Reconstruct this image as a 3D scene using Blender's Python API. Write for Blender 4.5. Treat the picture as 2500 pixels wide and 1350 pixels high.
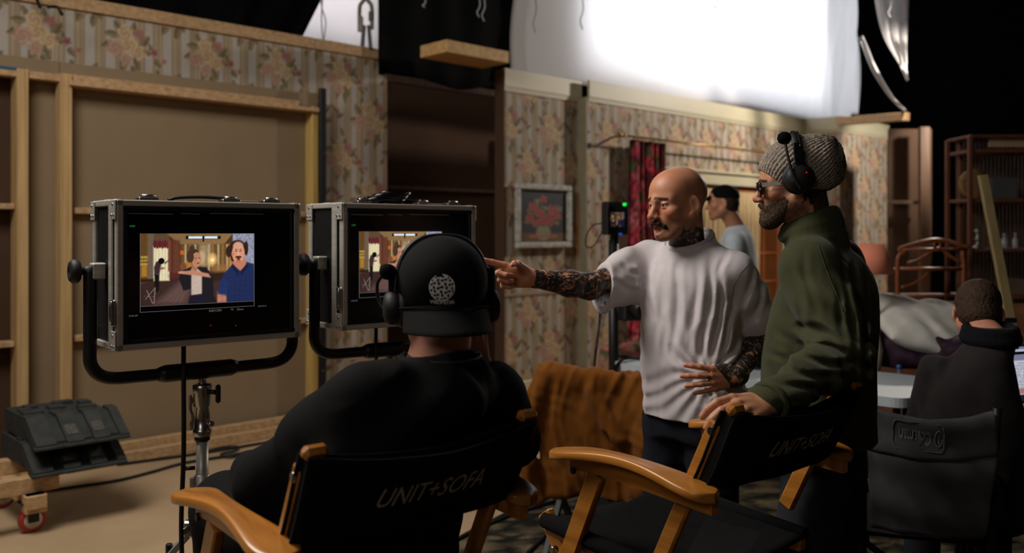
import bpy, bmesh, math, random
import numpy as np
from mathutils import Vector, Matrix
from mathutils.bvhtree import BVHTree
random.seed(7); RNG = np.random.default_rng(7)
SC = bpy.context.scene; COL = SC.collection
for o in list(bpy.data.objects): bpy.data.objects.remove(o)
# ---------------------------------------------------------------- camera: eye 1.5 m up, level, 31 mm lens, focal length 2150 px on a 2500 px frame
F, HZ, CZ = 2150.0, 568.0, 1.5
cd = bpy.data.cameras.new('camera'); cam = bpy.data.objects.new('camera', cd); COL.objects.link(cam)
cam.location = (0, 0, CZ); cam.rotation_euler = (math.pi/2, 0, 0)
cd.sensor_width = 36; cd.lens = F/2500*36; cd.shift_y = (HZ-675)/2500
cd.clip_start = .05; cd.clip_end = 100
cd.dof.use_dof = True; cd.dof.focus_distance = 2.45; cd.dof.aperture_fstop = 2.4
SC.camera = cam
SC.view_settings.view_transform = 'Standard'; SC.view_settings.look = 'None'
SC.view_settings.gamma = 1; SC.view_settings.use_curve_mapping = False
SC.view_settings.exposure = 0.0
SC.cycles.use_denoising = True
SC.cycles.max_bounces = 6; SC.cycles.diffuse_bounces = 3; SC.cycles.glossy_bounces = 3
SC.cycles.transmission_bounces = 4; SC.cycles.sample_clamp_indirect = 4
SC.cycles.caustics_reflective = False; SC.cycles.caustics_refractive = False
wd = bpy.data.worlds.new('world'); SC.world = wd; wd.use_nodes = True
wd.node_tree.nodes['Background'].inputs[0].default_value = (.9, .8, .7, 1)
wd.node_tree.nodes['Background'].inputs[1].default_value = .006
def area(name, loc, target, size, power, col, sy=None, spread=180):
    l = bpy.data.lights.new(name, 'AREA'); l.energy = power; l.color = col
    l.shape = 'RECTANGLE'; l.size = size; l.size_y = sy or size; l.spread = math.radians(spread)
    o = bpy.data.objects.new(name, l); COL.objects.link(o); o.location = loc
    o.rotation_euler = (Vector(target)-Vector(loc)).to_track_quat('-Z', 'Y').to_euler()
    return o
def spot(name, loc, target, power, col, ang, blend=.5, rad=.2):
    l = bpy.data.lights.new(name, 'SPOT'); l.energy = power; l.color = col
    l.spot_size = math.radians(ang); l.spot_blend = blend; l.shadow_soft_size = rad
    o = bpy.data.objects.new(name, l); COL.objects.link(o); o.location = loc
    o.rotation_euler = (Vector(target)-Vector(loc)).to_track_quat('-Z', 'Y').to_euler()
    return o
# ---------------------------------------------------------------- places
def P(px, py, d): return np.array([(px-1250)/F*d, d, CZ-(py-HZ)/F*d])
def Pz(px, py, z): return P(px, py, (CZ-z)*F/(py-HZ))
U = np.array([.723, .691, 0.]); V = np.array([-.691, .723, 0.]); ZU = np.array([0, 0, 1.])
O = np.array([-2.560, 5.728, 0.])
def W(u, v, z): return O+u*U+v*V+np.array([0, 0, z])
def wu(px, v):
    t = (px-1250)/F
    return (t*(O[1]+v*V[1])-O[0]-v*V[0])/(U[0]-t*U[1])
def wz(px, py, v): return CZ-(py-HZ)/F*W(wu(px, v), v, 0)[1]
area('overhead_key', (-2.3, 2.7, 4.1), (.1, 3.2, 1.1), 1.8, 165, (1, .94, .87), 1.8)
area('camera_fill', (-1.6, -.8, 3.0), (-.1, 2.2, 1.1), 1.2, 16, (1, .92, .84))  # weak fill added behind the camera to lift the dark backs
spot('right_set_lamp', (4.6, 9.2, 3.7), (1.2, 8.8, 1.4), 420, (1, .90, .80), 125, .7, .12)
spot('short_wall_lamp', (5.35, 9.3, 3.1), (4.75, 11.5, 1.7), 260, (1, .92, .84), 70, .5, .08)
_a, _b, _z = wu(1402, .2), wu(1990, .2), 3.24
_c = W((_a+_b)/2, .34, (_z+5.6)/2)
area('silk_panel_lamp', tuple(_c), tuple(_c-V), _b-_a, 330, (.95, .97, 1), 5.6-_z)
area('left_silk_lamp', tuple(W(2.0, 1.7, 3.9)), tuple(W(1.95, 1.1, 3.4)), 1.6, 60, (1, .93, .92), 1.2)
spot('amber_lamp', tuple(W(5.6, .3, 1.7)), tuple(W(5.8, 1.0, 1.2)), 60, (1, .45, .12), 150, 1, .08)
_a2, _b2 = wu(2000, .2), wu(2110, .2); _c = W((_a2+_b2)/2, .55, 4.3)
area('silk_edge_fill', tuple(_c), tuple(_c-V), _b2-_a2, 55, (.95, .97, 1), 2.6)  # extra lamp added behind the silk to brighten its right-hand folds
def C(r, g, b):
    f = lambda c: c/12.92 if c <= .04045 else ((c+.055)/1.055)**2.4
    return tuple(f(x/255) for x in (r, g, b))
def nrm(v): v = np.asarray(v, float); return v/np.linalg.norm(v)
def rotz(a): c, s = math.cos(a), math.sin(a); return np.array([[c, -s, 0], [s, c, 0], [0, 0, 1.]])
def frame(x, up=(0, 0, 1)):
    x = nrm(x); y = np.cross(up, x); y = nrm(y) if np.linalg.norm(y) > 1e-6 else np.array([0, 1., 0])
    return np.stack([x, y, np.cross(x, y)], 1)          # columns
UVF = np.stack([U, V, ZU], 1)
# ---------------------------------------------------------------- materials
MATS = {}
def mat(name, col, rough=.6, metal=0., var=.12, vs=6, st=(1, 1, 1), bump=0., bs=80, bst=(1, 1, 1), spec=.5, emit=0, rot=(0, 0, 0), vcol=False, sss=0, sheen=0, ink=False, trans=0, coat=0, detail=4, col2=None):
    if name in MATS: return MATS[name]
    m = bpy.data.materials.new(name); m.use_nodes = True; nt = m.node_tree; N = nt.nodes; L = nt.links
    b = N['Principled BSDF']; b.inputs['Roughness'].default_value = rough; b.inputs['Metallic'].default_value = metal
    b.inputs['Specular IOR Level'].default_value = spec
    if sss: b.inputs['Subsurface Weight'].default_value = sss; b.inputs['Subsurface Radius'].default_value = (.012, .005, .003); b.inputs['Subsurface Scale'].default_value = 1
    if sheen: b.inputs['Sheen Weight'].default_value = sheen
    if coat: b.inputs['Coat Weight'].default_value = coat; b.inputs['Coat Roughness'].default_value = .15
    if trans: b.inputs['Transmission Weight'].default_value = trans
    tc = N.new('ShaderNodeTexCoord')
    def noise(sc, s, det):
        mp = N.new('ShaderNodeMapping'); mp.inputs['Scale'].default_value = s; mp.inputs['Rotation'].default_value = rot
        L.new(tc.outputs['Object'], mp.inputs['Vector'])
        n = N.new('ShaderNodeTexNoise'); n.inputs['Scale'].default_value = sc; n.inputs['Detail'].default_value = det
        L.new(mp.outputs[0], n.inputs['Vector']); return n
    n = noise(vs, st, detail)
    mx = N.new('ShaderNodeMix'); mx.data_type = 'RGBA'; mx.blend_type = 'MULTIPLY' if vcol else 'MIX'
    rp = N.new('ShaderNodeMapRange'); rp.inputs[1].default_value = .3; rp.inputs[2].default_value = .7
    L.new(n.outputs['Fac'], rp.inputs[0])
    if vcol:
        at = N.new('ShaderNodeAttribute'); at.attribute_name = 'Col'
        rp.inputs[3].default_value = 1-var; rp.inputs[4].default_value = 1+var*.5
        vm = N.new('ShaderNodeVectorMath'); vm.operation = 'SCALE'
        L.new(at.outputs['Color'], vm.inputs[0]); L.new(rp.outputs[0], vm.inputs['Scale']); out = vm.outputs[0]
        if ink:
            ia = N.new('ShaderNodeAttribute'); ia.attribute_name = 'Ink'
            nw = noise(17, (1, 1, 1), 3); nw.inputs['Distortion'].default_value = 2.2
            cr = N.new('ShaderNodeMapRange'); cr.inputs[1].default_value = .37; cr.inputs[2].default_value = .42
            L.new(nw.outputs['Fac'], cr.inputs[0])
            nv = noise(60, (1, 1, 1), 2); nv.inputs['Distortion'].default_value = 1.5
            c2 = N.new('ShaderNodeMapRange'); c2.inputs[1].default_value = .36; c2.inputs[2].default_value = .42; c2.inputs[3].default_value = .45; c2.inputs[4].default_value = 1
            L.new(nv.outputs['Fac'], c2.inputs[0])
            mm = N.new('ShaderNodeMath'); mm.operation = 'MULTIPLY'; L.new(cr.outputs[0], mm.inputs[0]); L.new(ia.outputs['Fac'], mm.inputs[1])
            m2 = N.new('ShaderNodeMath'); m2.operation = 'MULTIPLY'; L.new(mm.outputs[0], m2.inputs[0]); L.new(c2.outputs[0], m2.inputs[1])
            mk = N.new('ShaderNodeMix'); mk.data_type = 'RGBA'; L.new(m2.outputs[0], mk.inputs[0]); L.new(out, mk.inputs[6]); mk.inputs[7].default_value = (.022, .023, .021, 1)
            out = mk.outputs[2]
    else:
        L.new(rp.outputs[0], mx.inputs[0])
        c2 = col2 or tuple(c*(1+var) for c in col)
        mx.inputs[6].default_value = tuple(c*(1-var) for c in col)+(1,); mx.inputs[7].default_value = tuple(c2)+(1,)
        out = mx.outputs[2]
    if emit:
        L.new(out, b.inputs['Emission Color']); b.inputs['Emission Strength'].default_value = emit
        b.inputs['Base Color'].default_value = (.01, .01, .01, 1)
    else: L.new(out, b.inputs['Base Color'])
    if bump:
        nb = noise(bs, bst, 3); bp = N.new('ShaderNodeBump'); bp.inputs['Strength'].default_value = bump; bp.inputs['Distance'].default_value = .004
        L.new(nb.outputs['Fac'], bp.inputs['Height']); L.new(bp.outputs[0], b.inputs['Normal'])
    MATS[name] = m; return m
# ---------------------------------------------------------------- mesh building
class MB:
    def __init__(s): s.v = []; s.f = []; s.n = 0; s.sm = []; s.c = None
    def add(s, v, f, smooth=False):
        v = np.asarray(v, float).reshape(-1, 3); s.v.append(v)
        s.f += [tuple(i+s.n for i in q) for q in f]; s.sm += [smooth]*len(f); s.n += len(v); return s
    def box(s, c, size, R=None, bev=0.):
        h = np.asarray(size, float)/2; b = min(bev, h.min()*.95)
        if b <= 0:
            v = np.array([[x, y, z] for x in (-1, 1) for y in (-1, 1) for z in (-1, 1)])*h
            f = [(0, 1, 3, 2), (4, 6, 7, 5), (0, 4, 5, 1), (2, 3, 7, 6), (0, 2, 6, 4), (1, 5, 7, 3)]
        else:                                              # chamfered box: 24 corners
            v = []; idx = {}
            for ax in range(3):
                for sx in (-1, 1):
                    for sy in (-1, 1):
                        for sz in (-1, 1):
                            p = np.array([sx, sy, sz])*(h-b); p[ax] = (sx, sy, sz)[ax]*h[ax]
                            idx[(ax, sx, sy, sz)] = len(v); v.append(p)
            f = []
            for ax in range(3):
                o1, o2 = [(1, 2), (2, 0), (0, 1)][ax]
                for sg in (-1, 1):
                    q = []
                    for p1, p2 in ((-1, -1), (1, -1), (1, 1), (-1, 1)):
                        k = [0, 0, 0]; k[ax] = sg; k[o1] = p1; k[o2] = p2; q.append(idx[(ax, *k)])
                    f.append(tuple(q if sg > 0 else q[::-1]))
            for ax in range(3):                            # edges parallel to ax
                o1, o2 = [(1, 2), (2, 0), (0, 1)][ax]
                for p1 in (-1, 1):
                    for p2 in (-1, 1):
                        k0 = [0, 0, 0]; k0[ax] = -1; k0[o1] = p1; k0[o2] = p2; k1 = list(k0); k1[ax] = 1
                        q = [idx[(o1, *k0)], idx[(o2, *k0)], idx[(o2, *k1)], idx[(o1, *k1)]]
                        f.append(tuple(q if p1*p2 < 0 else q[::-1]))
            for sx in (-1, 1):
                for sy in (-1, 1):
                    for sz in (-1, 1):
                        q = [idx[(a, sx, sy, sz)] for a in range(3)]
                        f.append(tuple(q if sx*sy*sz > 0 else q[::-1]))
            v = np.array(v)
            f = [q[::-1] if np.dot(np.cross(v[q[1]]-v[q[0]], v[q[2]]-v[q[0]]), v[list(q)].mean(0)) < 0 else q for q in f]
        if R is not None: v = v@np.asarray(R).T
        return s.add(v+np.asarray(c, float), f)
    def bar(s, a, b, w, h, up=(0, 0, 1), bev=0.):
        a = np.asarray(a, float); b = np.asarray(b, float); R = frame(b-a, up)
        return s.box((a+b)/2, (np.linalg.norm(b-a), w, h), R, bev)
    def tube(s, pts, r, n=10, cap=True, flat=None):
        pts = np.asarray(pts, float); m = len(pts); r = np.full(m, r) if np.isscalar(r) else np.asarray(r, float)
        t = np.gradient(pts, axis=0); t /= np.linalg.norm(t, axis=1)[:, None]+1e-12
        nx = np.cross(t[0], (0, 0, 1)); nx = nx if np.linalg.norm(nx) > .05 else np.cross(t[0], (1, 0, 0)); nx = nrm(nx)
        a = np.linspace(0, 2*np.pi, n, endpoint=False); vs = []
        for i in range(m):
            nx = nrm(nx-t[i]*np.dot(nx, t[i])); ny = np.cross(t[i], nx); fl = 1 if flat is None else flat
            vs.append(pts[i]+r[i]*(np.cos(a)[:, None]*nx+np.sin(a)[:, None]*ny*fl))
        f = [(i*n+j, i*n+(j+1) % n, (i+1)*n+(j+1) % n, (i+1)*n+j) for i in range(m-1) for j in range(n)]
        s.add(np.concatenate(vs), f, True)
        if cap:
            k = s.n-m*n; s.f += [tuple(range(k+n-1, k-1, -1)), tuple(range(s.n-n, s.n))]; s.sm += [False, False]
        return s
    def cyl(s, a, b, r, n=16, r2=None): return s.tube([a, b], [r, r if r2 is None else r2], n)
    def lathe(s, prof, c, R=None, n=24):
        a = np.linspace(0, 2*np.pi, n, endpoint=False)
        v = np.concatenate([np.stack([r*np.cos(a), r*np.sin(a), np.full(n, z)], 1) for r, z in prof])
        if R is not None: v = v@np.asarray(R).T
        m = len(prof); f = [(i*n+j, i*n+(j+1) % n, (i+1)*n+(j+1) % n, (i+1)*n+j) for i in range(m-1) for j in range(n)]
        s.add(v+np.asarray(c, float), f, True); k = s.n-m*n
        if prof[0][0] > 1e-5: s.f.append(tuple(range(k+n-1, k-1, -1))); s.sm.append(False)
        if prof[-1][0] > 1e-5: s.f.append(tuple(range(s.n-n, s.n))); s.sm.append(False)
        return s
    def prism(s, poly, o, ex, ey, ez):
        """2-D outline in (ex, ey) from o, pushed along vector ez (its length is the depth)."""
        o, ex, ey, ez = (np.asarray(x, float) for x in (o, ex, ey, ez)); n = len(poly)
        b = np.array([o+x*ex+y*ey for x, y in poly]); v = np.concatenate([b, b+ez])
        f = [(i, (i+1) % n, n+(i+1) % n, n+i) for i in range(n)]+[tuple(range(n-1, -1, -1)), tuple(range(n, 2*n))]
        return s.add(v, f)
    def grid(s, fn, nu, nv, closed=False, smooth=True):
        v = np.array([fn(i/(nu-(0 if closed else 1)), j/(nv-1)) for i in range(nu) for j in range(nv)])
        return s.gridv(v, nu, nv, closed, smooth)
    def gridv(s, v, nu, nv, closed=False, smooth=True):
        f = [(i*nv+j, ((i+1) % nu)*nv+j, ((i+1) % nu)*nv+j+1, i*nv+j+1) for i in range(nu if closed else nu-1) for j in range(nv-1)]
        return s.add(v, f, smooth)
    def sheet(s, v, nu, nv, th, nd):
        """a cloth sheet with thickness th along nd, from nu x nv points"""
        v = np.asarray(v, float).reshape(-1, 3); nd = np.asarray(nd, float)
        s.gridv(v, nu, nv); k = s.n-nu*nv
        w = v+nd*th; f = [(i*nv+j+1, (i+1)*nv+j+1, (i+1)*nv+j, i*nv+j) for i in range(nu-1) for j in range(nv-1)]
        s.add(w, f, True); k2 = s.n-nu*nv
        ring = [i*nv for i in range(nu)]+[(nu-1)*nv+j for j in range(1, nv)]+[i*nv+nv-1 for i in range(nu-2, -1, -1)]+[j for j in range(nv-2, 0, -1)]
        for a, b in zip(ring, ring[1:]+ring[:1]): s.f.append((k+b, k+a, k2+a, k2+b)); s.sm.append(True)
        return s
    def verts(s): return np.concatenate(s.v) if s.v else np.zeros((0, 3))
ORG = {}
def wmat(o): return ORG.get(o.name, np.eye(4))
def tag(o, label=None, cat=None, group=None, kind=None):
    if label: o['label'] = label
    if cat: o['category'] = cat
    if group: o['group'] = group
    if kind: o['kind'] = kind
    return o
def mesh_np(name, v, faces, smooth=True, cols=None, ink=None):
    me = bpy.data.meshes.new(name)
    if isinstance(faces, np.ndarray):
        n = len(faces); k = faces.shape[1]; me.vertices.add(len(v)); me.vertices.foreach_set('co', np.asarray(v, np.float32).ravel())
        me.loops.add(n*k); me.loops.foreach_set('vertex_index', faces.astype(np.int32).ravel())
        me.polygons.add(n); me.polygons.foreach_set('loop_start', np.arange(0, n*k, k, dtype=np.int32)); me.update(calc_edges=True); me.validate()
    else: me.from_pydata([tuple(p) for p in v], [], faces)
    sm = np.full(len(me.polygons), bool(smooth)) if np.isscalar(smooth) else np.asarray(smooth, bool)
    me.polygons.foreach_set('use_smooth', sm)
    if cols is not None:
        a = me.attributes.new('Col', 'FLOAT_COLOR', 'POINT'); c = np.ones((len(v), 4), np.float32); c[:, :3] = cols; a.data.foreach_set('color', c.ravel())
    if ink is not None:
        a = me.attributes.new('Ink', 'FLOAT', 'POINT'); a.data.foreach_set('value', np.asarray(ink, np.float32))
    me.update(); return me
def obj(name, mb, m, parent=None, cols=None, ink=None, local=False, base=None):
    """link a builder (or (verts, quads)) as ONE mesh object; coordinates are world ones unless local"""
    if isinstance(mb, MB): v, f, sm = mb.verts(), mb.f, mb.sm; cols = mb.c if cols is None else cols
    else: v, f = mb; sm = True
    M = np.eye(4)
    if parent is not None:
        M = wmat(parent)
        if not local: v = (v-M[:3, 3])@M[:3, :3]
    else:
        if base is None: base = np.array([(v[:, 0].min()+v[:, 0].max())/2, (v[:, 1].min()+v[:, 1].max())/2, v[:, 2].min()])
        M[:3, 3] = base; v = v-base
    me = mesh_np(name, v, f, sm, cols, ink); me.materials.append(m)
    o = bpy.data.objects.new(name, me); COL.objects.link(o)
    if parent is not None: o.parent = parent
    else: o.location = M[:3, 3]
    ORG[o.name] = M
    return o
def thing(name, label, cat, loc=(0, 0, 0), rz=0, group=None):
    o = bpy.data.objects.new(name, None); COL.objects.link(o); o.location = tuple(loc); o.rotation_euler = (0, 0, rz); o.empty_display_size = .1
    M = np.eye(4); M[:3, :3] = rotz(rz); M[:3, 3] = loc; ORG[o.name] = M
    return tag(o, label, cat, group)
def dup(root, loc, rz=0, label=None):
    M = np.eye(4); M[:3, :3] = rotz(rz); M[:3, 3] = loc
    def cp(o, par):
        c = o.copy(); COL.objects.link(c); ORG[c.name] = M
        if par is not None: c.parent = par
        for ch in list(o.children): cp(ch, c)
        return c
    r = cp(root, None); r.location = tuple(loc); r.rotation_euler = (0, 0, rz)
    if label: r['label'] = label
    return r
def struct(name, mb, m, parent=None, cols=None, **k):
    o = obj(name, mb, m, parent, cols, **k)
    if parent is None: o['kind'] = 'structure'
    return o
def text_mb(s, size, shear=0, ext=.0, res=3, space=1.0, bold=0.):
    """lettering as (verts2d, faces), centred, x right, y up"""
    cu = bpy.data.curves.new('t', 'FONT'); cu.body = s; cu.size = size; cu.shear = shear; cu.align_x = 'CENTER'; cu.align_y = 'CENTER'
    cu.resolution_u = res; cu.space_character = space; cu.offset = bold; cu.fill_mode = 'FRONT'
    o = bpy.data.objects.new('t', cu); COL.objects.link(o); dg = bpy.context.evaluated_depsgraph_get()
    me = o.evaluated_get(dg).to_mesh(); v = np.array([x.co[:] for x in me.vertices]); f = [tuple(p.vertices) for p in me.polygons]
    o.evaluated_get(dg).to_mesh_clear(); bpy.data.objects.remove(o); bpy.data.curves.remove(cu)
    return v, f
def spline(pts, n=8):
    p = np.asarray(pts, float); p = np.concatenate([[2*p[0]-p[1]], p, [2*p[-1]-p[-2]]]); out = []
    for i in range(1, len(p)-2):
        for t in np.linspace(0, 1, n, endpoint=False):
            a, b, c, d = p[i-1:i+3]
            out.append(.5*((2*b)+(c-a)*t+(2*a-5*b+4*c-d)*t*t+(3*b-a-3*c+d)*t**3))
    out.append(p[-2]); return np.array(out)
# ---------------------------------------------------------------- noise + signed-distance modelling
_LAT = RNG.random((32, 32, 32)).astype(np.float32)
def vnoise(x, y, z):
    xi = np.floor(x).astype(int); yi = np.floor(y).astype(int); zi = np.floor(z).astype(int)
    fx, fy, fz = x-xi, y-yi, z-zi; fx = fx*fx*(3-2*fx); fy = fy*fy*(3-2*fy); fz = fz*fz*(3-2*fz); r = 0
    for a in (0, 1):
        for b in (0, 1):
            for c in (0, 1):
                r = r+_LAT[(xi+a) & 31, (yi+b) & 31, (zi+c) & 31]*(fx if a else 1-fx)*(fy if b else 1-fy)*(fz if c else 1-fz)
    return r*2-1
def axis(lo, hi, parts):
    """parts: [(upto, step)...] -> rising coordinates from lo to hi"""
    o = [lo]
    for up, st in parts:
        while o[-1] < min(up, hi): o.append(o[-1]+st)
    return np.array(o, np.float32)
class Sdf:
    def __init__(s, xs, ys, zs): s.a = [np.asarray(q, np.float32) for q in (xs, ys, zs)]; s.g = np.full([len(q) for q in s.a], .15, np.float32)
    def sub(s, lo, hi):
        sl = tuple(slice(max(0, np.searchsorted(q, l)-1), np.searchsorted(q, h)+1) for q, l, h in zip(s.a, lo, hi))
        X, Y, Z = np.meshgrid(*[q[k] for q, k in zip(s.a, sl)], indexing='ij', sparse=True); return sl, X, Y, Z
    def put(s, sl, d, k, op):
        g = s.g[sl]
        if g.size == 0: return s
        if op == 'u':
            h = np.clip(.5+.5*(g-d)/k, 0, 1); s.g[sl] = g*(1-h)+d*h-k*h*(1-h)
        elif op == 's':
            h = np.clip(.5-.5*(g+d)/k, 0, 1); s.g[sl] = g*(1-h)-d*h+k*h*(1-h)
        else: s.g[sl] = np.maximum(g, d)
        return s
    def cap(s, a, b, r1, r2=None, k=.012, op='u', sq=None):
        a = np.asarray(a, float); b = np.asarray(b, float); r2 = r1 if r2 is None else r2; m = max(r1, r2)*(1 if sq is None else max(1, sq[1]))+k+.03
        sl, X, Y, Z = s.sub(np.minimum(a, b)-m, np.maximum(a, b)+m); ba = b-a; L2 = ba@ba+1e-12
        x, y, z = X-a[0], Y-a[1], Z-a[2]; t = np.clip((x*ba[0]+y*ba[1]+z*ba[2])/L2, 0, 1)
        x = x-t*ba[0]; y = y-t*ba[1]; z = z-t*ba[2]; q = x*x+y*y+z*z
        if sq is not None:
            n = nrm(sq[0]); w = x*n[0]+y*n[1]+z*n[2]; q = q-w*w+(w/sq[1])**2
        return s.put(sl, np.sqrt(q)-(r1+(r2-r1)*t), k, op)
    def chain(s, pts, rs, k=.012, **kw):
        for i in range(len(pts)-1): s.cap(pts[i], pts[i+1], rs[i], rs[i+1], k, **kw)
        return s
    def ell(s, c, r, R=None, k=.012, op='u'):
        c = np.asarray(c, float); r = np.asarray(r, float); m = r.max()+k+.03; sl, X, Y, Z = s.sub(c-m, c+m); x, y, z = X-c[0], Y-c[1], Z-c[2]
        if R is not None: x, y, z = (R[0, i]*x+R[1, i]*y+R[2, i]*z for i in range(3))
        k0 = np.sqrt((x/r[0])**2+(y/r[1])**2+(z/r[2])**2); k1 = np.sqrt((x/r[0]**2)**2+(y/r[1]**2)**2+(z/r[2]**2)**2)
        return s.put(sl, k0*(k0-1)/np.maximum(k1, 1e-6), k, op)
    def rbox(s, c, h, R=None, rd=.01, k=.01, op='u'):
        c = np.asarray(c, float); h = np.asarray(h, float); m = np.linalg.norm(h)+k+.03; sl, X, Y, Z = s.sub(c-m, c+m); x, y, z = X-c[0], Y-c[1], Z-c[2]
        if R is not None: x, y, z = (R[0, i]*x+R[1, i]*y+R[2, i]*z for i in range(3))
        qx, qy, qz = np.abs(x)-h[0]+rd, np.abs(y)-h[1]+rd, np.abs(z)-h[2]+rd
        d = np.sqrt(np.maximum(qx, 0)**2+np.maximum(qy, 0)**2+np.maximum(qz, 0)**2)+np.minimum(np.maximum(qx, np.maximum(qy, qz)), 0)-rd
        return s.put(sl, d, k, op)
    def loft(s, rings, fwd, k=.02, p=2.3):
        """rings (z, x, y, half width, half depth) of a body whose chest faces fwd"""
        r = np.array(sorted(rings), float); r = spline(r, 6); r = r[np.argsort(r[:, 0])]; f = nrm((fwd[0], fwd[1], 0)); m = r[:, 3:].max()+.05
        sl, X, Y, Z = s.sub((r[:, 1].min()-m, r[:, 2].min()-m, r[0, 0]-.03), (r[:, 1].max()+m, r[:, 2].max()+m, r[-1, 0]+.03))
        zz = Z.ravel(); ip = [np.interp(zz, r[:, 0], r[:, i])[None, None, :] for i in range(1, 5)]
        x, y = X-ip[0], Y-ip[1]; w = x*f[1]-y*f[0]; d = x*f[0]+y*f[1]
        q = (np.abs(w/ip[2])**p+np.abs(d/ip[3])**p)**(1/p); e = (q-1)*np.minimum(ip[2], ip[3])
        e = np.maximum(e, np.maximum(r[0, 0]-Z, Z-r[-1, 0]))
        return s.put(sl, e, k, 'u')
    def cut(s, p, n):
        """keep only the side n points away from"""
        X, Y, Z = np.meshgrid(*s.a, indexing='ij', sparse=True); n = nrm(n); s.g = np.maximum(s.g, ((X-p[0])*n[0]+(Y-p[1])*n[1]+(Z-p[2])*n[2]).astype(np.float32)); return s
    def cutbox(s, p, n, c, rad):
        """the same cut, but only within rad of c"""
        c = np.asarray(c, float); sl, X, Y, Z = s.sub(c-rad, c+rad); n = nrm(n); d = (X-p[0])*n[0]+(Y-p[1])*n[1]+(Z-p[2])*n[2]
        near = (X-c[0])**2+(Y-c[1])**2+(Z-c[2])**2 < rad*rad
        s.g[sl] = np.where(near, np.maximum(s.g[sl], d), s.g[sl]); return s
    def disp(s, fn, lo=None, hi=None):
        lo = [q[0] for q in s.a] if lo is None else lo; hi = [q[-1] for q in s.a] if hi is None else hi
        sl, X, Y, Z = s.sub(lo, hi); g = s.g[sl]; m = np.abs(g) < .05
        if m.any():
            X, Y, Z = np.broadcast_arrays(X, Y, Z); g[m] += fn(X[m], Y[m], Z[m]).astype(np.float32)
        return s
    def mesh(s, smooth=1):
        g = s.g
        for ax in range(3):
            for e in (0, -1):
                ix = [slice(None)]*3; ix[ax] = e; g[tuple(ix)] = np.maximum(g[tuple(ix)], .02)
        ins = (g < 0); n = [k-1 for k in g.shape]; cnt = np.zeros(n, np.uint8)
        for a in (0, 1):
            for b in (0, 1):
                for c in (0, 1): cnt += ins[a:n[0]+a, b:n[1]+b, c:n[2]+c]
        act = (cnt > 0) & (cnt < 8); I, J, K = np.nonzero(act); m = len(I); idx = np.full(n, -1, np.int32); idx[I, J, K] = np.arange(m)
        pos = np.zeros((m, 3), np.float32); num = np.zeros(m, np.float32)
        for ax in range(3):
            for p in (0, 1):
                for q in (0, 1):
                    o = [0, 0, 0]; o[(ax+1) % 3] = p; o[(ax+2) % 3] = q; o2 = list(o); o2[ax] = 1
                    A = g[I+o[0], J+o[1], K+o[2]]; B = g[I+o2[0], J+o2[1], K+o2[2]]; w = (A < 0) != (B < 0)
                    t = np.where(w, A/np.where(w, A-B, 1), 0); e = np.array(o, np.float32)[None].repeat(m, 0); e[:, ax] = t
                    pos += e*w[:, None]; num += w
        pos /= num[:, None]; ijk = np.stack([I, J, K], 1)+pos
        v = np.stack([np.interp(ijk[:, i], np.arange(len(s.a[i])), s.a[i]) for i in range(3)], 1)
        Q = []
        for ax in range(3):
            sl0 = [slice(1, -1)]*3; sl1 = [slice(1, -1)]*3; sl0[ax] = slice(0, -1); sl1[ax] = slice(1, None)
            a, b = ins[tuple(sl0)], ins[tuple(sl1)]; i, j, k = np.nonzero(a != b); fl = a[i, j, k]
            e = [i+1, j+1, k+1]; e[ax] = e[ax]-1; b1, b2 = (ax+1) % 3, (ax+2) % 3
            def cell(d1, d2):
                c = [x.copy() for x in e]; c[b1] -= d1; c[b2] -= d2; return idx[c[0], c[1], c[2]]
            q = np.stack([cell(1, 1), cell(0, 1), cell(0, 0), cell(1, 0)], 1); q[~fl] = q[~fl][:, ::-1]; Q.append(q)
        Q = np.concatenate(Q); Q = Q[(Q >= 0).all(1)]
        for _ in range(smooth):
            ac = np.zeros_like(v); nn = np.zeros(m)
            for a, b in ((0, 1), (1, 2), (2, 3), (3, 0)):
                for c, d in ((a, b), (b, a)):
                    for x in range(3): ac[:, x] += np.bincount(Q[:, c], v[Q[:, d], x], m)
                    nn += np.bincount(Q[:, c], minlength=m)
            v = v*.5+.5*ac/np.maximum(nn, 1)[:, None]
        return v, Q
# ================================================================ materials used all over
blackcloth = mat('black_duvetyne', C(9, 9, 10), .95, spec=.1, var=.3)
blackmetal = mat('black_metal', C(16, 16, 17), .45, var=.2, spec=.4)
blackplastic = mat('black_plastic', C(14, 14, 15), .6, var=.2, spec=.4)
chrome = mat('chrome', C(170, 168, 165), .28, 1, var=.08)
alu = mat('brushed_aluminium', C(176, 172, 162), .42, .45, var=.12, st=(1, 1, 12))
rubber = mat('black_rubber', C(48, 50, 48), .75, var=.25, vs=14, bump=.3, bs=60, spec=.25)
def wood(name, c, c2, st, vs=3., rough=.65, **k): return mat(name, c, rough, var=.15, vs=vs, st=st, col2=c2, bump=.12, bs=30, bst=st, **k)
pine_v = wood('pine_upright', C(176, 141, 92), C(196, 163, 112), (14, 14, .6))
RU = (0, 0, -math.atan2(U[1], U[0]))
pine_u = wood('pine_along_wall', C(172, 136, 94), C(196, 160, 118), (.6, 14, 14), rot=RU)
pine_y = wood('yellow_pine', C(186, 150, 80), C(200, 170, 100), (14, 14, .6))
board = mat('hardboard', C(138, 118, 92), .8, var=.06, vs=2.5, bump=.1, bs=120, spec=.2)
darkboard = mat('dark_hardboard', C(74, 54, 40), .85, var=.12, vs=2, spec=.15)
darkwood = wood('dark_stained_timber', C(88, 62, 42), C(110, 80, 56), (10, 10, .6))
cream = mat('cream_paint', C(206, 196, 170), .5, var=.05, vs=3)
cream_d = mat('darker_cream_paint', C(186, 178, 148), .5, var=.06, vs=3)  # darker tone of the cream, same finish
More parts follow.
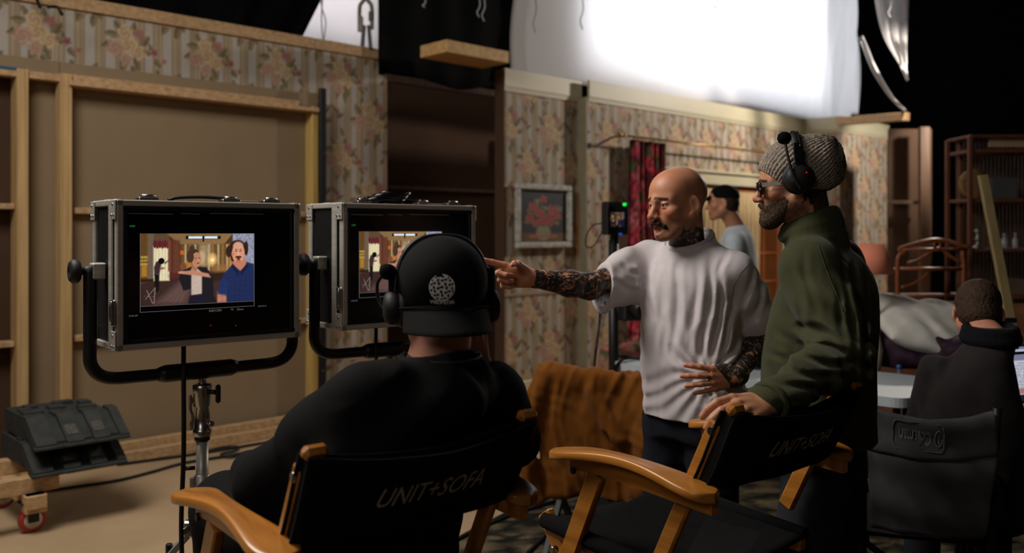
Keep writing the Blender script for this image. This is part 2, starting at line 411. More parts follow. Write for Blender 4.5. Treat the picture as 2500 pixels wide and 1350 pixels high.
# ================================================================ floor, rug, black studio wall
m = mat('studio_floor_board', C(168, 142, 110), .6, var=.14, vs=1.6, bump=.05, bs=40, detail=8)
fl = MB(); fl.grid(lambda a, b: (-9+18*a, -3+19*b, 0), 19, 20, smooth=False); struct('floor', fl, m, base=np.zeros(3))
wb = MB().box((1, 15.2, 3.5), (22, .1, 7)); struct('wall_back', wb, blackcloth)
a0 = np.array([-.42, 4.02, 0.]); rd = nrm((.50, .866, 0)); rn = np.array([rd[1], -rd[0], 0])
def rugpt(a, b): return a0+rd*(-4.2+7.2*a)+rn*(4.6*b)
g = MB(); nu, nv = 180, 120; pts = np.array([rugpt(i/(nu-1), j/(nv-1)) for i in range(nu) for j in range(nv)])
nz = sum(vnoise(pts[:, 0]*f+7, pts[:, 1]*f*1.3, pts[:, 2]+3.3+f)/(f/6)**.5 for f in (6, 13, 27, 50))
k = np.clip(nz*1.3+.35, 0, 1)[:, None]; rugc = np.array(C(26, 27, 25))*(1-k)+np.array(C(112, 98, 74))*k
pts[:, 2] = .004; g.sheet(pts, nu, nv, .003, (0, 0, -1)); g.c = np.concatenate([rugc, rugc])
rug = obj('rug', g, mat('rug_pile', (1, 1, 1), .95, vcol=True, var=.35, vs=60, bump=.5, bs=220, spec=.1))
tag(rug, 'worn dark patterned rug under the canvas chairs', 'rug')
# ================================================================ wallpaper
_fl = np.random.default_rng(5)
TW, TH = .56, .66
CLUS = []                                                     # flowers: u, z, radius, kind
for (cu, cz, big) in ((.16, .46, 1.22), (.43, .13, 1.05)):
    for a, r, s, kd in ((0, .0, .062, 'cream'), (100, .075, .05, 'cream'), (200, .085, .052, 'blush'), (330, .08, .048, 'cream'), (265, .10, .04, 'blush'), (45, .11, .035, 'pink')):
        CLUS.append((cu+big*r*math.cos(math.radians(a)), cz+big*r*math.sin(math.radians(a)), s*big*1.25, kd))
LEAF = []
for (cu, cz, big) in ((.16, .46, 1.22), (.43, .13, 1.05)):
    for a, r, l in ((20, .12, .05), (-15, .125, .045), (-60, .13, .05), (-100, .14, .05), (150, .12, .045), (185, .13, .04), (70, .12, .045), (-75, .17, .04), (120, .14, .035)):
        LEAF.append((cu+big*r*math.cos(math.radians(a)), cz+big*r*math.sin(math.radians(a)), l*big, math.radians(a+_fl.uniform(-30, 30))))
for q in ((.40, .50, .030, 'red'), (.36, .44, .022, 'pink'), (.05, .10, .034, 'red'), (.12, .05, .026, 'pink'), (.44, .36, .016, 'red')): CLUS.append(q)
for q in ((.43, .47, .035, .4), (.36, .53, .035, 2.2), (.02, .14, .03, 1.9), (.08, .03, .04, -.9), (.45, .33, .03, -1.2)): LEAF.append(q)
PAL = dict(cream=(C(204, 186, 150), C(168, 134, 100)), blush=(C(192, 160, 138), C(160, 120, 102)), pink=(C(180, 132, 122), C(144, 92, 86)), red=(C(160, 102, 100), C(130, 72, 74)))
def wallpaper(u, z):
    u = np.asarray(u); n = len(u); s = np.abs((u/.128) % 1-.5)*2
    col = np.where((s < .45)[:, None], np.array(C(170, 161, 150)), np.array(C(150, 132, 107)))
    col = np.where(((s > .74) & (s < .84))[:, None], np.array(C(170, 152, 124)), col)
    fade = vnoise(u*9, z*9, u*0+2.5)*.10+1
    col = col*fade[:, None]
    def lay(dx, dy): return (dx+TW/2) % TW-TW/2, (dy+TH/2) % TH-TH/2
    for (cu, cz, l, a) in LEAF:
        dx, dy = lay(u-cu, z-cz); x = dx*math.cos(a)+dy*math.sin(a); y = -dx*math.sin(a)+dy*math.cos(a)
        d = (x/l)**2+(y/(l*.45*(1.1-.5*x/l)))**2
        w = np.clip((1-d)*6, 0, 1)[:, None]*.92; k = (.75+.5*(y > 0))[:, None]
        col = col*(1-w)+w*np.array(C(116, 102, 72))*k
    for (cu, cz, r, kd) in CLUS:
        dx, dy = lay(u-cu, z-cz); R = np.hypot(dx, dy); th = np.arctan2(dy, dx); rr = r*(.86+.16*np.cos(5*th+cu*40))
        w = np.clip((rr-R)/.008, 0, 1)[:, None]*.95; sp = .5+.5*np.sin(R/r*13+2.0*th+cz*30)
        c1, c2 = np.array(PAL[kd][0]), np.array(PAL[kd][1]); k = np.clip(sp*.6+.5*(R/r)**.8-.25, 0, 1)[:, None]
        col = col*(1-w)+w*(c2*(1-k)+c1*k)
    return col
wpm = mat('floral_wallpaper', (1, 1, 1), .7, vcol=True, var=.05, vs=5, spec=.25)
def papered(name, o, e, L, z0, z1, step, nd, uo=0., parent=None, keep=None):
    """a papered wall: a fine grid from o along e, length L"""
    nu, nz = max(2, int(L/step)+1), max(2, int((z1-z0)/step)+1)
    a = np.linspace(0, L, nu); b = np.linspace(z0, z1, nz); A, B = np.meshgrid(a, b, indexing='ij'); A, B = A.ravel(), B.ravel()
    v = np.asarray(o)[None]+A[:, None]*np.asarray(e)[None]+B[:, None]*ZU
    g = MB(); g.gridv(v, nu, nz, smooth=False); g.c = wallpaper(A+uo, B)
    # thin back so that the wall is a slab
    k = [0, (nu-1)*nz, nu*nz-1, nz-1]; w = v[k]-np.asarray(nd)*.05; n0 = g.n
    g.add(w, [(0, 3, 2, 1)]); g.f += [(k[0], n0, n0+1, k[1]), (k[1], n0+1, n0+2, k[2]), (k[2], n0+2, n0+3, k[3]), (k[3], n0+3, n0, k[0])]; g.sm += [False]*4
    g.c = np.concatenate([g.c, np.full((4, 3), .12)])
    return struct(name, g, wpm, parent)
ND = -V                                                      # the papered sides face the camera
uL0, uL1 = wu(-120, .2), wu(945, .2)
papered('wall_left', W(uL0, .2, 0), U, uL1-uL0, 0, 2.95, .010, ND, uL0+.30)
tw = MB(); tw.bar(W(uL0, .225, 2.992), W(wu(766, .2), .225, 2.992), .09, .085, bev=.003)
struct('trim_1', tw, pine_u); tw = MB(); tw.bar(W(wu(768, .2), .225, 2.992), W(uL1-.03, .225, 2.992), .09, .085, bev=.003); struct('trim_2', tw, pine_u)
# ---- wall with the painting, then the wall with the glazed doors, the return and the short wall on the right
u1, u2, u3 = wu(1228, -.3), wu(1410, -.3), 8.30
papered('wall_middle', W(u1, -.3, 0), U, u2-u1, 0, 2.78, .009, ND, .12)
dv0, dv1 = wu(1592, -.4), wu(1905, -.4); zh = 2.03
papered('wall_rear', W(u2+.01, -.4, 0), U, dv0-u2-.01, 0, 2.78, .010, ND, .40)
papered('wall_rear.001', W(dv0, -.4, zh), U, u3-dv0, 0, 2.78-zh, .011, ND, .40+dv0-u2-.01)
papered('wall_rear.002', W(dv1, -.4, 0), U, u3-dv1, 0, zh, .014, ND, .40+dv1-u2-.01)
vB = min(np.linspace(-2, -.4, 400), key=lambda v: abs(1250+F*W(u3, v, 0)[0]/W(u3, v, 0)[1]-2050))
u4 = wu(2166, vB)
papered('wall_right', W(u3, vB, 0), V, -.4-vB, 0, 2.78, .013, -U, .2)
papered('wall_right.001', W(u3+.001, vB, 0), U, u4-u3, 0, 2.78, .009, ND, .3)
# crown, corner post, rail and baseboard
def crown(name, A, B, h0=2.77, h1=2.935, m=cream, depth=.03):
    nd = nrm(np.cross(ZU, np.asarray(B)-np.asarray(A)))*-1
    if nd@np.array([0, -1, 0]) < 0 and nd@np.array([-1, 0, 0]) < 0: nd = -nd
    g = MB(); z = np.array([0, 0, 1.])
    prof = [(0, h0-.03), (.012, h0-.03), (.012, h0-.015), (.02, h0-.012), (.02, h0), (.028, h0+.01), (.028, h1), (0, h1)]
    pl = [(d, zz) for d, zz in prof]; g.prism(pl, np.asarray(A)*[1, 1, 0], nd, z, (np.asarray(B)-np.asarray(A))*[1, 1, 0]); return struct(name, g, m)
crown('trim_3', W(u1, -.3, 0), W(u2+.03, -.3, 0)); crown('trim_4', W(u2+.03, -.4, 0), W(u3, -.4, 0), m=cream_d)
crown('trim_5', W(u3, -.4, 0), W(u3, vB, 0), m=cream_d); crown('trim_6', W(u3, vB, 0), W(u4, vB, 0), m=cream_d)
g = MB(); g.box(W(u2+.008, -.355, 1.385), (.022, .11, 2.77), UVF, .004); struct('trim_7', g, mat('corner_post_shade', C(138, 130, 104), .6))  # shade of the left-facing return is put into this colour
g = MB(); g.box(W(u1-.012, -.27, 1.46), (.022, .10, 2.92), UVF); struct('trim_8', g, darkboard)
g = MB(); A, B = W(u1, -.305, .95), W(u2, -.305, .95); g.bar(A, B, .010, .03, bev=.003); struct('trim_9', g, mat('tan_border', C(150, 128, 100), .7))
def skirting(name, A, B, h=.18):
    g = MB(); A, B = np.asarray(A, float), np.asarray(B, float); A = A+[0, 0, h/2]; B = B+[0, 0, h/2]; g.bar(A, B, .022, h, bev=.005); return struct(name, g, cream)
skirting('baseboard_middle', W(u1, -.315, 0), W(u2, -.315, 0)); skirting('baseboard_rear', W(u2+.03, -.415, 0), W(dv0-.1, -.415, 0))
skirting('baseboard_right', W(u3, vB-.015, 0), W(u4, vB-.015, 0))
# ---- glazed double door with net curtains
warmglass = mat('warm_door_glass', C(205, 120, 60), .12, trans=.75, var=.1, spec=.5)
doorwood = wood('door_varnish', C(150, 86, 44), C(170, 100, 56), (12, 12, .7))
g = MB(); g.bar(W(dv0-.02, -.43, zh+.06), W(dv1+.06, -.43, zh+.06), .05, .13, bev=.008); g.bar(W(dv0-.05, -.44, zh+.135), W(dv1+.09, -.44, zh+.135), .08, .03, bev=.006); struct('trim_10', g, cream_d)
g = MB(); g.box(W(dv0-.05, -.425, zh/2), (.09, .04, zh), UVF, .006); struct('trim_11', g, cream_d)
g = MB(); g.box(W(dv1+.05, -.425, zh/2), (.09, .04, zh), UVF, .006); struct('trim_12', g, cream_d)
net = mat('net_curtain', C(190, 168, 130), .9, var=.1, vs=30, st=(3, 3, .2), spec=.1)
def leaf_door(n, ua, ub, vv, fm, ncol=2, nrow=5):
    g = MB(); w = ub-ua; cz = zh/2
    for x in (ua+.04, ub-.04): g.box(W(x, vv, cz), (.08, .04, zh-.01), UVF, .004)
    for z in (.12, zh-.06): g.box(W((ua+ub)/2, vv, z), (w-.16, .04, .24 if z < .5 else .1), UVF, .004)
    d = struct('door_%d' % n, g, fm)
    for i in range(1, ncol): q = MB().box(W(ua+.08+(w-.16)*i/ncol, vv, cz+.06), (.022, .03, zh-.35), UVF, .003); obj('muntin', q, fm, d)
    for j in range(1, nrow): q = MB().box(W((ua+ub)/2, vv, .24+(zh-.34)*j/nrow), (w-.16, .03, .022), UVF, .003); obj('muntin', q, fm, d)
    for i in range(ncol):
        for j in range(nrow):
            q = MB().box(W(ua+.08+(w-.16)*(i+.5)/ncol, vv, .24+(zh-.34)*(j+.5)/nrow), ((w-.16)/ncol, .005, (zh-.34)/nrow), UVF); obj('pane', q, warmglass, d)
    return d
um = wu(1790, -.4); leaf_door(1, dv0+.0, um, -.38, cream_d); leaf_door(2, um+.01, dv1, -.38, doorwood, 3)
def netcurtain(lab, ua, ub, z0, z1, vv):
    g = MB(); nu = 90; pts = [W(ua+(ub-ua)*i/(nu-1), vv+.018*math.sin(i*.95)+.008*math.sin(i*.37+j), z0+(z1-z0)*j/5) for i in range(nu) for j in range(6)]
    g.sheet(pts, nu, 6, .002, V); o = obj('net_curtain', g, net); return tag(o, lab, 'curtain')
netcurtain('cream net curtain over the left glazed door behind the bald man', wu(1625, -.43), wu(1778, -.43), .15, zh-.05, -.46)
netcurtain('narrower net curtain beside the orange-lit door panes', wu(1798, -.43), wu(1848, -.43), .15, zh-.07, -.46)
room = MB().box(W((dv0+dv1)/2, 1.0, 1.3), (3.5, .04, 2.6), UVF); struct('wall_beyond', room, mat('amber_plaster', C(190, 120, 66), .8))
# ---- opening between the two papered walls
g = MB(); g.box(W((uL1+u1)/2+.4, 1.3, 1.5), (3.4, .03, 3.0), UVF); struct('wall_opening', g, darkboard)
g = MB(); g.bar(W(uL1-.1, .75, wz(960, 193, .75)), W(uL1+2.2, .75, wz(960, 193, .75)), .06, .07, bev=.004); struct('trim_13', g, darkwood)
for n, zz in ((14, wz(1080, 462, 1.2)), (15, wz(1200, 704, 1.2))): g = MB(); g.bar(W(uL1-.3, 1.25, zz), W(u1+1.6, 1.25, zz), .05, .035, bev=.004); struct('trim_%d' % n, g, darkwood)
# ================================================================ scenery flats leaning against the left wall
fr = thing('scenery_flat', 'unpainted timber scenery flat seen from its back, behind the left monitor', 'scenery flat', W(.6, .1, 0))
ua, ub = wu(152, .05), wu(778, .05)
obj('board', MB().box(W((ua+ub)/2, .13, 1.292), (ub-ua, .012, 2.585), UVF), board, fr)
q = MB().box(W(wu(159, .05), .075, 1.313), (.07, .10, 2.374), UVF, .004); obj('stile', q, pine_v, fr)
q = MB().box(W(wu(771, .05)-.02, .075, 1.298), (.055, .10, 2.344), UVF, .004); obj('stile', q, pine_y, fr)
ur = wu(765, .05)
obj('rail', MB().bar(W(ua+.03, .085, 2.478), W(wu(730, .05), .085, 2.478), .08, .05, bev=.004), pine_u, fr)
obj('rail', MB().bar(W(ua+.03, .06, 2.44), W(ur+.02, .06, 2.44), .13, .032, bev=.004), pine_u, fr)
for zz in (1.64, .825): obj('rail', MB().bar(W(ua+.08, .095, zz), W(ur, .095, zz), .06, .04, bev=.004), pine_u, fr)
obj('block', MB().box(W(wu(757, .05), .085, 2.52), (.10, .09, .11), UVF, .004), board, fr)
fr2 = thing('scenery_flat', 'darker timber scenery flat at the left edge of the photograph', 'scenery flat', W(-.8, .1, 0))
ua2, ub2 = wu(-150, .05), wu(69, .05)
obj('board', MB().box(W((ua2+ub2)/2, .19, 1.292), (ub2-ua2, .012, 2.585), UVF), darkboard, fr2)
obj('stile', MB().box(W(ub2-.035, .10, 1.25), (.065, .14, 2.5), UVF, .004), pine_v, fr2)
obj('top_board', MB().box(W((ua2+ua)/2, .12, 2.535), (ua-ua2, .012, .10), UVF), board, fr2)
obj('rail', MB().bar(W(ua2, .085, 2.47), W(ua+.02, .085, 2.47), .08, .045, bev=.004), pine_u, fr2)
for zz in (1.66, .82): obj('rail', MB().bar(W(ua2, .115, zz), W(ub2-.07, .115, zz), .10, .035, bev=.004), pine_u, fr2)
obj('tape', MB().box(W(wu(25, .05), .04, 2.498), (.16, .004, .014), UVF), mat('blue_tape', C(30, 90, 120), .6), fr2)
gp = MB().box(W((ub2+ua)/2, .16, 1.29), (ua-ub2+.02, .012, 2.57), UVF); o = obj('filler_board', gp, board); tag(o, 'narrow brown board between the two timber flats', 'board')
po = thing('black_post', 'slim black metal post at the right end of the big timber flat', 'post', W(wu(787, .02), .02, 0))
obj('shaft', MB().box(W(wu(787, .02), .02, 1.31), (.055, .03, 2.61), UVF, .003), blackmetal, po)
for yy in (373, 905): obj('screw', MB().cyl(W(wu(789, .0), .004, wz(789, yy, .0)), W(wu(789, .0), -.004, wz(789, yy, .0)), .008), chrome, po)
pk = MB().bar(W(ua+.0, .045, .062), W(ub, .045, .062), .05, .124, bev=.005); tag(obj('timber_plank', pk, pine_u), 'pale timber plank on edge at the foot of the big flat', 'plank')
pk = MB().bar(W(ua-.0, -.02, .036), W(ub+.1, -.02, .036), .05, .072, bev=.005); tag(obj('timber_plank', pk, pine_u), 'lower pale timber plank lying in front of the taller plank', 'plank')
g = MB(); g.box(W((wu(1090, -.5)+wu(1243, -.5))/2, -.33, 2.985), (wu(1243, -.5)-wu(1090, -.5), .34, .10), UVF, .004)
tag(obj('timber_platform', g, wood('rough_board', C(196, 150, 92), C(214, 176, 120), (2, 10, 10), rot=RU)), 'rough timber board laid on top of the dark opening', 'board')
# ================================================================ drapes and silks
def drape(name, lab, cat, fn, nu, nv, m, group=None):
    g = MB(); g.sheet(np.array([fn(i/(nu-1), j/(nv-1)) for i in range(nu) for j in range(nv)]), nu, nv, .006, V); return tag(obj(name, g, m), lab, cat, group)
def fA(a, b):
    z = 2.75+2.6*b; px = 752-(200*(max(0, .33-b))**1.0)+150*b; u = uL0-.6+(wu(px, .6)-uL0+.6)*a
    return W(u, .6+.03*math.sin(a*60), z)
drape('black_drape', 'black drape hanging behind the top of the left papered wall', 'drape', fA, 80, 14, blackcloth)
def fB(a, b):
    ua_, ub_ = wu(928, .1), wu(1262+30*b, .12); z0 = wz(930, 181, .1)-.0; u = ua_+(ub_-ua_)*a
    zb = z0+(.04*math.sin(a*9) if a > .05 else 0)+.02*a
    return W(u, .1+.02*math.sin(a*25)*(1-.5*b)+.02, zb+(5.3-zb)*b)
drape('black_drape', 'black drape hanging over the dark opening between the papered walls', 'drape', fB, 60, 20, blackcloth)
silkm = bpy.data.materials.new('white_silk'); silkm.use_nodes = True; nt = silkm.node_tree; nt.nodes.clear()
ou = nt.nodes.new('ShaderNodeOutputMaterial'); mxs = nt.nodes.new('ShaderNodeMixShader'); df = nt.nodes.new('ShaderNodeBsdfDiffuse'); tl = nt.nodes.new('ShaderNodeBsdfTranslucent')
df.inputs[0].default_value = (.72, .69, .67, 1); tl.inputs[0].default_value = (.80, .80, .82, 1); mxs.inputs[0].default_value = .5
nt.links.new(df.outputs[0], mxs.inputs[1]); nt.links.new(tl.outputs[0], mxs.inputs[2]); nt.links.new(mxs.outputs[0], ou.inputs[0])
us0, us1 = wu(1250, .02), wu(2093, .02)
zs0, zs1 = wz(1252, 160, .02), wz(2088, 283, .02)
def fS(a, b):
    u = us0+(us1-us0)*a; z0 = zs0+(zs1-zs0)*a-.12*(a < .97)+.03*math.sin(a*14); z = z0+(5.6-z0)*b
    u += .22*b*(1-a)**3+.05*b*a**4
    w = .004*math.sin(a*70+2*b)+.014*math.sin(a*23+b*3)
    t = max(0, a-.72)/.28; w += t*(.05*math.sin(a*150-6*b)+.03*math.sin(a*90+b*8))*(.5+.5*b)
    w += .05*max(0, .12-a)/.12*math.sin(b*9)
    return W(u, .02+w, z)
o = drape('white_silk', 'large backlit white silk hung above the papered wall', 'silk', fS, 170, 40, silkm)
g = MB(); pu0, pu1 = wu(1402, .2), wu(1990, .2); z0p = 3.24
cu_ = (pu0+pu1)/2
lp = thing('soft_light', 'bright soft light panel behind the big white silk', 'studio light', W(cu_, .4, 2.9))
obj('housing', MB().box(W(cu_, .50, (z0p+5.6)/2), (pu1-pu0+.1, .04, 5.6-z0p+.1), UVF), blackmetal, lp)
for uu in (pu0-.03, pu1+.03): obj('side_flap', MB().box(W(uu, .36, (z0p+5.6)/2), (.02, .26, 5.6-z0p+.06), UVF), blackmetal, lp)
for zz in (z0p-.03, 5.63): obj('side_flap', MB().box(W(cu_, .36, zz), (pu1-pu0+.06, .26, .02), UVF), blackmetal, lp)
# silk beyond the left wall, and the strips on the right
drape('white_silk', 'pale silk glimpsed above the left papered wall', 'silk', lambda a, b: W(wu(640, 1.1)+(wu(931, 1.1)-wu(640, 1.1))*a, 1.1+.03*math.sin(9*a), 2.92+2.4*b), 30, 6, silkm)
def strip(pa, pb, n=9):
    """hanging cloth between two rows of (px, py) at depth 9.68"""
    A = spline([P(x, y, 9.68) for x, y in pa], 8); B = spline([P(x, y, 9.62) for x, y in pb], 8); m_ = min(len(A), len(B))
    return [A[i]+(B[i]-A[i])*j/(n-1)+np.array([0, .03*math.sin(j*2.1+i*.15), 0]) for i in range(m_) for j in range(n)], m_, n
for k_, (pa, pb, lab) in enumerate((([(2130, -60), (2142, 20), (2160, 90), (2190, 150), (2212, 190)], [(2216, -60), (2216, 20), (2216, 90), (2216, 150), (2216, 198)], 'sheer silk tail hanging at the right of the big silk'),
        ([(2098, 92), (2110, 120), (2135, 180), (2170, 235), (2210, 274)], [(2104, 88), (2120, 122), (2146, 180), (2178, 232), (2212, 271)], 'thin swag of silk trailing down to the timber beam'))):
    vv, a_, b_ = strip(pa, pb); g = MB(); g.sheet(vv, a_, b_, .004, (0, 1, 0)); tag(obj('silk_tail', g, silkm), lab, 'silk')
tm = mat('cotton_tie', C(150, 150, 150), .8)
for k_, (px, ln, dd) in enumerate(((1168, 42, 6.9), (1180, 52, 6.9), (1420, 72, 7.9), (1575, 48, 8.4), (1747, 24, 9.2), (1305, 80, 7.3), (2171, 42, 9.3), (1035, 18, 6.8))):
    pts = spline([P(px, -20, dd), P(px+4, ln*.3, dd), P(px-3, ln*.7, dd), P(px+2, ln, dd)], 5)
    o = obj('tie_cord', MB().tube(pts, .006, 6), tm); tag(o, ({1168: 'shorter of the paired white tie cords on the black drape', 1180: 'longer of the paired white tie cords on the black drape'}[px] if px < 1200 and px > 1100 else 'tie cord hanging down over the bright silk, %s' % {1420: 'longest of them', 1575: 'second from the left', 1747: 'the short right one', 1305: 'at its grey left border', 2171: 'on the sheer tail', 1035: 'left on the black drape'}.get(px, '')), 'cord', 'tie cords on the drapes')
# timber beam on the right, dark flats beyond the short wall
tag(obj('timber_beam', MB().bar(P(2050, 296, 10.6), P(2212, 285, 9.7), .12, .09, bev=.004), pine_u), 'timber beam jutting out right of the silk', 'beam')
fd = thing('scenery_flat', 'dark scenery flat beyond the short papered wall', 'scenery flat', P(2220, 900, 10)*[1, 1, 0])
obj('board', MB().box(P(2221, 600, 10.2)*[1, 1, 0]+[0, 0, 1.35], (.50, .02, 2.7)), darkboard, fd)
obj('stile', MB().box(P(2256, 600, 10.0)*[1, 1, 0]+[0, 0, 1.35], (.11, .06, 2.7), None, .004), darkwood, fd)
obj('rail', MB().box(P(2213, 494, 10.05), (.42, .05, .04), None, .004), darkwood, fd)
# ================================================================ field monitors in flight cases on chrome stands
MS = nrm((.773, .634, 0)); MN = nrm((-.634, .773, 0)); MF = np.stack([MS, MN, ZU], 1)   # width, away, up
MW, MH, MD = .588, .455, .255
def paint_screen(nu, nv):
    a, b = np.meshgrid(np.linspace(0, 1, nu), np.linspace(0, 1, nv), indexing='ij'); x, y = a.ravel(), b.ravel()*.64   # x right, y down
    img = np.zeros((len(x), 3)); n1 = vnoise(x*30, y*30, x*0+1.5); n2 = vnoise(x*80, y*80, x*0+4.5)
    def put(w, c): nonlocal img; w = np.clip(w, 0, 1)[:, None]; img = img*(1-w)+w*np.array(C(*c))[None]
    def sd(d, s): return .5-d/s
    def rect(x0, y0, x1, y1, c, s=.012, al=1.): put(al*np.clip(sd(np.maximum(np.maximum(x0-x, x-x1), np.maximum(y0-y, y-y1)), s), 0, 1), c)
    def ell(cx, cy, rx, ry, c, s=.15, al=1., rot=0.):
        dx, dy = x-cx, y-cy; ca, sa = math.cos(rot), math.sin(rot); p, q = dx*ca+dy*sa, -dx*sa+dy*ca
        put(al*np.clip(sd(np.sqrt((p/rx)**2+(q/ry)**2)-1, s), 0, 1), c)
    def poly(pt, c, s=.012, al=1.):
        pt = np.array(pt); ins = np.zeros(len(x), bool); dm = np.full(len(x), 9.)
        for (ax, ay), (bx, by) in zip(pt, np.roll(pt, -1, 0)):
            ex, ey = bx-ax, by-ay; t = np.clip(((x-ax)*ex+(y-ay)*ey)/(ex*ex+ey*ey+1e-9), 0, 1); dm = np.minimum(dm, np.hypot(x-ax-t*ex, y-ay-t*ey))
            ins ^= ((ay > y) != (by > y)) & (x < (bx-ax)*(y-ay)/(by-ay+1e-12)+ax)
        put(al*np.clip(sd(np.where(ins, -dm, dm), s), 0, 1), c)
    img[:] = np.array(C(86, 58, 34))*(1+.25*n1)[:, None]
    poly([(0, 0), (.30, .0), (.30, .42), (0, .5)], (104, 78, 56)); poly([(0, 0), (.06, 0), (.06, .5), (0, .5)], (112, 76, 34)); rect(.06, 0, .11, .42, (120, 100, 82), .02)
    poly([(.22, 0), (.80, 0), (.72, .10), (.34, .10)], (146, 112, 72)); poly([(.24, .03), (.34, .1), (.34, .40), (.24, .44)], (84, 48, 34)); rect(.27, .06, .33, .40, (108, 62, 44), .02)
    rect(.34, .10, .77, .36, (110, 78, 44), .02)
    for i, q in enumerate((.37, .41, .455, .53, .575, .61, .66, .70, .74)): rect(q, .10, q+.017, .34, [(196, 172, 128), (150, 112, 66)][i % 2], .01, .8)
    rect(.50, .10, .60, .30, (188, 166, 128), .03, .5); ell(.615, .24, .035, .05, (255, 205, 120), .9, .9); ell(.615, .245, .014, .017, (255, 244, 210), .6); ell(.40, .3, .04, .05, (230, 150, 60), .9, .5)
    rect(.335, .155, .365, .19, (214, 104, 40), .01); ell(.52, .22, .03, .06, (216, 190, 140), .7, .6)
    poly([(0, .44), (.25, .40), (.74, .38), (1, .5), (1, .64), (0, .64)], (66, 44, 40)); poly([(.12, .62), (.33, .44), (.46, .44), (.42, .64)], (112, 84, 78), .06, .9)
    poly([(.36, .64), (.42, .46), (.66, .44), (.66, .64)], (72, 48, 42), .05, .7)
    for i in range(9): poly([(.1+.05*i, .64), (.105+.05*i, .64), (.34+.014*i, .44), (.337+.014*i, .44)], (60, 42, 44), .004, .5)
    rect(.11, .11, .24, .42, (252, 240, 198), .015)
    for q in (.125, .15, .178, .205, .226): rect(q, .12, q+.006, .41, (214, 180, 122), .008, .7)
    for i in range(7): ell(.12+.021*i, .095+.006*(i % 2), .014, .036, (96+18*(i % 2), 40, 44), .3)
    rect(.23, .06, .255, .34, (128, 70, 58), .012); rect(.0, .20, .06, .28, (204, 166, 76), .012)
    for i in range(10): ell(.006+.0055*i, .225+.028*(i % 2), .004, .011, (88, 60, 24), .4)
    rect(.01, .28, .055, .38, (190, 132, 44), .015); rect(0, .40, .11, .43, (52, 34, 24))
    # boy in front of the window
    poly([(.112, .3), (.13, .25), (.165, .24), (.175, .27), (.16, .36), (.115, .37)], (66, 44, 52)); ell(.175, .245, .027, .028, (14, 10, 10), .2); poly([(.165, .3), (.205, .302), (.204, .316), (.16, .325)], (150, 106, 84), .01)
    poly([(.115, .36), (.16, .36), (.155, .5), (.145, .52), (.12, .52)], (26, 20, 24)); poly([(.2, .26), (.235, .235), (.237, .245), (.2, .28)], (60, 40, 40))
    # right wall and seated people behind
    poly([(.80, 0), (1, 0), (1, .34), (.80, .28)], (150, 152, 172)); m_ = (x > .80) & (y < .32); img[m_] *= (1+.35*n2[m_])[:, None]
    rect(.765, .1, .80, .33, (190, 128, 70), .02); ell(.36, .30, .03, .04, (130, 78, 56), .4); ell(.33, .38, .09, .03, (96, 34, 34), .6, .8); rect(.63, .29, .75, .36, (150, 108, 62), .03, .8); poly([(.6, .36), (.74, .36), (.74, .44), (.6, .44)], (52, 34, 28), .03)
    # white chair, ceiling lamp
    for q in ([(.04, .58), (.12, .48)], [(.12, .48), (.11, .62)], [(.05, .5), (.10, .62)], [(.03, .55), (.12, .56)]):
        (ax, ay), (bx, by) = q; poly([(ax, ay), (ax+.006, ay), (bx+.006, by), (bx, by)], (150, 140, 134), .004)
    rect(.38, .022, .69, .052, (28, 24, 24), .006); rect(.405, .026, .525, .046, (240, 248, 252), .006); rect(.545, .026, .66, .046, (240, 248, 252), .006); rect(.527, .022, .542, .075, (20, 20, 26), .004)
    # woman with a bun
    poly([(.32, .40), (.34, .34), (.43, .30), (.56, .31), (.62, .40), (.63, .58), (.66, .64), (.40, .64), (.44, .50), (.36, .52)], (32, 30, 36)); poly([(.43, .32), (.47, .31), (.52, .36), (.52, .56), (.43, .57)], (206, 184, 168)); poly([(.42, .56), (.53, .55), (.56, .64), (.40, .64)], (30, 30, 44))
    poly([(.43, .29), (.48, .29), (.48, .345), (.44, .345)], (176, 116, 86)); ell(.445, .20, .055, .062, (66, 46, 36), .15); ell(.475, .24, .042, .068, (196, 136, 104), .12); ell(.435, .135, .024, .024, (76, 56, 44), .3); ell(.42, .215, .032, .05, (74, 54, 42), .2)
    for ex in (.468, .497): ell(ex, .225, .007, .004, (50, 32, 26), .5)
    ell(.488, .272, .013, .006, (138, 62, 56), .5); ell(.495, .245, .006, .012, (214, 156, 124), .5)
    poly([(.34, .345), (.44, .335), (.58, .37), (.60, .405), (.45, .38), (.35, .365)], (196, 138, 108)); ell(.345, .352, .03, .012, (206, 150, 118), .3)
    # man with a moustache
    poly([(.66, .58), (.70, .40), (.80, .28), (.90, .26), (1.0, .29), (1.0, .64), (.68, .64)], (34, 46, 88)); poly([(.66, .54), (.74, .56), (.74, .64), (.66, .64)], (196, 128, 100), .015); poly([(.655, .56), (.70, .42), (.77, .44), (.745, .58)], (38, 52, 98), .02)
    for i in range(6): rect(.70+.055*i, .38, .703+.055*i, .64, (24, 32, 66), .006, .6); rect(.68, .40+.045*i, 1, .402+.045*i, (24, 32, 66), .006, .6)
    poly([(.81, .22), (.91, .22), (.93, .30), (.87, .35), (.80, .29)], (196, 126, 98)); ell(.845, .145, .085, .085, (52, 34, 26), .15); ell(.925, .14, .02, .07, (48, 32, 24), .3); ell(.765, .17, .03, .055, (56, 36, 26), .3); ell(.80, .225, .02, .04, (52, 34, 26), .4)
    ell(.852, .185, .058, .095, (220, 152, 122), .10); ell(.85, .12, .045, .04, (226, 164, 134), .4); ell(.80, .19, .012, .022, (204, 132, 104), .3)
    for ex in (.832, .872): ell(ex, .165, .011, .005, (54, 34, 28), .5); ell(ex, .150, .015, .004, (86, 52, 38), .5)
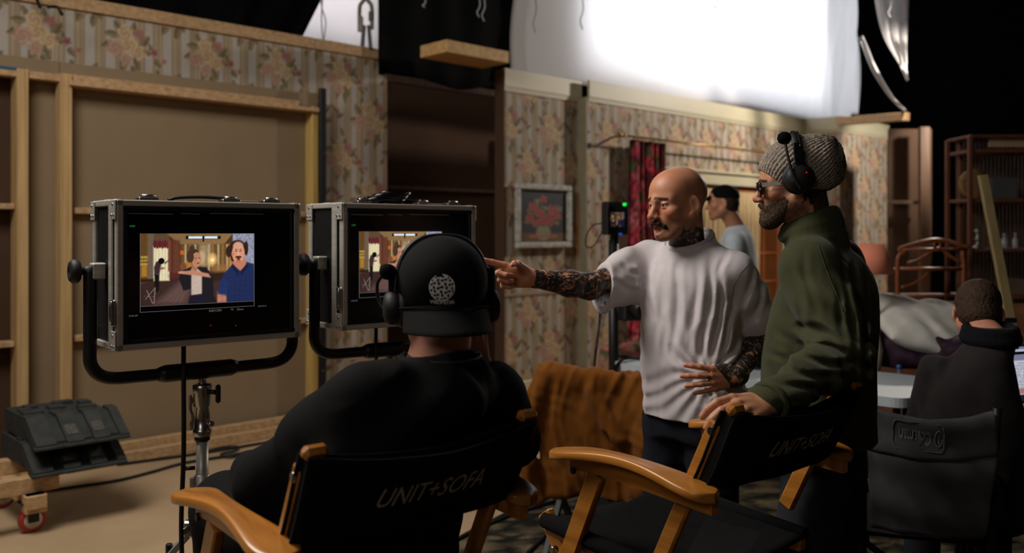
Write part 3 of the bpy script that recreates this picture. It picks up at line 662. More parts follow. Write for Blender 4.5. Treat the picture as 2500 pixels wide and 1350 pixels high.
    ell(.853, .197, .010, .024, (232, 168, 138), .6); ell(.853, .222, .030, .012, (74, 44, 32), .3); ell(.853, .243, .015, .011, (104, 34, 34), .4); ell(.853, .262, .026, .018, (150, 96, 74), .5, .6)
    poly([(.80, .28), (.86, .36), (.85, .40), (.79, .32)], (24, 32, 64)); poly([(.93, .28), (.87, .36), (.88, .40), (.95, .31)], (24, 32, 64))
    img *= (1+.10*n2)[:, None]
    wt = np.exp(-((x-.8)**2+(y-.3)**2)/.5)[:, None]
    return x, b.ravel(), np.clip(img*(.75+.35*wt), 0, 4)
scr = bpy.data.materials.new('screen_picture'); scr.use_nodes = True; _n = scr.node_tree.nodes; _b = _n['Principled BSDF']; _at = _n.new('ShaderNodeAttribute'); _at.attribute_name = 'Col'
scr.node_tree.links.new(_at.outputs['Color'], _b.inputs['Emission Color']); _b.inputs['Emission Strength'].default_value = .85; _b.inputs['Base Color'].default_value = (.01, .01, .01, 1); _b.inputs['Roughness'].default_value = .3
glass = mat('screen_glass', C(4, 4, 5), .22, var=.1, spec=.3); laminate = mat('black_laminate', C(15, 15, 16), .5, var=.2, bump=.1, bs=150, spec=.3)
osd = mat('screen_lettering', C(150, 150, 155), .5, emit=.35); osd_g = mat('screen_green', C(20, 120, 50), .5, emit=.35); redled = mat('red_led', C(220, 20, 10), .5, emit=1.2); greenled = mat('green_led', C(20, 235, 60), .5, emit=1.2)
def make_monitor(corner, lab, shared=None):
    """corner: lower left front corner of the case; local x width, y away, z up"""
    rz = math.atan2(MS[1], MS[0]); t = thing('field_monitor', lab, 'monitor', corner, rz, 'field monitors in flight cases')
    w, h, d = MW, MH, MD
    L = lambda n, g, m, p=t, **k: obj(n, g, m, p, local=True, **k)
    cs = L('case', MB().box((w/2, d/2+.012, h/2), (w-.012, d-.03, h-.012), None, .004), laminate)
    r = .03
    def ang(n, c, s, p=t): return L(n, MB().box(c, s, None, .003), alu, p)
    # aluminium edge extrusions: front frame and left/right rear edges
    for n, c, s in (('edge_strip', (w/2, .004, h-.010), (w, .03, .02)), ('edge_strip', (w/2, .004, .010), (w, .03, .02)), ('edge_strip', (.010, .004, h/2), (.02, .03, h)), ('edge_strip', (w-.010, .004, h/2), (.02, .03, h)),
                    ('edge_strip', (.006, d-.012, h/2), (.016, .03, h)), ('edge_strip', (w-.006, d-.012, h/2), (.016, .03, h)), ('edge_strip', (.008, d/2, h-.008), (.02, d, .02)), ('edge_strip', (w-.008, d/2, h-.008), (.02, d, .02)), ('edge_strip', (.008, d/2, .008), (.02, d, .02)),
                    ('edge_strip', (w/2, d-.012, h-.006), (w, .03, .016)), ('edge_strip', (.0, .052, h/2), (.008, .035, h))): ang(n, c, s)
    dk = MATS['black_laminate']
    for n, c, s in (('bezel', (w/2, -.006, h-.026), (w-.03, .012, .014)), ('bezel', (w/2, -.006, .026), (w-.03, .012, .014)), ('bezel', (.026, -.006, h/2), (.014, .012, h-.05)), ('bezel', (w-.026, -.006, h/2), (.014, .012, h-.05))): L(n, MB().box(c, s, None, .003), laminate)
    for sx in (0, 1):
        for y in (.012, d-.012):
            for z in (.03, h-.03):
                x = -.0035 if sx == 0 else w+.0035
                q = L('corner_plate', MB().box((x, y, z), (.006, .045, .06), None, .002), alu)
                for dy, dz in ((-.012, -.016), (.012, -.016), (0, .016)): L('rivet', MB().cyl((x, y+dy, z+dz), (x+(-.005 if sx == 0 else .005), y+dy, z+dz), .0045, 8), chrome, q)
    for x in (.03, w-.03): L('corner_plate', MB().box((x, d/2, h+.0015), (.05, .05, .004), None, .001), alu)
    # butterfly latches on top and side
    for x in (.10, .36, .50): q = L('latch', MB().box((x, .03, h+.006), (.06, .04, .008), None, .002), chrome); L('latch_bar', MB().tube([(x-.02, .02, h+.014), (x+.02, .02, h+.014)], .005, 8), chrome, q)
    q = L('latch', MB().box((-.006, .006, .115), (.008, .035, .08), None, .003), chrome); L('latch_bar', MB().tube(spline([(-.012, -.005, .085), (-.016, -.005, .10), (-.016, -.005, .135), (-.012, -.005, .15)], 4), .005, 8), chrome, q)
    q = L('handle', MB().tube(spline([(.17, .05, h+.004), (.20, .05, h+.012), (.28, .05, h+.016), (.36, .05, h+.012), (.39, .05, h+.004)], 6), .008, 10, flat=.7), blackplastic)
    L('handle_plate', MB().box((.43, .05, h+.004), (.06, .03, .006), None, .001), alu)
    # yoke with its two side knobs
    yz, yy = h*.5+.01, .13
    ox, zb = .04, -.102
    path = spline([(-ox, yy, yz+.015), (-ox, yy, yz-.10), (-ox, yy, .02), (-ox+.004, yy, -.055), (-ox+.05, yy, zb+.006), (.12, yy, zb), (w/2, yy, zb), (w-.12, yy, zb), (w+ox-.05, yy, zb+.006), (w+ox-.004, yy, -.055), (w+ox, yy, .02), (w+ox, yy, yz-.10), (w+ox, yy, yz+.015)], 6)
    L('yoke', MB().tube(path, .020, 12), blackmetal)
    L('yoke_sleeve', MB().tube([(w/2-.13, yy, zb), (w/2-.11, yy, zb), (w/2+.11, yy, zb), (w/2+.13, yy, zb)], [.022, .029, .029, .022], 12), blackmetal)
    for sg, x in ((-1, -ox), (1, w+ox)):
        R = frame((0, 0, 1), (sg, 0, 0)); R = np.stack([(0, 1, 0), (0, 0, 1), (1, 0, 0)], 1)*np.array([1, 1, sg])
        k = L('tilt_knob', MB().lathe([(.010, .015), (.012, .025), (.030, .03), (.036, .036), (.037, .05), (.030, .058), (.012, .06), (.010, .056), (0, .056)], (x, yy, yz), R, 24), blackplastic)
        L('pivot_block', MB().box((x+sg*-.022, yy, yz), (.04, .045, .05), None, .004), alu)
    # screen recess and picture
    L('screen', MB().box((w/2, .0, h/2), (w-.04, .006, h-.05)), glass)
    def pt(px, py):
        A = np.asarray(corner0); tt = (px-1250)/F; u = (tt*A[1]-A[0])/(MS[0]-tt*MS[1]); p = A+MS*u
        return u, CZ-(py-HZ)/F*p[1]-A[2]
    (xa, za), (xb, zb2), (xc, zc) = pt(341, 570), pt(619, 569), pt(341, 748)
    if shared is None:
        nu, nv = 230, 150; px_, py_, cc = paint_screen(nu, nv); vv = np.stack([xa+(xb-xa)*px_, np.full(nu*nv, -.0045), za-(za-zc)*py_], 1)
        g = MB(); g.gridv(vv, nu, nv, smooth=False); g.f = [q[::-1] for q in g.f]; g.c = cc; sp = L('picture', g, scr)
    else:
        sp = shared.copy(); COL.objects.link(sp); sp.parent = t; ORG[sp.name] = wmat(t)
    ln = MB()
    for a_, b_, c_, d_ in ((xa, zc-.018, xb, zc-.017), (xa, zc-.0005, xb, zc-.001)): ln.bar((a_, -.005, b_), (c_, -.005, d_), .001, .0012)
    for xx in (xa, xb): ln.bar((xx, -.005, za), (xx, -.005, zc-.018), .001, .0012)
    L('guide_frame', ln, osd)
    def wr(s, px, py, sz, m=osd, sh=0.):
        v, f = text_mb(s, sz, sh); x, z = pt(px, py); v = np.stack([v[:, 0]+x, np.full(len(v), -.005), v[:, 1]+z], 1); L('screen_lettering', MB().add(v, f), m)
    for s_, px, py, sz in (('R001C001', 525, 758, .010), ('16', 565, 755, .010), ('29mm', 585, 755, .009), ('19:01:07', 324, 771, .008), ('00:00:28:15', 639, 747, .0065)): wr(s_, px, py, sz)
    x, z = pt(322, 552); L('status_bar', MB().box((x, -.005, z), (.016, .001, .006)), osd_g)
    for px in (513, 574): x, z = pt(px, 794); L('power_light', MB().box((x, -.005, z), (.002, .002, .002)), redled)
    ln = MB()
    for pa, pb in ((303, 420), (440, 485), (510, 640)): (x0, z0), (x1, z1) = pt(pa, 521), pt(pb, 523); ln.bar((x0, -.008, z0), (x1, -.008, z1), .003, .0016)
    L('bezel_reflection', ln, alu)  # thin bars stand in for light reflected along the bezel lip
    return t, sp
corner0 = P(283, 487, 2.637); corner0[2] -= MH
m1, pic = make_monitor(corner0, 'larger left field monitor, fully visible, in an aluminium-edged black flight case')
c2 = P(834, 495, 3.135); c2[2] -= MH
make_monitor(c2, 'field monitor half hidden by the seated person in the black cap', pic)
red_c = mat('red_lacquer', C(150, 28, 18), .5)
def make_stand(c, lab):
    """chrome combo stand under a yoke; c = point under the yoke's middle"""
    top = c[2]; t = thing('light_stand', lab, 'stand', (c[0], c[1], 0), 0, 'monitor stands'); X, Y = c[0], c[1]
    L = lambda n, g, m, p=t: obj(n, g, m, p, local=True)
    L('spigot', MB().lathe([(.013, top-.04), (.013, top), (.010, top+.004)], (0, 0, 0), n=16), chrome)
    cl = L('receiver', MB().lathe([(.022, top-.20), (.030, top-.197), (.030, top-.175), (.026, top-.172), (.026, top-.10), (.029, top-.098), (.029, top-.055), (.031, top-.05), (.031, top-.03), (.027, top-.025), (.014, top-.022)], (0, 0, 0), n=24), chrome)
    L('tee_handle', MB().cyl((.02, -.01, top-.05), (.052, -.02, top-.05), .008, 10).box((.06, -.022, top-.055), (.016, .018, .062), None, .006), blackmetal, cl)
    L('hex_bolt', MB().cyl((.02, -.01, top-.155), (.04, -.018, top-.155), .010, 6), chrome, cl)
    L('lever', MB().tube(spline([(-.024, -.016, top-.07), (-.034, -.02, top-.10), (-.024, -.024, top-.13), (-.028, -.024, top-.17)], 5), .005, 8).box((-.034, -.016, top-.085), (.010, .012, .05), None, .003), alu, cl)
    L('lever_grip', MB().box((-.029, -.024, top-.16), (.007, .008, .03), None, .002), red_c, cl)
    L('collar_ring', MB().lathe([(.024, top-.213), (.025, top-.21), (.025, top-.202), (.024, top-.2)], (0, 0, 0), n=20), blackplastic)
    L('riser', MB().lathe([(.0195, .50), (.0195, top-.21)], (0, 0, 0), n=20), alu)
    zc = .645
    L('riser_clamp', MB().lathe([(.021, zc-.07), (.026, zc-.068), (.026, zc-.02), (.024, zc-.018), (.024, zc+.05), (.021, zc+.052)], (0, 0, 0), n=20).box((-.028, -.008, zc), (.02, .018, .09), None, .004), alu)
    L('clamp_band', MB().lathe([(.0265, zc-.075), (.0275, zc-.072), (.0275, zc-.052), (.0265, zc-.05)], (0, 0, 0), n=20), blackplastic)
    L('tee_handle', MB().cyl((-.02, -.01, zc+.075), (-.05, -.02, zc+.075), .007, 10).box((-.056, -.022, zc+.07), (.013, .016, .05), None, .005), blackmetal)
    L('lower_tube', MB().lathe([(.023, .20), (.023, zc-.07)], (0, 0, 0), n=20), chrome)
    L('leg_bracket', MB().lathe([(.024, .490), (.034, .495), (.036, .51), (.036, .545), (.030, .56), (.024, .565)], (0, 0, 0), n=20).box((-.036, -.014, .52), (.04, .03, .055), None, .006), chrome)
    L('bracket_bolt', MB().cyl((-.05, -.03, .52), (-.04, -.042, .52), .011, 6).cyl((-.01, -.04, .52), (-.005, -.052, .52), .009, 12), chrome)
    L('tee_handle', MB().box((-.098, -.032, .45), (.022, .018, .055), rotz(.3), .005).cyl((-.085, -.02, .465), (-.07, -.01, .47), .007, 8), blackmetal)
    for a in (200, 320, 80):
        ca, sa = math.cos(math.radians(a)), math.sin(math.radians(a))
        lg = L('leg', MB().bar((ca*.035, sa*.035, .51), (ca*.50, sa*.50, .02), .022, .022, bev=.003), alu)
        L('leg_brace', MB().bar((ca*.03, sa*.03, .24), (ca*.27, sa*.27, .30), .018, .008), alu, lg)
        L('foot', MB().tube([(ca*.48, sa*.48, .025), (ca*.505, sa*.505, .0)], [.016, .013], 10), blackplastic, lg)
    return t
def under(c): q = np.asarray(c)+MS*(MW/2+.013)+MN*.13; q[2] += -.102-.02; return q
s1 = under(corner0); s2 = under(c2)
make_stand(s1, 'chrome tripod stand carrying the left field monitor'); make_stand(s2, 'chrome stand under the second monitor, mostly hidden by the seated person')
def cable(lab, pts, r=.007, m=None, grp=None, n=6, name='cable'): o = obj(name, MB().tube(spline(pts, n), r, 8), m or MATS['black_plastic']); return tag(o, lab, 'cable', grp)
q = np.asarray(corner0)+MS*.235+MN*.10
cable('black cable hanging down beside the left monitor stand', [q+[0, 0, -.01], q+[0, 0, -.10], q+[.004, -.01, -.35], q+[-.004, -.01, -.60], q+[0, 0, -.85], q+[-.01, 0, -1.02], q+[-.05, .06, -corner0[2]+.012], q+[-.3, .25, -corner0[2]+.012]], .008)
q = np.asarray(c2)+MS*.20+MN*.10
cable('black cable hanging below the second monitor', [q+[0, 0, .0], q+[0, 0, -.10], q+[.004, 0, -.40], q+[-.004, 0, -.80], q+[0, .02, -c2[2]+.012], q+[.2, .2, -c2[2]+.012]], .007)
q = np.asarray(c2)
g = MB()
for k in range(4): g.tube(spline([(.20+.09*math.cos(a)*(1-.1*k)+.02*k, .07+.05*math.sin(a), MH+.012+.009*k+.006*math.sin(3*a+k)) for a in np.linspace(0, 5.9, 14)], 3), .006, 7)
g.v = [np.concatenate(g.v)@MF.T+q]; tag(obj('coiled_cable', g, mat('glossy_black_cable', C(8, 8, 9), .25, spec=.6)), 'coil of glossy black cable on top of the second monitor', 'cable')
# ================================================================ director's chairs
honey = mat('honey_oak', C(166, 102, 36), .32, var=.22, vs=2.6, st=(1.2, 14, 14), col2=C(188, 122, 48), spec=.5, coat=.25, bump=.05, bs=30, bst=(1, 14, 14))
canvas = mat('black_canvas', C(10, 10, 11), .9, var=.25, vs=40, bump=.25, bs=500, spec=.12); letter = mat('grey_lettering', C(178, 170, 156), .9, var=.15, vs=120, spec=.1)
LA, WA, PW, ZA, ZP = .535, .56, .49, .932, 1.114
SLP = .45
def director_chair(C0, th, lab):
    t = thing('director_chair', lab, 'chair', (C0[0], C0[1], 0), th, "tall director's chairs")
    L = lambda n, g, m, p=t: obj(n, g, m, p, local=True)
    for k, (yc, sg) in enumerate(((.0, 1), (WA, -1))):
        def armgrid(i, j):
            x = .012+i*(LA-.012); wv = .040+.012*math.cos(2*math.pi*(i-.02))-.004*math.sin(math.pi*i); wv *= min(1, (max(0, 1-(2*i-1)**8))**.5+.02)
            a = 2*math.pi*j; cx, cz = math.cos(a), math.sin(a); sq = lambda c: math.copysign(abs(c)**.42, c)
            yo = -sg*.012*math.sin(math.pi*i)
            return (x, yc+yo+wv*sq(cx), ZA-.012+.032*math.sin(math.pi*i)**1.1+.0125*sq(cz))
        L('armrest', MB().grid(armgrid, 48, 25), honey)
        y = yc+sg*.012
        # curved rail under the arm
        ap = MB()
        zs = lambda x: ZA-.024+.032*math.sin(math.pi*min(1, max(0, x/LA)))**1.1
        xs_ = np.linspace(.07, LA-.01, 22); top = [(x, zs(x)) for x in xs_]; bot = [(x, zs(x)-.030-.018*math.sin(math.pi*(x-.07)/(LA-.08))) for x in xs_[::-1]]
        ap.prism(top+bot, (0, y-.012, 0), (1, 0, 0), (0, 0, 1), (0, .024, 0)); rl = L('arm_rail', ap, honey)
        L('bolt', MB().cyl((.085, y-sg*.011, ZA-.045), (.085, y-sg*.017, ZA-.045), .009, 10), blackmetal, rl)
        def slant(x0, z0, z1, yy, w=.052, th_=.024, nm='leg'):
            a, b = np.array([x0, yy, z0]), np.array([x0-SLP*(z0-z1), yy, z1]); return L(nm, MB().bar(a, b, th_, w, bev=.004), honey)
        slant(.160, ZA-.040, .30, y)
        L('leg', MB().bar((-.07, y+sg*.028, .735), (.47, y+sg*.028, .02), .024, .05, bev=.004), honey)
        L('leg_bolt', MB().cyl((.005, y+sg*.0, .66), (.005, y-sg*.018, .66), .010, 10), chrome)
        L('foot_rail', MB().bar((-.10, y, .32), (.25, y, .30), .024, .045, bev=.004), honey)
        L('seat_rail', MB().bar((-.06, y+sg*.028, .70), (.42, y+sg*.028, .67), .03, .036, bev=.005), honey)
        # back posts: a flat oak post, and a round rod with a cap inside the canvas sleeve
        yp = (WA-PW)/2 if k == 0 else WA-(WA-PW)/2
        d = np.array([.087, 0, ZP-ZA]); b0 = np.array([.475, yp, ZA])
        pst = L('back_post', MB().bar(b0-d*(3.2 if k == 0 else .95)+[-.028, 0, 0], b0+d*.80+[-.028, 0, 0], .022, .042, bev=.005), honey)
        e = b0+d*.70+[-.028, -sg*.011, 0]; L('bolt', MB().cyl(e, e+[0, -sg*.006, 0], .010, 12), chrome, pst)
        R = frame(nrm(d), (0, 1, 0)); L('post_cap', MB().box(b0+d*1.0, (.026, .027, .050), R, .009), honey)
        L('sleeve_rod', MB().bar(b0+d*.02, b0+d*.98, .022, .034, bev=.006), canvas)
    y0, y1 = (WA-PW)/2, WA-(WA-PW)/2
    def back(a, b):                                       # a across, b up
        s = math.sin(math.pi*a); z = ZA-.01+(ZP-.004-ZA+.01)*b-(.026*s)*b; x = .475+.087*(z-ZA)/(ZP-ZA)+.022+.05*s**.8*(1 if True else 0)*(.65+.35*b)
        return (x+.0025*math.sin(a*17+b*5), y0-.018+(y1-y0+.036)*a, z)
    nu, nv = 44, 14; g = MB(); g.sheet([back(i/(nu-1), j/(nv-1)) for i in range(nu) for j in range(nv)], nu, nv, .006, (-1, 0, .0)); bc = L('back_canvas', g, canvas)
    g = MB(); g.sheet([(back(a, b)[0]-.05*0-.046-.04*math.sin(math.pi*a)*.3, back(a, b)[1], back(a, b)[2]) for a in np.linspace(0, 1, 20) for b in np.linspace(0, 1, 6)], 20, 6, .004, (1, 0, 0)); L('back_canvas', g, canvas)
    v, f = text_mb('UNIT+SOFA', .062, .28, res=4, space=1.02); tw = v[:, 0].max()-v[:, 0].min(); v[:, 0] *= .245/tw
    out = []
    for x, y, z in v:
        a, b = .50+x/(y1-y0+.036), .50+y/(ZP-ZA); p = back(a, b); out.append((p[0]+.0015, p[1], p[2]))
    L('back_lettering', MB().add(out, f), letter)
    def seat(a, b):
        x = -.055+.475*a; y = .03+.50*b; z = .725-.03*a*.8-.035*math.sin(math.pi*b)*(.6+.4*math.sin(math.pi*a)); return (x, y, z)
    nu, nv = 24, 20; g = MB(); g.sheet([seat(i/(nu-1), j/(nv-1)) for i in range(nu) for j in range(nv)], nu, nv, .012, (0, 0, -1)); L('seat', g, canvas)
    for y in (.03, .53): L('seat_edge', MB().tube([(-.06, y, .718), (.42, y, .692)], .022, 12), canvas)
    return t
TH_C = -.885
chR = (.105, 2.335); chL = (-.731, 1.965)
director_chair(chR, TH_C, "empty tall director's chair with honey oak arms, a hand resting on its back")
director_chair(chL, TH_C, "tall director's chair the person in the black cap sits in")
# ================================================================ people
skin = mat('skin', (1, 1, 1), .46, vcol=True, var=.10, vs=40, bump=.12, bs=260, spec=.4, sss=.12, ink=True)
def hframe(f, pitch=0., roll=0.):
    f = nrm((f[0], f[1], 0)); f2 = f*math.cos(pitch)-ZU*math.sin(pitch); u = ZU*math.cos(pitch)+f*math.sin(pitch); l = np.cross(u, f2)
    l2 = l*math.cos(roll)+u*math.sin(roll); u2 = np.cross(f2, l2)*1.0
    return np.stack([l2, f2, u2], 1)                        # columns: head's left, forward, up
def head(S, c, R, sc=1., mouth=0., neck=None, nr=(.057, .064), ears=True, jaw=1.):
    T = lambda x, y, z: np.asarray(c)+sc*(R@np.array([x, y, z])); e = lambda p, r, k=.015, op='u', Q=None: S.ell(T(*p), np.array(r)*sc, R if Q is None else R@Q, k*sc, op)
    cp = lambda a, b, r1, r2, k=.015, op='u': S.cap(T(*a), T(*b), r1*sc, r2*sc, k*sc, op)
    e((0, -.018, .035), (.077, .099, .084)); e((0, .03, .042), (.064, .056, .058), .03); e((0, .030, -.038), (.057*jaw, .054, .068), .03)
    if neck is not None: S.cap(T(0, -.032, -.062), np.asarray(neck, float), nr[0], nr[1], .035)
    for s in (-1, 1):
        cp((s*.055*jaw, -.004, -.048), (s*.026, .062, -.098), .021, .018, .03); e((s*.045, .058, -.022), (.022, .021, .018), .025); cp((s*.047, .060, .020), (s*.008, .083, .017), .011, .012, .02)
    e((0, .077, -.101), (.021, .018, .017), .022); e((0, .066, -.062), (.033, .028, .028), .02)
    for s in (-1, 1): e((s*.032, .094, .001), (.018, .017, .0125), .012, 's'); e((s*.032, .0735, .001), (.0125, .0125, .0125), .003); e((s*.032, .0755, .0068), (.0162, .0115, .0062), .004); e((s*.032, .0745, -.0075), (.0155, .0105, .0045), .004)
    cp((0, .084, .012), (0, .110, -.030), .0075, .0115, .012); e((0, .110, -.033), (.0115, .011, .010), .008)
    for s in (-1, 1): e((s*.0125, .100, -.037), (.0085, .0105, .008), .006)
    for s in (-1, 1):
        cp((s*.023, .080, -.068), (s*.004, .0935, -.0635), .0045, .0058, .007); cp((s*.021, .081, -.071-.018*mouth), (0, .0925, -.0755-.022*mouth), .0045, .0066, .007)
    if mouth: e((0, .098, -.069-.011*mouth), (.017, .022, .0035+.0085*mouth), .006, 's')
    if ears:
        for s in (-1, 1):
            a = -s*.50; Q = np.array([[math.cos(a), math.sin(a), 0], [-math.sin(a), math.cos(a), 0], [0, 0, 1.]]); t = -.18; Q = Q@np.array([[1, 0, 0], [0, math.cos(t), -math.sin(t)], [0, math.sin(t), math.cos(t)]])
            e((s*.080, -.010, -.008), (.0085, .019, .033), .006, 'u', Q); e((s*.088, -.004, -.004), (.006, .011, .020), .005, 's', Q); e((s*.075, -.002, -.036), (.007, .010, .010), .006)
    return T
FK = [(.092, .028, 0), (.097, .006, .002), (.091, -.016, .001), (.081, -.036, -.004)]
FLN = [(.042, .026, .021), (.047, .029, .022), (.043, .027, .021), (.033, .021, .019)]
def hand(S, w, X, Z, left, curls, thumb=(.5, .2), sc=1., spread=(6, 1, -4, -10)):
    X = nrm(X); Z = nrm(np.asarray(Z, float)-X*np.dot(Z, X)); Y = np.cross(Z, X)*(-1 if left else 1); w = np.asarray(w, float); T = lambda p: w+sc*(X*p[0]+Y*p[1]+Z*p[2])
    for i, (kx, ky, kz) in enumerate(FK): S.cap(T((.008, ky*.55, 0)), T((kx, ky, kz)), .0150*sc, .0108*sc, .012)
    S.ell(T((.045, .0, -.006)), np.array((.045, .036, .013))*sc, np.stack([X, Y, Z], 1), .012); S.ell(T((.038, .026, -.008)), np.array((.03, .015, .014))*sc, np.stack([X, Y, Z], 1), .012)
    S.cap(w-X*.02, T((.012, 0, 0)), .029*sc, .027*sc, .015, sq=(Z, .72))
    for i in range(4):
        p = np.array(FK[i]); an = 0.; sp = math.radians(spread[i]); rr = (.0108, .0109, .0102, .0090)[i]
        for j in range(3):
            an += math.radians(curls[i][j]); d = np.array([math.cos(an)*math.cos(sp), math.sin(sp)*math.cos(an), -math.sin(an)]); q = p+d*FLN[i][j]
            S.cap(T(p), T(q), (rr-.0008*j)*sc, (rr-.0008*(j+1))*sc, .0035); p = q
    b = np.array([.022, .030, -.006]); t1 = nrm((.72, .62*math.cos(thumb[0]), -.62*math.sin(thumb[0])-.1)); k1 = b+t1*.044; t2 = nrm(t1+np.array([.25, -.25, -thumb[1]])); k2 = k1+t2*.033; t3 = nrm(t2+np.array([.15, -.2, -thumb[1]])); k3 = k2+t3*.026
    for a_, b_, r1, r2 in ((b, k1, .0135, .0115), (k1, k2, .0112, .0098), (k2, k3, .0098, .0076)): S.cap(T(a_), T(b_), r1*sc, r2*sc, .006)
def face_paint(v, c, R, sc, base, stub=0., brow=(40, 26, 18), hair=None, lip=(140, 74, 62), eyes=True):
    """pigments: brows, lips, irises, stubble"""
    q = (v-np.asarray(c))@R/sc; x, y, z = q.T; n = len(v); col = np.tile(np.array(C(*base)), (n, 1)); ax = np.abs(x); inh = (np.abs(x) < .1) & (np.abs(y) < .14) & (np.abs(z) < .14)
    def put(w, c3): nonlocal col; w = np.clip(np.where(inh, w, 0), 0, 1)[:, None]; col = col*(1-w)+w*np.array(C(*c3))
    nz = vnoise(x*300, y*300, z*300)
    put(.35*np.exp(-((ax-.04)**2+(z+.03)**2)/.0006)*(y > .03), (176, 86, 66)); put(.4*np.exp(-(x**2+(z+.032)**2)/.0003)*(y > .09), (176, 88, 68))
    if stub: put(stub*np.clip((-.035-z-.4*np.maximum(0, .02-y))/.02, 0, 1)*(y > -.03)*(1+.3*nz)*(z > -.125), (58, 40, 32))
    put(np.clip(1.6-np.abs(z-.023-.004*np.cos(ax*60))/.0045, 0, 1)*(ax > .008)*(ax < .052)*(y > .05)*(1.0+.3*nz), brow)
    put(np.clip(1.5-np.abs(z+.070)/.011, 0, 1)*(ax < .022)*(y > .083), lip)
    if eyes:
        de = np.sqrt((ax-.032)**2+(y-.0735)**2+(z-.001)**2); w = (de < .0137)*(y > .078)*(np.abs(z-.0005) < .0052); put(w*1., (196, 180, 168))
        put(w*np.clip((.0062-np.hypot(ax-.032-.002*np.sign(x), z-.001))/.0015, 0, 1), (38, 24, 18))
        put(.7*(np.abs(z-.0068) < .0016)*(np.abs(ax-.032) < .015)*(y > .07), (60, 36, 28))
    if hair is not None:
        w = hair[0](x, y, z); put(np.clip(w+.15*nz*(w > .05), 0, 1), hair[1])
    return col, q
def folds(amp, f=(14., 14., 3.), seed=0., warp=.5, fwd=(0, 1), ridged=True):
    f_ = nrm((fwd[0], fwd[1], 0))
    def fn(X, Y, Z):
        w = X*f_[1]-Y*f_[0]; d = X*f_[0]+Y*f_[1]; wz_ = vnoise(w*3+seed, d*3+1.7, Z*3)*warp
        n1 = vnoise(w*f[0]+wz_*2+seed, d*f[1]*.6, Z*f[2]+wz_); n2 = vnoise(w*f[0]*2.1+seed+9, d*f[1], Z*f[2]*2+wz_*2)
        return amp*((np.abs(n1)*1.6-.4 if ridged else n1)+.4*n2)
    return fn
def creases(lines, ymax, ymin=0.):
    """pressed folds: each line (px, py, px, py, depth, width in px) is a valley with a ridge beside it, on the near side of the cloth"""
    def fn(X, Y, Z):
        px = 1250+F*X/Y; py = HZ-F*(Z-CZ)/Y; out = np.zeros_like(X)
        for x0, y0, x1, y1, a, w in lines:
            ex, ey = x1-x0, y1-y0; L2 = ex*ex+ey*ey; t = ((px-x0)*ex+(py-y0)*ey)/L2; tc = np.clip(t, 0, 1); s = ((px-x0)*ey-(py-y0)*ex)/L2**.5
            s = s+w*.7*np.sin(t*5+x0); en = np.clip(1-np.abs(t-.5)*2+.25, 0, 1)**.6*(np.abs(t-.5) < .62)
            out += a*en*(np.exp(-(s/w)**2)-.75*np.exp(-((s-1.7*w)/(1.1*w))**2)-.35*np.exp(-((s+1.8*w)/(1.2*w))**2))
        return out*(Y < ymax)*(Y > ymin)
    return fn
def person(S, paint, lab, base, ink=None):
    v, q = S.mesh(); col = paint(v); o = obj('person', (v, q), skin, None, cols=col, ink=np.zeros(len(v)) if ink is None else ink(v), base=np.asarray(base, float)); return tag(o, lab, 'person')
def cloth(name, S, m, parent, smooth=1): return obj(name, S.mesh(smooth), m, parent)
def legs(S, hips, knees, ankles, r=(.10, .078, .062), k=.03):
    for h, kn, an in zip(hips, knees, ankles): S.chain([h, kn, an], r, k)
def shoes(parent, ankles, f, m):
    f = nrm((f[0], f[1], 0))
    for a in ankles:
        a = np.asarray(a, float); S = Sdf(*[np.arange(a[i]+l, a[i]+h, .009) for i, (l, h) in enumerate(((-.34, .34), (-.34, .34), (-a[2]-.02, .12)))])
        g = np.array([a[0], a[1], 0]); S.chain([g+f*-.05+[0, 0, .045], g+f*.06+[0, 0, .05], g+f*.17+[0, 0, .04]], (.042, .05, .042), .03); S.cap(a+[0, 0, .08], g+[0, 0, .05], .052, .048, .03); S.cut(g+[0, 0, .014], (0, 0, -1)); cloth('shoe', S, m, parent)
sole = mat('dark_leather', C(24, 20, 18), .5, var=.2)
# ---------------------------------------------------------------- bald man in a grey t-shirt, pointing
B0 = np.array([.62, 3.05, 0]); bf = nrm((-.725, -.689, 0)); br = np.array([bf[1], -bf[0], 0])     # facing, his right
hc = P(1652, 496, 2.985); hR = hframe((-.88, -.48), .12); hs = 1.02
shR = B0+.175*br+[0, 0, 1.395]; elR = P(1440, 699, 3.02); wrR = P(1290, 678, 2.90); tipR = P(1166, 648, 2.86)
shL = B0-.175*br+[0, 0, 1.395]; elL = P(1866, 818, 3.02); wrL = P(1796, 919, 2.87)
S = Sdf(axis(-.20, 1.0, [(.1, .0026), (.45, .0034), (.70, .0028), (1, .0034)]), axis(2.70, 3.40, [(3.1, .0028), (3.4, .005)]), axis(.93, 1.76, [(1.10, .003), (1.22, .006), (1.28, .004), (1.76, .0025)]))
head(S, hc, hR, hs, .9, B0+[-.01, .01, 1.40])
S.cap(B0+br*.12+[0, 0, 1.38], B0-br*.12+[0, 0, 1.375], .046, .046, .04); S.loft([(.94, B0[0], B0[1], .15, .10), (1.2, B0[0], B0[1], .155, .105), (1.38, B0[0], B0[1], .13, .075)], bf)
S.chain([shR+[0, 0, -.012], elR, elR+(wrR-elR)*.35, wrR], (.048, .044, .043, .027), .02); S.chain([shL+[0, 0, -.03], elL, elL+(wrL-elL)*.35, wrL], (.048, .044, .042, .027), .02)
hand(S, wrR, tipR-wrR+[0, 0, -.01], (0, 1, .15), False, [(2, 6, 8), (66, 88, 50), (72, 92, 50), (76, 92, 50)], (.9, .7), .98, (3, 0, -2, -4))
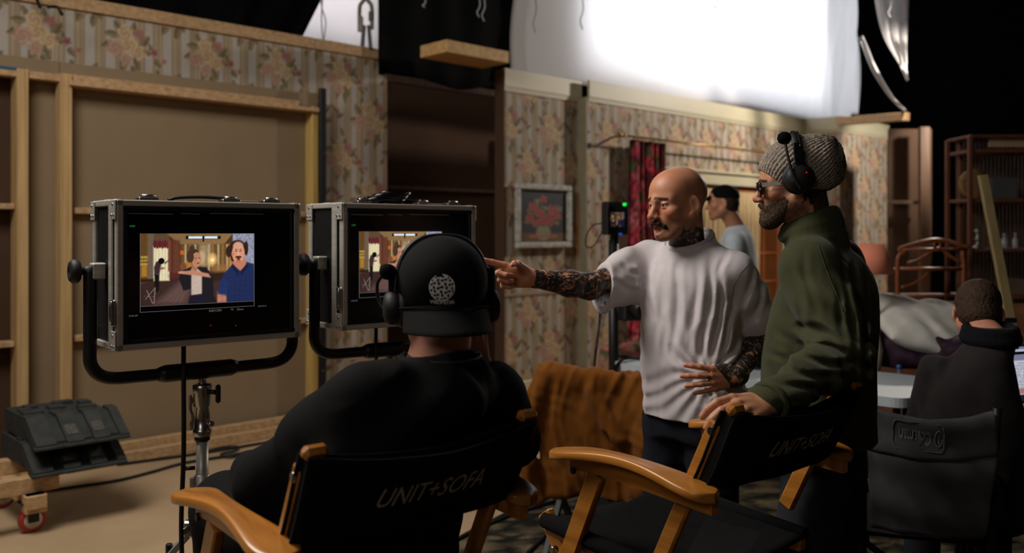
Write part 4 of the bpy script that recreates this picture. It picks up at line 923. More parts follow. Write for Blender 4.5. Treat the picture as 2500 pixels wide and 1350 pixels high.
hand(S, wrL, P(1700, 924, 2.815)-wrL, (.12, -1, .18), True, [(8, 14, 10), (10, 16, 12), (8, 18, 12), (10, 18, 12)], (1.25, .1), .98, (12, 3, -4, -10))
def pb(v):
    col, q = face_paint(v, hc, hR, hs, (196, 134, 102), .42, hair=(lambda x, y, z: .25*((z > .02) & (y < .02) & (z < .075)), (120, 84, 64)))
    w = np.linalg.norm(v-tipR, axis=1) < .12; col[w] = col[w]*.94
    return col
def ib(v):
    q = (v-hc)@hR/hs; i = np.zeros(len(v)); i[(q[:, 2] < -.088+.02*vnoise(v[:, 0]*60, v[:, 1]*60, v[:, 2]*60)) & (q[:, 1] < .035) & (v[:, 2] > 1.36)] = 1.
    for a, b in ((elR, wrR), (elL, wrL)):
        d = nrm(b-a); t = (v-a)@d; r = np.linalg.norm(v-a-t[:, None]*d, axis=1); L_ = np.linalg.norm(b-a); i[(r < .075) & (t > -.30) & (t < L_+(-.01 if b is wrR else .045))] = 1.
    d = np.linalg.norm(v-(wrL+nrm(P(1700, 924, 2.815)-wrL)*.105), axis=1); i[d < .012] = .8
    return i
bald = person(S, pb, 'bald tattooed man in a pale grey t-shirt pointing at the monitors', B0, ib)
# moustache
S = Sdf(*[np.arange(hc[i]-.13, hc[i]+.13, .0024) for i in range(3)])
T = lambda x, y, z: hc+hs*(hR@np.array([x, y, z]))
for s in (-1, 1): S.chain([T(0, .098, -.0545), T(s*.016, .095, -.0575), T(s*.030, .083, -.068), T(s*.034, .076, -.078)], (.0068, .0072, .006, .003), .006)
S.disp(lambda x, y, z: .0016*vnoise(x*420, y*420, z*160)); hairm = mat('dark_hair', C(40, 27, 20), .7, var=.3, vs=90, spec=.3)
cloth('moustache', S, hairm, bald, 0)
# t-shirt
tee = mat('grey_jersey', C(196, 188, 190), .92, var=.04, vs=30, bump=.12, bs=700, spec=.12, sheen=.1)
S = Sdf(np.arange(.24, 1.02, .0048), np.arange(2.72, 3.42, .0048), np.arange(.84, 1.56, .0048))
hp = lambda z, dx, hw, hd: (z, B0[0]+dx*br[0], B0[1]+dx*br[1], hw, hd)
S.loft([hp(.862, -.01, .190, .142), hp(.95, -.01, .186, .138), hp(1.10, -.0, .182, .132), hp(1.25, .004, .180, .130), hp(1.33, .004, .182, .122), hp(1.39, 0, .160, .100), hp(1.435, 0, .110, .084), hp(1.475, 0, .085, .080), hp(1.51, -.0, .076, .074)], bf, .02)
seR = shR+(elR-shR)*.80; seL = shL+(elL-shL)*.86
dR = nrm(elR-shR); dL = nrm(elL-shL)
S.cap(B0+br*.06+[0, 0, 1.432], shR+[0, 0, -.005], .045, .058, .03); S.cap(B0-br*.06+[0, 0, 1.432], shL+[0, 0, -.020], .045, .058, .03)
S.chain([shR+[0, 0, -.010], shR+dR*.12+[0, 0, -.016], seR+dR*.07+[0, 0, -.030]], (.064, .061, .060), .04, sq=(np.cross(dR, np.cross(ZU, dR)), 1.40)); S.chain([shL+[0, 0, -.022], shL+dL*.12, seL+dL*.06], (.064, .066, .074), .018)
# hand-gathered folds at the left hip, drape folds elsewhere
hp0 = P(1735, 930, 2.84)
def tf(X, Y, Z):
    r = np.sqrt((X-hp0[0])**2+(Y-hp0[1])**2+(Z-hp0[2])**2); w = X*bf[1]-Y*bf[0]; an = np.arctan2(Z-hp0[2], (X-hp0[0]))
    rad = .0045*np.sin(an*15+8*vnoise(X*5, Y*5, Z*5))*np.exp(-((r-.16)/.16)**2)*np.clip(r/.08, 0, 1)
    dr = folds(.0075, (19, 12, 2.0), 3.1, .8, bf)(X, Y, Z)*np.clip((1.46-Z)/.25, .15, 1)
    dg = .006*np.sin((Z*.75+w*.66)*58+4*vnoise(X*6+3, Y*6, Z*6))*np.exp(-((w-(-.02))/.16)**2)*np.clip((1.16-Z)/.12, 0, 1)
    ar = .0018*np.sin(np.sqrt((X-shR[0])**2+(Z-1.28)**2)*95+3*vnoise(X*9, Y*9, Z*9))*np.clip((.50-X)/.1, 0, 1)
    return rad+dr+dg+ar
S.disp(tf)
S.disp(creases([(1655, 650, 1640, 880, .005, 9), (1700, 655, 1690, 840, .005, 8), (1737, 640, 1712, 890, .009, 9), (1762, 680, 1736, 890, .009, 8), (1792, 760, 1748, 892, .009, 8), (1800, 830, 1755, 900, .007, 7), (1612, 690, 1602, 880, .004, 9), (1648, 850, 1706, 975, .010, 10), (1570, 650, 1592, 770, .006, 8), (1560, 610, 1585, 720, .005, 8), (1500, 690, 1562, 712, .006, 7), (1520, 650, 1566, 672, .005, 7), (1838, 645, 1815, 760, .007, 7), (1862, 680, 1842, 780, .006, 7), (1620, 790, 1630, 930, .004, 8), (1740, 960, 1725, 985, .006, 6), (1664, 620, 1650, 700, .004, 8), (1770, 610, 1752, 690, .005, 7)], 3.05))
for se, d, r, dz_ in ((seR, nrm(dR+[0, 0, .42]), .0455, -.024), (seL, dL, .058, 0)):
    S.cutbox(se, d, se+d*.03, .14); S.cap(se-d*.025+[0, 0, dz_], se+d*.06+[0, 0, dz_], r, r+.002, .006, 's', sq=(np.cross(d, np.cross(ZU, d)), 1.42) if dz_ else None)
n_ = B0+bf*.004+[0, 0, 1.472]; cnn = nrm(bf*.42+ZU*.9); S.cutbox(n_, cnn, n_+[0, 0, .02], .092); S.cap(n_+[0, 0, -.05]+bf*.01, n_+[0, 0, .06], .060, .068, .008, 's'); S.cut([B0[0], B0[1], .872], (.0, .0, -1)); S.cap(B0+[0, 0, .80], B0+[0, 0, .89], .105, .105, .01, 's')
ts = cloth('t_shirt', S, tee, bald)
rg = [n_+(br*math.cos(a)*.076+bf*math.sin(a)*.076)+[0, 0, .001-.034*math.sin(a)] for a in np.linspace(0, 2*math.pi, 40)]; obj('collar_rib', MB().tube(rg, .0085, 8, flat=1.5), tee, bald)
# trousers and shoes
den = mat('navy_denim', C(20, 23, 32), .85, var=.25, vs=30, bump=.2, bs=500, spec=.2)
S = Sdf(np.arange(.34, .92, .011), np.arange(2.78, 3.36, .011), np.arange(.05, .98, .011))
S.loft([hp(.80, -.01, .165, .12), hp(.90, -.01, .165, .118), hp(.97, -.01, .16, .115)], bf); hips = [B0+s*br*.085+[0, 0, .84] for s in (1, -1)]; kn = [B0+s*br*.11+bf*.02+[0, 0, .48] for s in (1, -1)]; an = [B0+s*br*.13-bf*.01+[0, 0, .09] for s in (1, -1)]
legs(S, hips, kn, an, (.098, .078, .066)); S.disp(folds(.006, (9, 9, 9), 1.3)); cloth('trousers', S, den, bald); shoes(bald, an, bf, sole)
bl = P(1700, 985, 2.90); rg = [B0-br*.01+br*.150*math.cos(a)+bf*.104*math.sin(a)+[0, 0, .885] for a in np.linspace(0, 2*math.pi, 40)]; obj('belt', MB().tube(rg, .016, 8, flat=.4), sole, bald)
# ---------------------------------------------------------------- man in a knit beanie and olive overshirt
G0 = np.array([.902, 2.545, 0]); gf = nrm((-.86, .50, 0)); gl = np.array([-gf[1], gf[0], 0])       # his left is towards the camera
gc = P(1931, 453, 2.53); gR = hframe((-.99, .20), .10); gs = .90
sL = G0+gl*.17+gf*.005+[0, 0, 1.42]; eL = P(2054, 868, 2.28); wL = P(1872, 986, 2.045); tL = P(1746, 1022, 1.985)
sR = G0-gl*.17+[0, 0, 1.42]
S = Sdf(axis(.36, 1.15, [(.62, .0028), (1.15, .0034)]), axis(1.9, 2.86, [(2.12, .0028), (2.58, .0034), (2.86, .006)]), axis(1.0, 1.80, [(1.18, .003), (1.48, .006), (1.80, .0025)]))
head(S, gc, gR, gs, 0, G0+gf*.012+[0, 0, 1.40], (.056, .064))
S.cap(G0+gl*.14+[0, 0, 1.40], G0-gl*.14+[0, 0, 1.40], .05, .05, .04); S.chain([sL, eL, wL], (.05, .043, .028), .02)
hand(S, wL, P(1800, 992, 1.985)-wL, (-.12, -.62, .78), True, [(18, 34, 22), (22, 36, 22), (26, 36, 24), (30, 38, 24)], (.9, .2), 1.0, (6, 1, -4, -9))
def pg(v):
    col, q = face_paint(v, gc, gR, gs, (190, 134, 100), .0)
    nz = vnoise(q[:, 0]*300, q[:, 1]*300, q[:, 2]*300); k = np.clip((-.028-q[:, 2]-.5*np.maximum(0, .03-q[:, 1]))/.02, 0, 1)*(q[:, 1] > -.04)*np.clip((q[:, 2]+.135)/.03, 0, 1)*(np.abs(q[:, 0]) < .1)
    k = k*.6; k = np.clip(k*(1+.5*nz), 0, 1)[:, None]
    return col*(1-k)+k*np.array(C(44, 32, 25))
beanie_man = person(S, pg, 'bearded man in a grey knit beanie and olive overshirt, hand on the empty chair', G0)
T = lambda x, y, z: gc+gs*(gR@np.array([x, y, z]))
S = Sdf(*[np.arange(gc[i]-.15, gc[i]+.15, .0022) for i in range(3)]); head(S, gc, gR, gs, 0, None, ears=False)
T_ = lambda v: np.asarray(v)
S.ell(T(0, .078, -.108), np.array((.028, .026, .020))*gs, gR, .02)
def grow(X, Y, Z):
    q1 = (X-gc[0])*gR[0, 1]+(Y-gc[1])*gR[1, 1]+(Z-gc[2])*gR[2, 1]; q2 = (X-gc[0])*gR[0, 2]+(Y-gc[1])*gR[1, 2]+(Z-gc[2])*gR[2, 2]
    th = .0045*np.clip((-.022*gs+.0-q2)/.03, 0, 1)*np.clip((q1+.012)/.02, 0, 1)
    return .0015-th+.0009*vnoise(X*230, Y*230, Z*170)+.0007*vnoise(X*460, Y*460, Z*300)
S.disp(grow)
S.cut(T(0, .0, -.018), gR@nrm((0, .42, .91))); S.cut(T(0, .008, 0), gR@nrm((0, -1, -.25))); S.cut(T(0, .0, -.132), gR@nrm((0, -.12, -1)))
S.ell(T(0, .098, -.0685), np.array((.018, .014, .0075))*gs, gR, .004, 's')
for s in (-1, 1): S.chain([T(0, .101, -.0535), T(s*.018, .096, -.0565), T(s*.030, .083, -.068), T(s*.034, .074, -.082)], (.0050, .0056, .0056, .006), .006)
cloth('beard', S, mat('beard_hair', C(62, 47, 36), .85, var=.6, vs=190, spec=.2), beanie_man, 0)
S = Sdf(*[np.arange(gc[i]-.15, gc[i]+.15, .003) for i in range(3)]); head(S, gc, gR, gs, 0, None, ears=False); S.cap(T(0, -.045, -.05), T(0, -.05, -.085), .050, .046, .02)
S.disp(lambda X, Y, Z: -.0055+.003*vnoise(X*220, Y*220, Z*120)); S.cut(T(0, -.040, 0), gR@nrm((0, 1, .35))); S.cut(T(0, 0, -.088), gR@nrm((0, .25, -1))); cloth('hair', S, MATS['beard_hair'], beanie_man, 0)
# beanie: ribs run from the brim to a slouched crown
knit = mat('grey_knit', C(138, 128, 116), .95, var=.45, vs=190, st=(1, 1, 1.6), bump=.5, bs=260, spec=.1, detail=2)
S = Sdf(*[np.arange(gc[i]-.21, gc[i]+.22, .0023) for i in range(3)])
T1 = lambda x, y, z: gc+1.083*(gR@np.array([x, y, z])); S.ell(T1(0, -.018, .036), (.092, .106, .099), gR, .02); S.ell(T1(0, -.078, .056), (.082, .069, .074), gR, .04)
axv = gR@nrm((0, -.78, .62)); e1 = gR@np.array([1., 0, 0]); e2 = np.cross(axv, e1); ac = T1(0, -.02, .015)
def ribs(X, Y, Z):
    d = np.stack([X-ac[0], Y-ac[1], Z-ac[2]], -1); t = d@axv; ph = np.arctan2(d@e2, d@e1); rr = np.hypot(d@e1, d@e2)
    q = d@gR; back = np.clip((-.05-q[..., 1])/.06, 0, 1)
    return .0019*np.cos(ph*58+2.5*vnoise(t*14, ph*2, ph*0+5)*(1-.3*back))*np.clip(rr/.06, .2, 1)+back*.006*np.sin(t*52+2.5*np.sin(ph*2.0)+6)*np.clip((t)/.03, 0, 1)+.0015*vnoise(X*160, Y*160, Z*160)
S.disp(ribs); S.cut(T1(0, .08, .054), gR@nrm((0, .70, -.71))); S.cut(T1(0, .02, -.008), gR@nrm((0, .14, -1))); cloth('beanie', S, knit, beanie_man, 0)
# overshirt
oliv = mat('olive_cotton', C(61, 62, 40), .9, var=.10, vs=14, bump=.2, bs=420, spec=.15, sheen=.06)
S = Sdf(np.arange(.52, 1.22, .0048), np.arange(1.96, 2.88, .0048), np.arange(.90, 1.60, .0048))
gp = lambda z, df, hw, hd: (z, G0[0]+df*gf[0], G0[1]+df*gf[1], hw, hd)
S.loft([gp(.895, .005, .186, .150), gp(1.0, .012, .188, .154), gp(1.12, .012, .190, .154), gp(1.25, -.002, .198, .148), gp(1.34, -.012, .202, .132), gp(1.41, -.012, .175, .100), gp(1.455, .015, .118, .088), gp(1.505, .030, .082, .076)], gf, .02)
dU = nrm(eL-sL); dF = nrm(wL-eL)
S.cap(G0+gf*.02+gl*.05+[0, 0, 1.462], sL+[0, 0, -.012], .045, .072, .04); S.cap(G0+gf*.02-gl*.05+[0, 0, 1.462], sR+[0, 0, -.012], .045, .072, .04)
S.chain([sL+[0, 0, -.02], sL+(eL-sL)*.5, eL, eL+dF*.12, wL-dF*.01], (.082, .078, .070, .062, .043), .03); S.chain([sR+[0, 0, -.02], sR+[-.02, .08, -.27], G0-gl*.2+gf*.12+[0, 0, 1.0]], (.08, .065, .055), .03)
def gfold(X, Y, Z):
    r = np.sqrt((X-eL[0])**2+(Y-eL[1])**2+(Z-eL[2])**2); d = folds(.0065, (13, 9, 2.8), 6.3, .8, gf)(X, Y, Z)
    el = .011*np.sin(((X-eL[0])*.55+(Z-eL[2])*.95)*85+3.2*vnoise(X*9, Y*9, Z*9+2))*np.exp(-((r-.06)/.10)**2)
    t = (X-eL[0])*dF[0]+(Y-eL[1])*dF[1]+(Z-eL[2])*dF[2]; sl = .0045*np.sin(t*80+4*vnoise(X*12, Y*12, Z*12))*np.clip((1.24-Z)/.05, 0, 1)*np.clip((2.34-Y)/.05, 0, 1)
    up = .005*np.sin((Z*.9+X*.5)*46+4*vnoise(X*5, Y*5, Z*5+4))*np.clip((2.42-Y)/.08, 0, 1)*np.clip((1.42-Z)/.1, 0, 1)
    return d+el+sl+up
S.disp(gfold)
S.disp(creases([(1950, 790, 2050, 828, .010, 9), (1962, 832, 2075, 868, .012, 9), (1972, 880, 2085, 888, .010, 9), (1935, 905, 2060, 925, .008, 8), (1905, 930, 2010, 962, .008, 8), (1890, 960, 1960, 985, .006, 7), (2062, 640, 2092, 900, .007, 8), (2088, 640, 2116, 960, .007, 8), (2110, 700, 2128, 1000, .006, 8), (2040, 690, 2066, 840, .006, 8), (1925, 640, 1965, 800, .006, 9), (1960, 620, 1990, 760, .004, 9), (1880, 850, 1925, 900, .006, 9), (1885, 780, 1935, 850, .005, 9), (2090, 930, 2100, 1080, .005, 8)], 2.62))
S.cap(G0+gf*.03+gl*.01+[0, 0, 1.48], G0+gf*.045+gl*.01+[0, 0, 1.60], .060, .070, .01, 's'); S.cap(G0+[0, 0, .86], G0+[0, 0, .94], .125, .125, .01, 's')
# folded-down collar, chest pocket, cuff
cl = [G0+gf*.036+gl*.010+gl*.084*math.cos(a)+gf*.070*math.sin(a)+[0, 0, 1.520-.026*math.sin(a)] for a in np.linspace(math.pi/2+.30, math.pi*2.5-.30, 30)]
cn = G0+gf*.036+gl*.010
for a, b in zip(cl, cl[1:]):
    o1 = nrm((a-cn)*[1, 1, 0])
    fr_ = np.dot(a-cn, gf)/.066
    for dz_, ro, rr_ in ((.022, -.002, .0085), (.008, .002, .012), (-.010, .008, .013), (-.030, .010, .015), (-.052, .014, .018), (-.075, .016, .02)):
        if dz_ < -.02 and fr_ > .25: continue
        S.cap(a+o1*ro+[0, 0, dz_], b+o1*ro+[0, 0, dz_], rr_, rr_, .010)
sh = cloth('overshirt', S, oliv, beanie_man)
bv = BVHTree.FromPolygons([tuple(p) for p in (np.array([x.co[:] for x in sh.data.vertices])+wmat(sh)[:3, 3])], [tuple(p.vertices) for p in sh.data.polygons])
def cast(px, py, off=.002, bvh=None):
    d = nrm(P(px, py, 1)-[0, 0, CZ]); h = (bvh or bv).ray_cast(Vector((0, 0, CZ)), Vector(d)); return None if h[0] is None else np.array(h[0])-d*off
def seam(nm, pxs, m, r=.0014, bvh=None, par=None, n=8):
    pts = [(x0+(x1-x0)*t, y0+(y1-y0)*t) for (x0, y0), (x1, y1) in zip(pxs, pxs[1:]) for t in np.linspace(0, 1, n)]; q = [cast(x, y, .0005, bvh) for x, y in pts]; q = [p for p in q if p is not None]
    if len(q) > 3 and max(np.linalg.norm(a-b) for a, b in zip(q, q[1:])) < .03: obj(nm, MB().tube(np.array(q), r, 6), m, par)
olv2 = mat('olive_seam', C(50, 51, 34), .9)
seam('seam', [(2008, 606), (2060, 590), (2105, 604)], olv2, par=beanie_man); seam('seam', [(1998, 600), (2018, 660), (2060, 760)], olv2, par=beanie_man); pass
def patch(nm, quad, m, par, bvh, nu=10, nv=10, off=.004, th=.004):
    (a, b, c, d) = [np.array(q, float) for q in quad]; pts = []
    for i in range(nu):
        for j in range(nv):
            s, t = i/(nu-1), j/(nv-1); q = (a*(1-s)+b*s)*(1-t)+(d*(1-s)+c*s)*t; p = cast(q[0], q[1], off, bvh)
            if p is None: return
            pts.append(p)
    g = MB(); g.sheet(pts, nu, nv, th, (0, 1, 0)); obj(nm, g, m, par)
patch('pocket', [(1880, 735), (1925, 715), (1930, 800), (1890, 828)], oliv, beanie_man, bv); patch('pocket_flap', [(1874, 705), (1922, 680), (1926, 725), (1876, 752)], oliv, beanie_man, bv, off=.008)
rg = [wL-dF*.012+np.cross(dF, nrm(np.cross(dF, ZU)))*.043*math.cos(a)+nrm(np.cross(dF, ZU))*.043*math.sin(a) for a in np.linspace(0, 2*math.pi, 24)]; obj('cuff', MB().tube(rg, .009, 8), oliv, beanie_man)
rg = [wL+dF*.012+np.cross(dF, nrm(np.cross(dF, ZU)))*.030*math.cos(a)+nrm(np.cross(dF, ZU))*.030*math.sin(a) for a in np.linspace(0, 2*math.pi, 24)]; tag(obj('wristband', MB().tube(rg, .0035, 8), mat('orange_cord', C(196, 90, 40), .6)), 'thin orange band round the wrist of the man in the beanie', 'wristband')
S = Sdf(np.arange(.60, 1.20, .011), np.arange(2.24, 2.82, .011), np.arange(.05, 1.0, .011))
S.loft([gp(.80, 0, .155, .115), gp(.90, 0, .16, .115), gp(.98, 0, .16, .115)], gf); hips = [G0+s*gl*.085+[0, 0, .84] for s in (1, -1)]; kn = [G0+s*gl*.10+gf*(.03+.02*s)+[0, 0, .48] for s in (1, -1)]; an = [G0+s*gl*.11+gf*.05*s+[0, 0, .09] for s in (1, -1)]
legs(S, hips, kn, an, (.098, .08, .068)); S.disp(folds(.006, (9, 9, 9), 4.3)); cloth('trousers', S, mat('dark_blue_denim', C(13, 17, 27), .85, var=.3, vs=25, bump=.2, bs=500), beanie_man); shoes(beanie_man, an, gf, sole)
# his glasses and headset
gl_ = thing('glasses', 'black-rimmed glasses with pale temples on the man in the beanie', 'glasses', T(0, .1, 0))
fm_ = mat('black_acetate', C(12, 12, 13), .25, spec=.6); tm_ = mat('pale_acetate', C(150, 142, 134), .35)
for s in (-1, 1):
    R3 = lambda x, z: T(s*x, .101-.10*max(0, x-.03), z); rim = [R3(.034+.024*math.copysign(abs(math.cos(a))**.5, math.cos(a)), .0+.019*math.copysign(abs(math.sin(a))**.5, math.sin(a))) for a in np.linspace(0, 2*math.pi, 30)]
    obj('rim', MB().tube(rim, .0034, 8), fm_, gl_); obj('temple', MB().bar(T(s*.066, .094, .008), T(s*.080, .000, .010), .004, .011), tm_, gl_)
    g = MB(); g.add(np.array(rim[:-1]), [tuple(range(len(rim)-1))]); obj('lens', g, mat('clear_lens', (.9, .9, .92), .05, trans=.95, var=0), gl_)
obj('bridge', MB().tube([T(-.011, .101, .006), T(0, .105, .009), T(.011, .101, .006)], .003, 8), fm_, gl_)
def headset(c, R, sc, lab, mic, hatr=.096, top=.142, led=True, cupside=1, dy=0., cz=-.018):
    T = lambda x, y, z: c+sc*(R@np.array([x, y+dy, z])); t = thing('headset', lab, 'headset', T(0, 0, -.05))
    bp = spline([T(math.copysign(hatr*abs(math.cos(a))**.75, math.cos(a)), -.012, -.012+(top+.012)*math.sin(a)**.8) for a in np.linspace(.08, math.pi-.08, 13)], 5)
    g = MB()
    for o_ in (-.008, .008): g.tube(bp+R@np.array([0, o_, 0]), .0045, 8)
    obj('headband', g, blackmetal, t); obj('band_pad', MB().tube(bp[14:-14]-R@np.array([0, 0, .003]), .013, 10, flat=.6), MATS['black_plastic'], t)
    for s in (-1, 1):
        Rc = np.stack([R[:, 1], R[:, 2], R[:, 0]*s], 1) if s > 0 else np.stack([R[:, 2], R[:, 1], -R[:, 0]], 1)
        k = obj('ear_cup', MB().lathe([(.020, -.004), (.034, 0), (.037, .008), (.036, .020), (.030, .030), (.018, .034), (0, .035)], T(s*(hatr-.012), -.006, cz), Rc*sc, 10), MATS['black_plastic'], t)
        obj('ear_pad', MB().lathe([(.036, -.016), (.041, -.010), (.041, -.002), (.036, .003), (.02, .003)], T(s*(hatr-.010), -.006, cz), Rc*sc, 20), MATS['black_plastic'], t)
        obj('yoke', MB().box(T(s*(hatr+.004), -.010, cz+.053), (.016, .024, .06), R, .004), fm_, t)
        if s == cupside and led: obj('led', MB().box(T(s*(hatr+.022), -.022, cz+.012), (.003, .003, .003)), redled, k); obj('button', MB().box(T(s*(hatr+.020), .012, cz-.004), (.004, .006, .006), R, .001), chrome, k)
    if mic: obj('mic_boom', MB().tube(spline([T(*p) for p in mic], 6), .0038, 8), blackmetal, t); S = None; m_ = T(*mic[-1]); obj('mic_foam', MB().lathe([(0, -.020), (.012, -.016), (.018, -.004), (.017, .008), (.010, .016), (0, .019)], m_, frame(R[:, 2]), 14), MATS['black_duvetyne'], t)
    return t
headset(gc, gR, 1.083, 'black headset worn over the grey knit beanie', [(.124, -.006, -.02), (.122, .010, .02), (.114, .018, .07), (.100, .020, .118)], .098, .139, dy=-.005, cz=.012)
# ---------------------------------------------------------------- seated person in a black cap, seen from behind
K0 = np.array([-.31, 1.90, 0]); cf = np.array([-math.cos(TH_C), -math.sin(TH_C), 0]); cr = np.array([cf[1], -cf[0], 0])
kc = P(1078, 728, 1.93); kR = hframe((-.22, .975), .10); ks = 1.06
S = Sdf(np.arange(-.48, .10, .0036), np.arange(1.62, 2.24, .0036), np.arange(1.04, 1.50, .0034))
head(S, kc, kR, ks, 0, (-.163, 1.895, 1.20), (.060, .070)); S.loft([(1.05, -.22, 1.86, .15, .09), (1.2, -.19, 1.87, .13, .07)], cf)
kw = P(1170, 905, 2.02); hand(S, kw, P(1160, 840, 2.0)-kw, (.75, -.66, .1), False, [(60, 80, 40), (64, 84, 40), (66, 86, 40), (68, 86, 40)], (.6, .5), .95); S.cap(kw, P(1235, 1010, 2.04), .028, .042, .02)
def pk_(v):
    col, q = face_paint(v, kc, kR, ks, (198, 138, 116), 0., hair=(lambda x, y, z: .75*((y < .0) & (z > -.085) & (z < .05))*np.clip((z+.085)/.03, 0, 1), (92, 68, 54))); return col
seated = person(S, pk_, 'seated person in a black cap and black jacket, seen from behind', [K0[0], K0[1], .74])
jack = mat('black_jacket', C(10, 10, 11), .88, var=.2, vs=16, bump=.2, bs=300, spec=.14)
S = Sdf(np.arange(-.84, .16, .006), np.arange(1.56, 2.40, .006), np.arange(.68, 1.33, .006))
S.loft([(.72, -.315, 1.93, .20, .14), (.85, -.305, 1.89, .205, .14), (1.0, -.265, 1.865, .208, .132), (1.10, -.22, 1.858, .205, .124), (1.16, -.19, 1.862, .175, .108), (1.20, -.172, 1.872, .115, .085), (1.25, -.163, 1.89, .073, .075)], cf, .03)
ksl = P(890, 964, 1.77); kel = P(655, 1178, 1.86); kwl = P(612, 1150, 2.06); ksr = np.array([-.035, 1.985, 1.128]); ker = P(1245, 1075, 2.07)
S.chain([ksl, (ksl+kel)/2+[0, 0, .012], kel, kwl], (.067, .063, .057, .047), .04); S.chain([ksr, ker, P(1195, 935, 2.04)], (.072, .058, .042), .05)
hd_ = np.array([-.168, 1.80, 1.19]); S.cap(hd_+cr*.10+[0, .05, .005], hd_-cr*.10+[0, .05, .005], .042, .042, .03); S.ell(hd_-[0, .0, .03], (.11, .05, .07), None, .04)   # hood lying on the shoulders
S.disp(lambda X, Y, Z: folds(.008, (9, 9, 7), 8.1, 1., cf)(X, Y, Z)+.007*np.sin(np.sqrt((X-kel[0])**2+(Y-kel[1])**2+(Z-kel[2])**2)*75+3*vnoise(X*8, Y*8, Z*8))*np.exp(-((X-kel[0])**2+(Y-kel[1])**2+(Z-kel[2])**2)/.018))
S.cap((-.163, 1.893, 1.19), (-.158, 1.90, 1.36), .062, .085, .012, 's')
cloth('jacket', S, jack, seated)
S = Sdf(np.arange(-1.05, .05, .012), np.arange(1.68, 2.75, .012), np.arange(.30, .94, .012))
hips = [K0+s*cr*.09+[0, 0, .80] for s in (1, -1)]; kn = [K0+s*cr*.13+cf*.46+[0, 0, .82] for s in (1, -1)]; an = [K0+s*cr*.12+cf*.50+[0, 0, .40] for s in (1, -1)]; legs(S, hips, kn, an, (.105, .085, .066)); S.cap(hips[0], hips[1], .12, .12, .04); cloth('trousers', S, jack, seated)
for a in an: S = Sdf(*[np.arange(a[i]-.2, a[i]+.22, .01) for i in range(3)]); S.cap(a, a+cf*.15+[0, 0, -.03], .05, .04, .02); cloth('shoe', S, sole, seated)
# cap worn back to front
capm = mat('black_cap_cotton', C(10, 10, 11), .9, var=.15, vs=40, bump=.08, bs=600, spec=.15)
T = lambda x, y, z: kc+ks*(kR@np.array([x, y, z]))
S = Sdf(*[np.arange(kc[i]-.20, kc[i]+.20, .0032) for i in range(3)])
S.ell(T(0, -.016, .034), np.array((.0925, .112, .094))*ks, kR, .02); S.cut(T(0, -.1, -.024), kR@nrm((0, .08, -1))); S.ell(T(0, -.016, .034), np.array((.082, .101, .083))*ks, kR, .004, 's'); cp_ = cloth('cap', S, capm, seated)
g = MB(); nu, nv = 30, 8; pts = []
for i in range(nu):
    for j in range(nv):
        a = math.radians(-68+136*i/(nu-1)); r = j/(nv-1); x = math.sin(a)*(.092+.004*r); y = -.016-math.cos(a)*(.110+.0*r)-.055*r*math.cos(a)**.7; z = -.022-.052*r*(.75+.25*math.cos(a))+.0*x; pts.append(T(x, y, z))
g.sheet(pts, nu, nv, .004, -kR[:, 2]); obj('cap_brim', g, capm, seated)
obj('cap_seam', MB().tube([T(math.sin(a)*.0945, -.016-math.cos(a)*.1135, -.020) for a in np.linspace(-1.3, 1.3, 30)], .0022, 6), capm, seated); obj('cap_button', MB().lathe([(.009, 0), (.007, .004), (0, .006)], T(0, -.016, .128), kR, 12), capm, seated)
# round jigsaw emblem and word on the cap
bvc = BVHTree.FromPolygons([tuple(p) for p in (np.array([x.co[:] for x in cp_.data.vertices])+wmat(cp_)[:3, 3])], [tuple(p.vertices) for p in cp_.data.polygons])
emb = mat('white_embroidery', C(240, 240, 236), .9, var=.1, vs=300)
cx, cy, rr_ = 1079, 702, 31.5
def jig(x, y):
    """white jigsaw pieces with dark joints; x, y in -1..1"""
    if x*x+y*y > 1: return False
    if x*x+y*y > .93: return True
    x, y = x*.96-y*.28, x*.28+y*.96; b = 1+.22*(x*x+y*y)
    return min(np.hypot(JX-x*b, JY-y*b)) < .036
_j = []
for k in range(-3, 4):
    for j in range(-3, 3):
        sg = 1 if (k*3+j*5) % 2 else -1
        for t in np.linspace(0, 1, 26):
            d = 0.
            if .33 < t < .67: d = sg*.30*math.sin((t-.33)/.34*math.pi)**.6
            tt = t+(-.10*math.sin((t-.33)/.34*2*math.pi) if .33 < t < .67 else 0); _j += [(.50*(k+d)+.1, .50*(j+tt)+.22), (.50*(j+tt)+.1, .50*(k-d)+.22)]
JX, JY = np.array(_j).T
n = 96; vid = {}; vv = []; ff = []
def vget(i, j):
    if (i, j) not in vid:
        p = cast(cx+rr_*(2*i/n-1), cy+rr_*1.04*(2*j/n-1), .0012, bvc)
        vid[(i, j)] = len(vv); vv.append(p)
    return vid[(i, j)]
for i in range(n):
    for j in range(n):
        x, y = 2*(i+.5)/n-1, 2*(j+.5)/n-1
        if jig(x, y) and not (y < -.80 and x < .05 and x > -.45): ff.append((vget(i, j), vget(i, j+1), vget(i+1, j+1), vget(i+1, j)))
if all(p is not None for p in vv): obj('cap_emblem', MB().add(np.array(vv), ff), emb, seated)
def castword(parts_, m, par, bvh, name, off=.0012):
    """(text, centre px, py, width px, height scale, tilt)"""
    for s_, x0, y0, wpx, hs_, sl in parts_:
        v, f = text_mb(s_, 1., 0, res=3); w = v[:, 0].max()-v[:, 0].min(); k = wpx/w; out = [cast(x0+x*k, y0-y*k*hs_+sl*x*k, off, bvh) for x, y, z in v]
        if all(p is not None for p in out): obj(name, MB().add(np.array(out), f), m, par)
castword([('W', 1056, 737, 13, 1.0, 0), ('IKIPEDI', 1082, 738.5, 40, 1.0, 0), ('A', 1106, 738, 9, 1.1, 0)], emb, seated, bvc, 'cap_lettering')
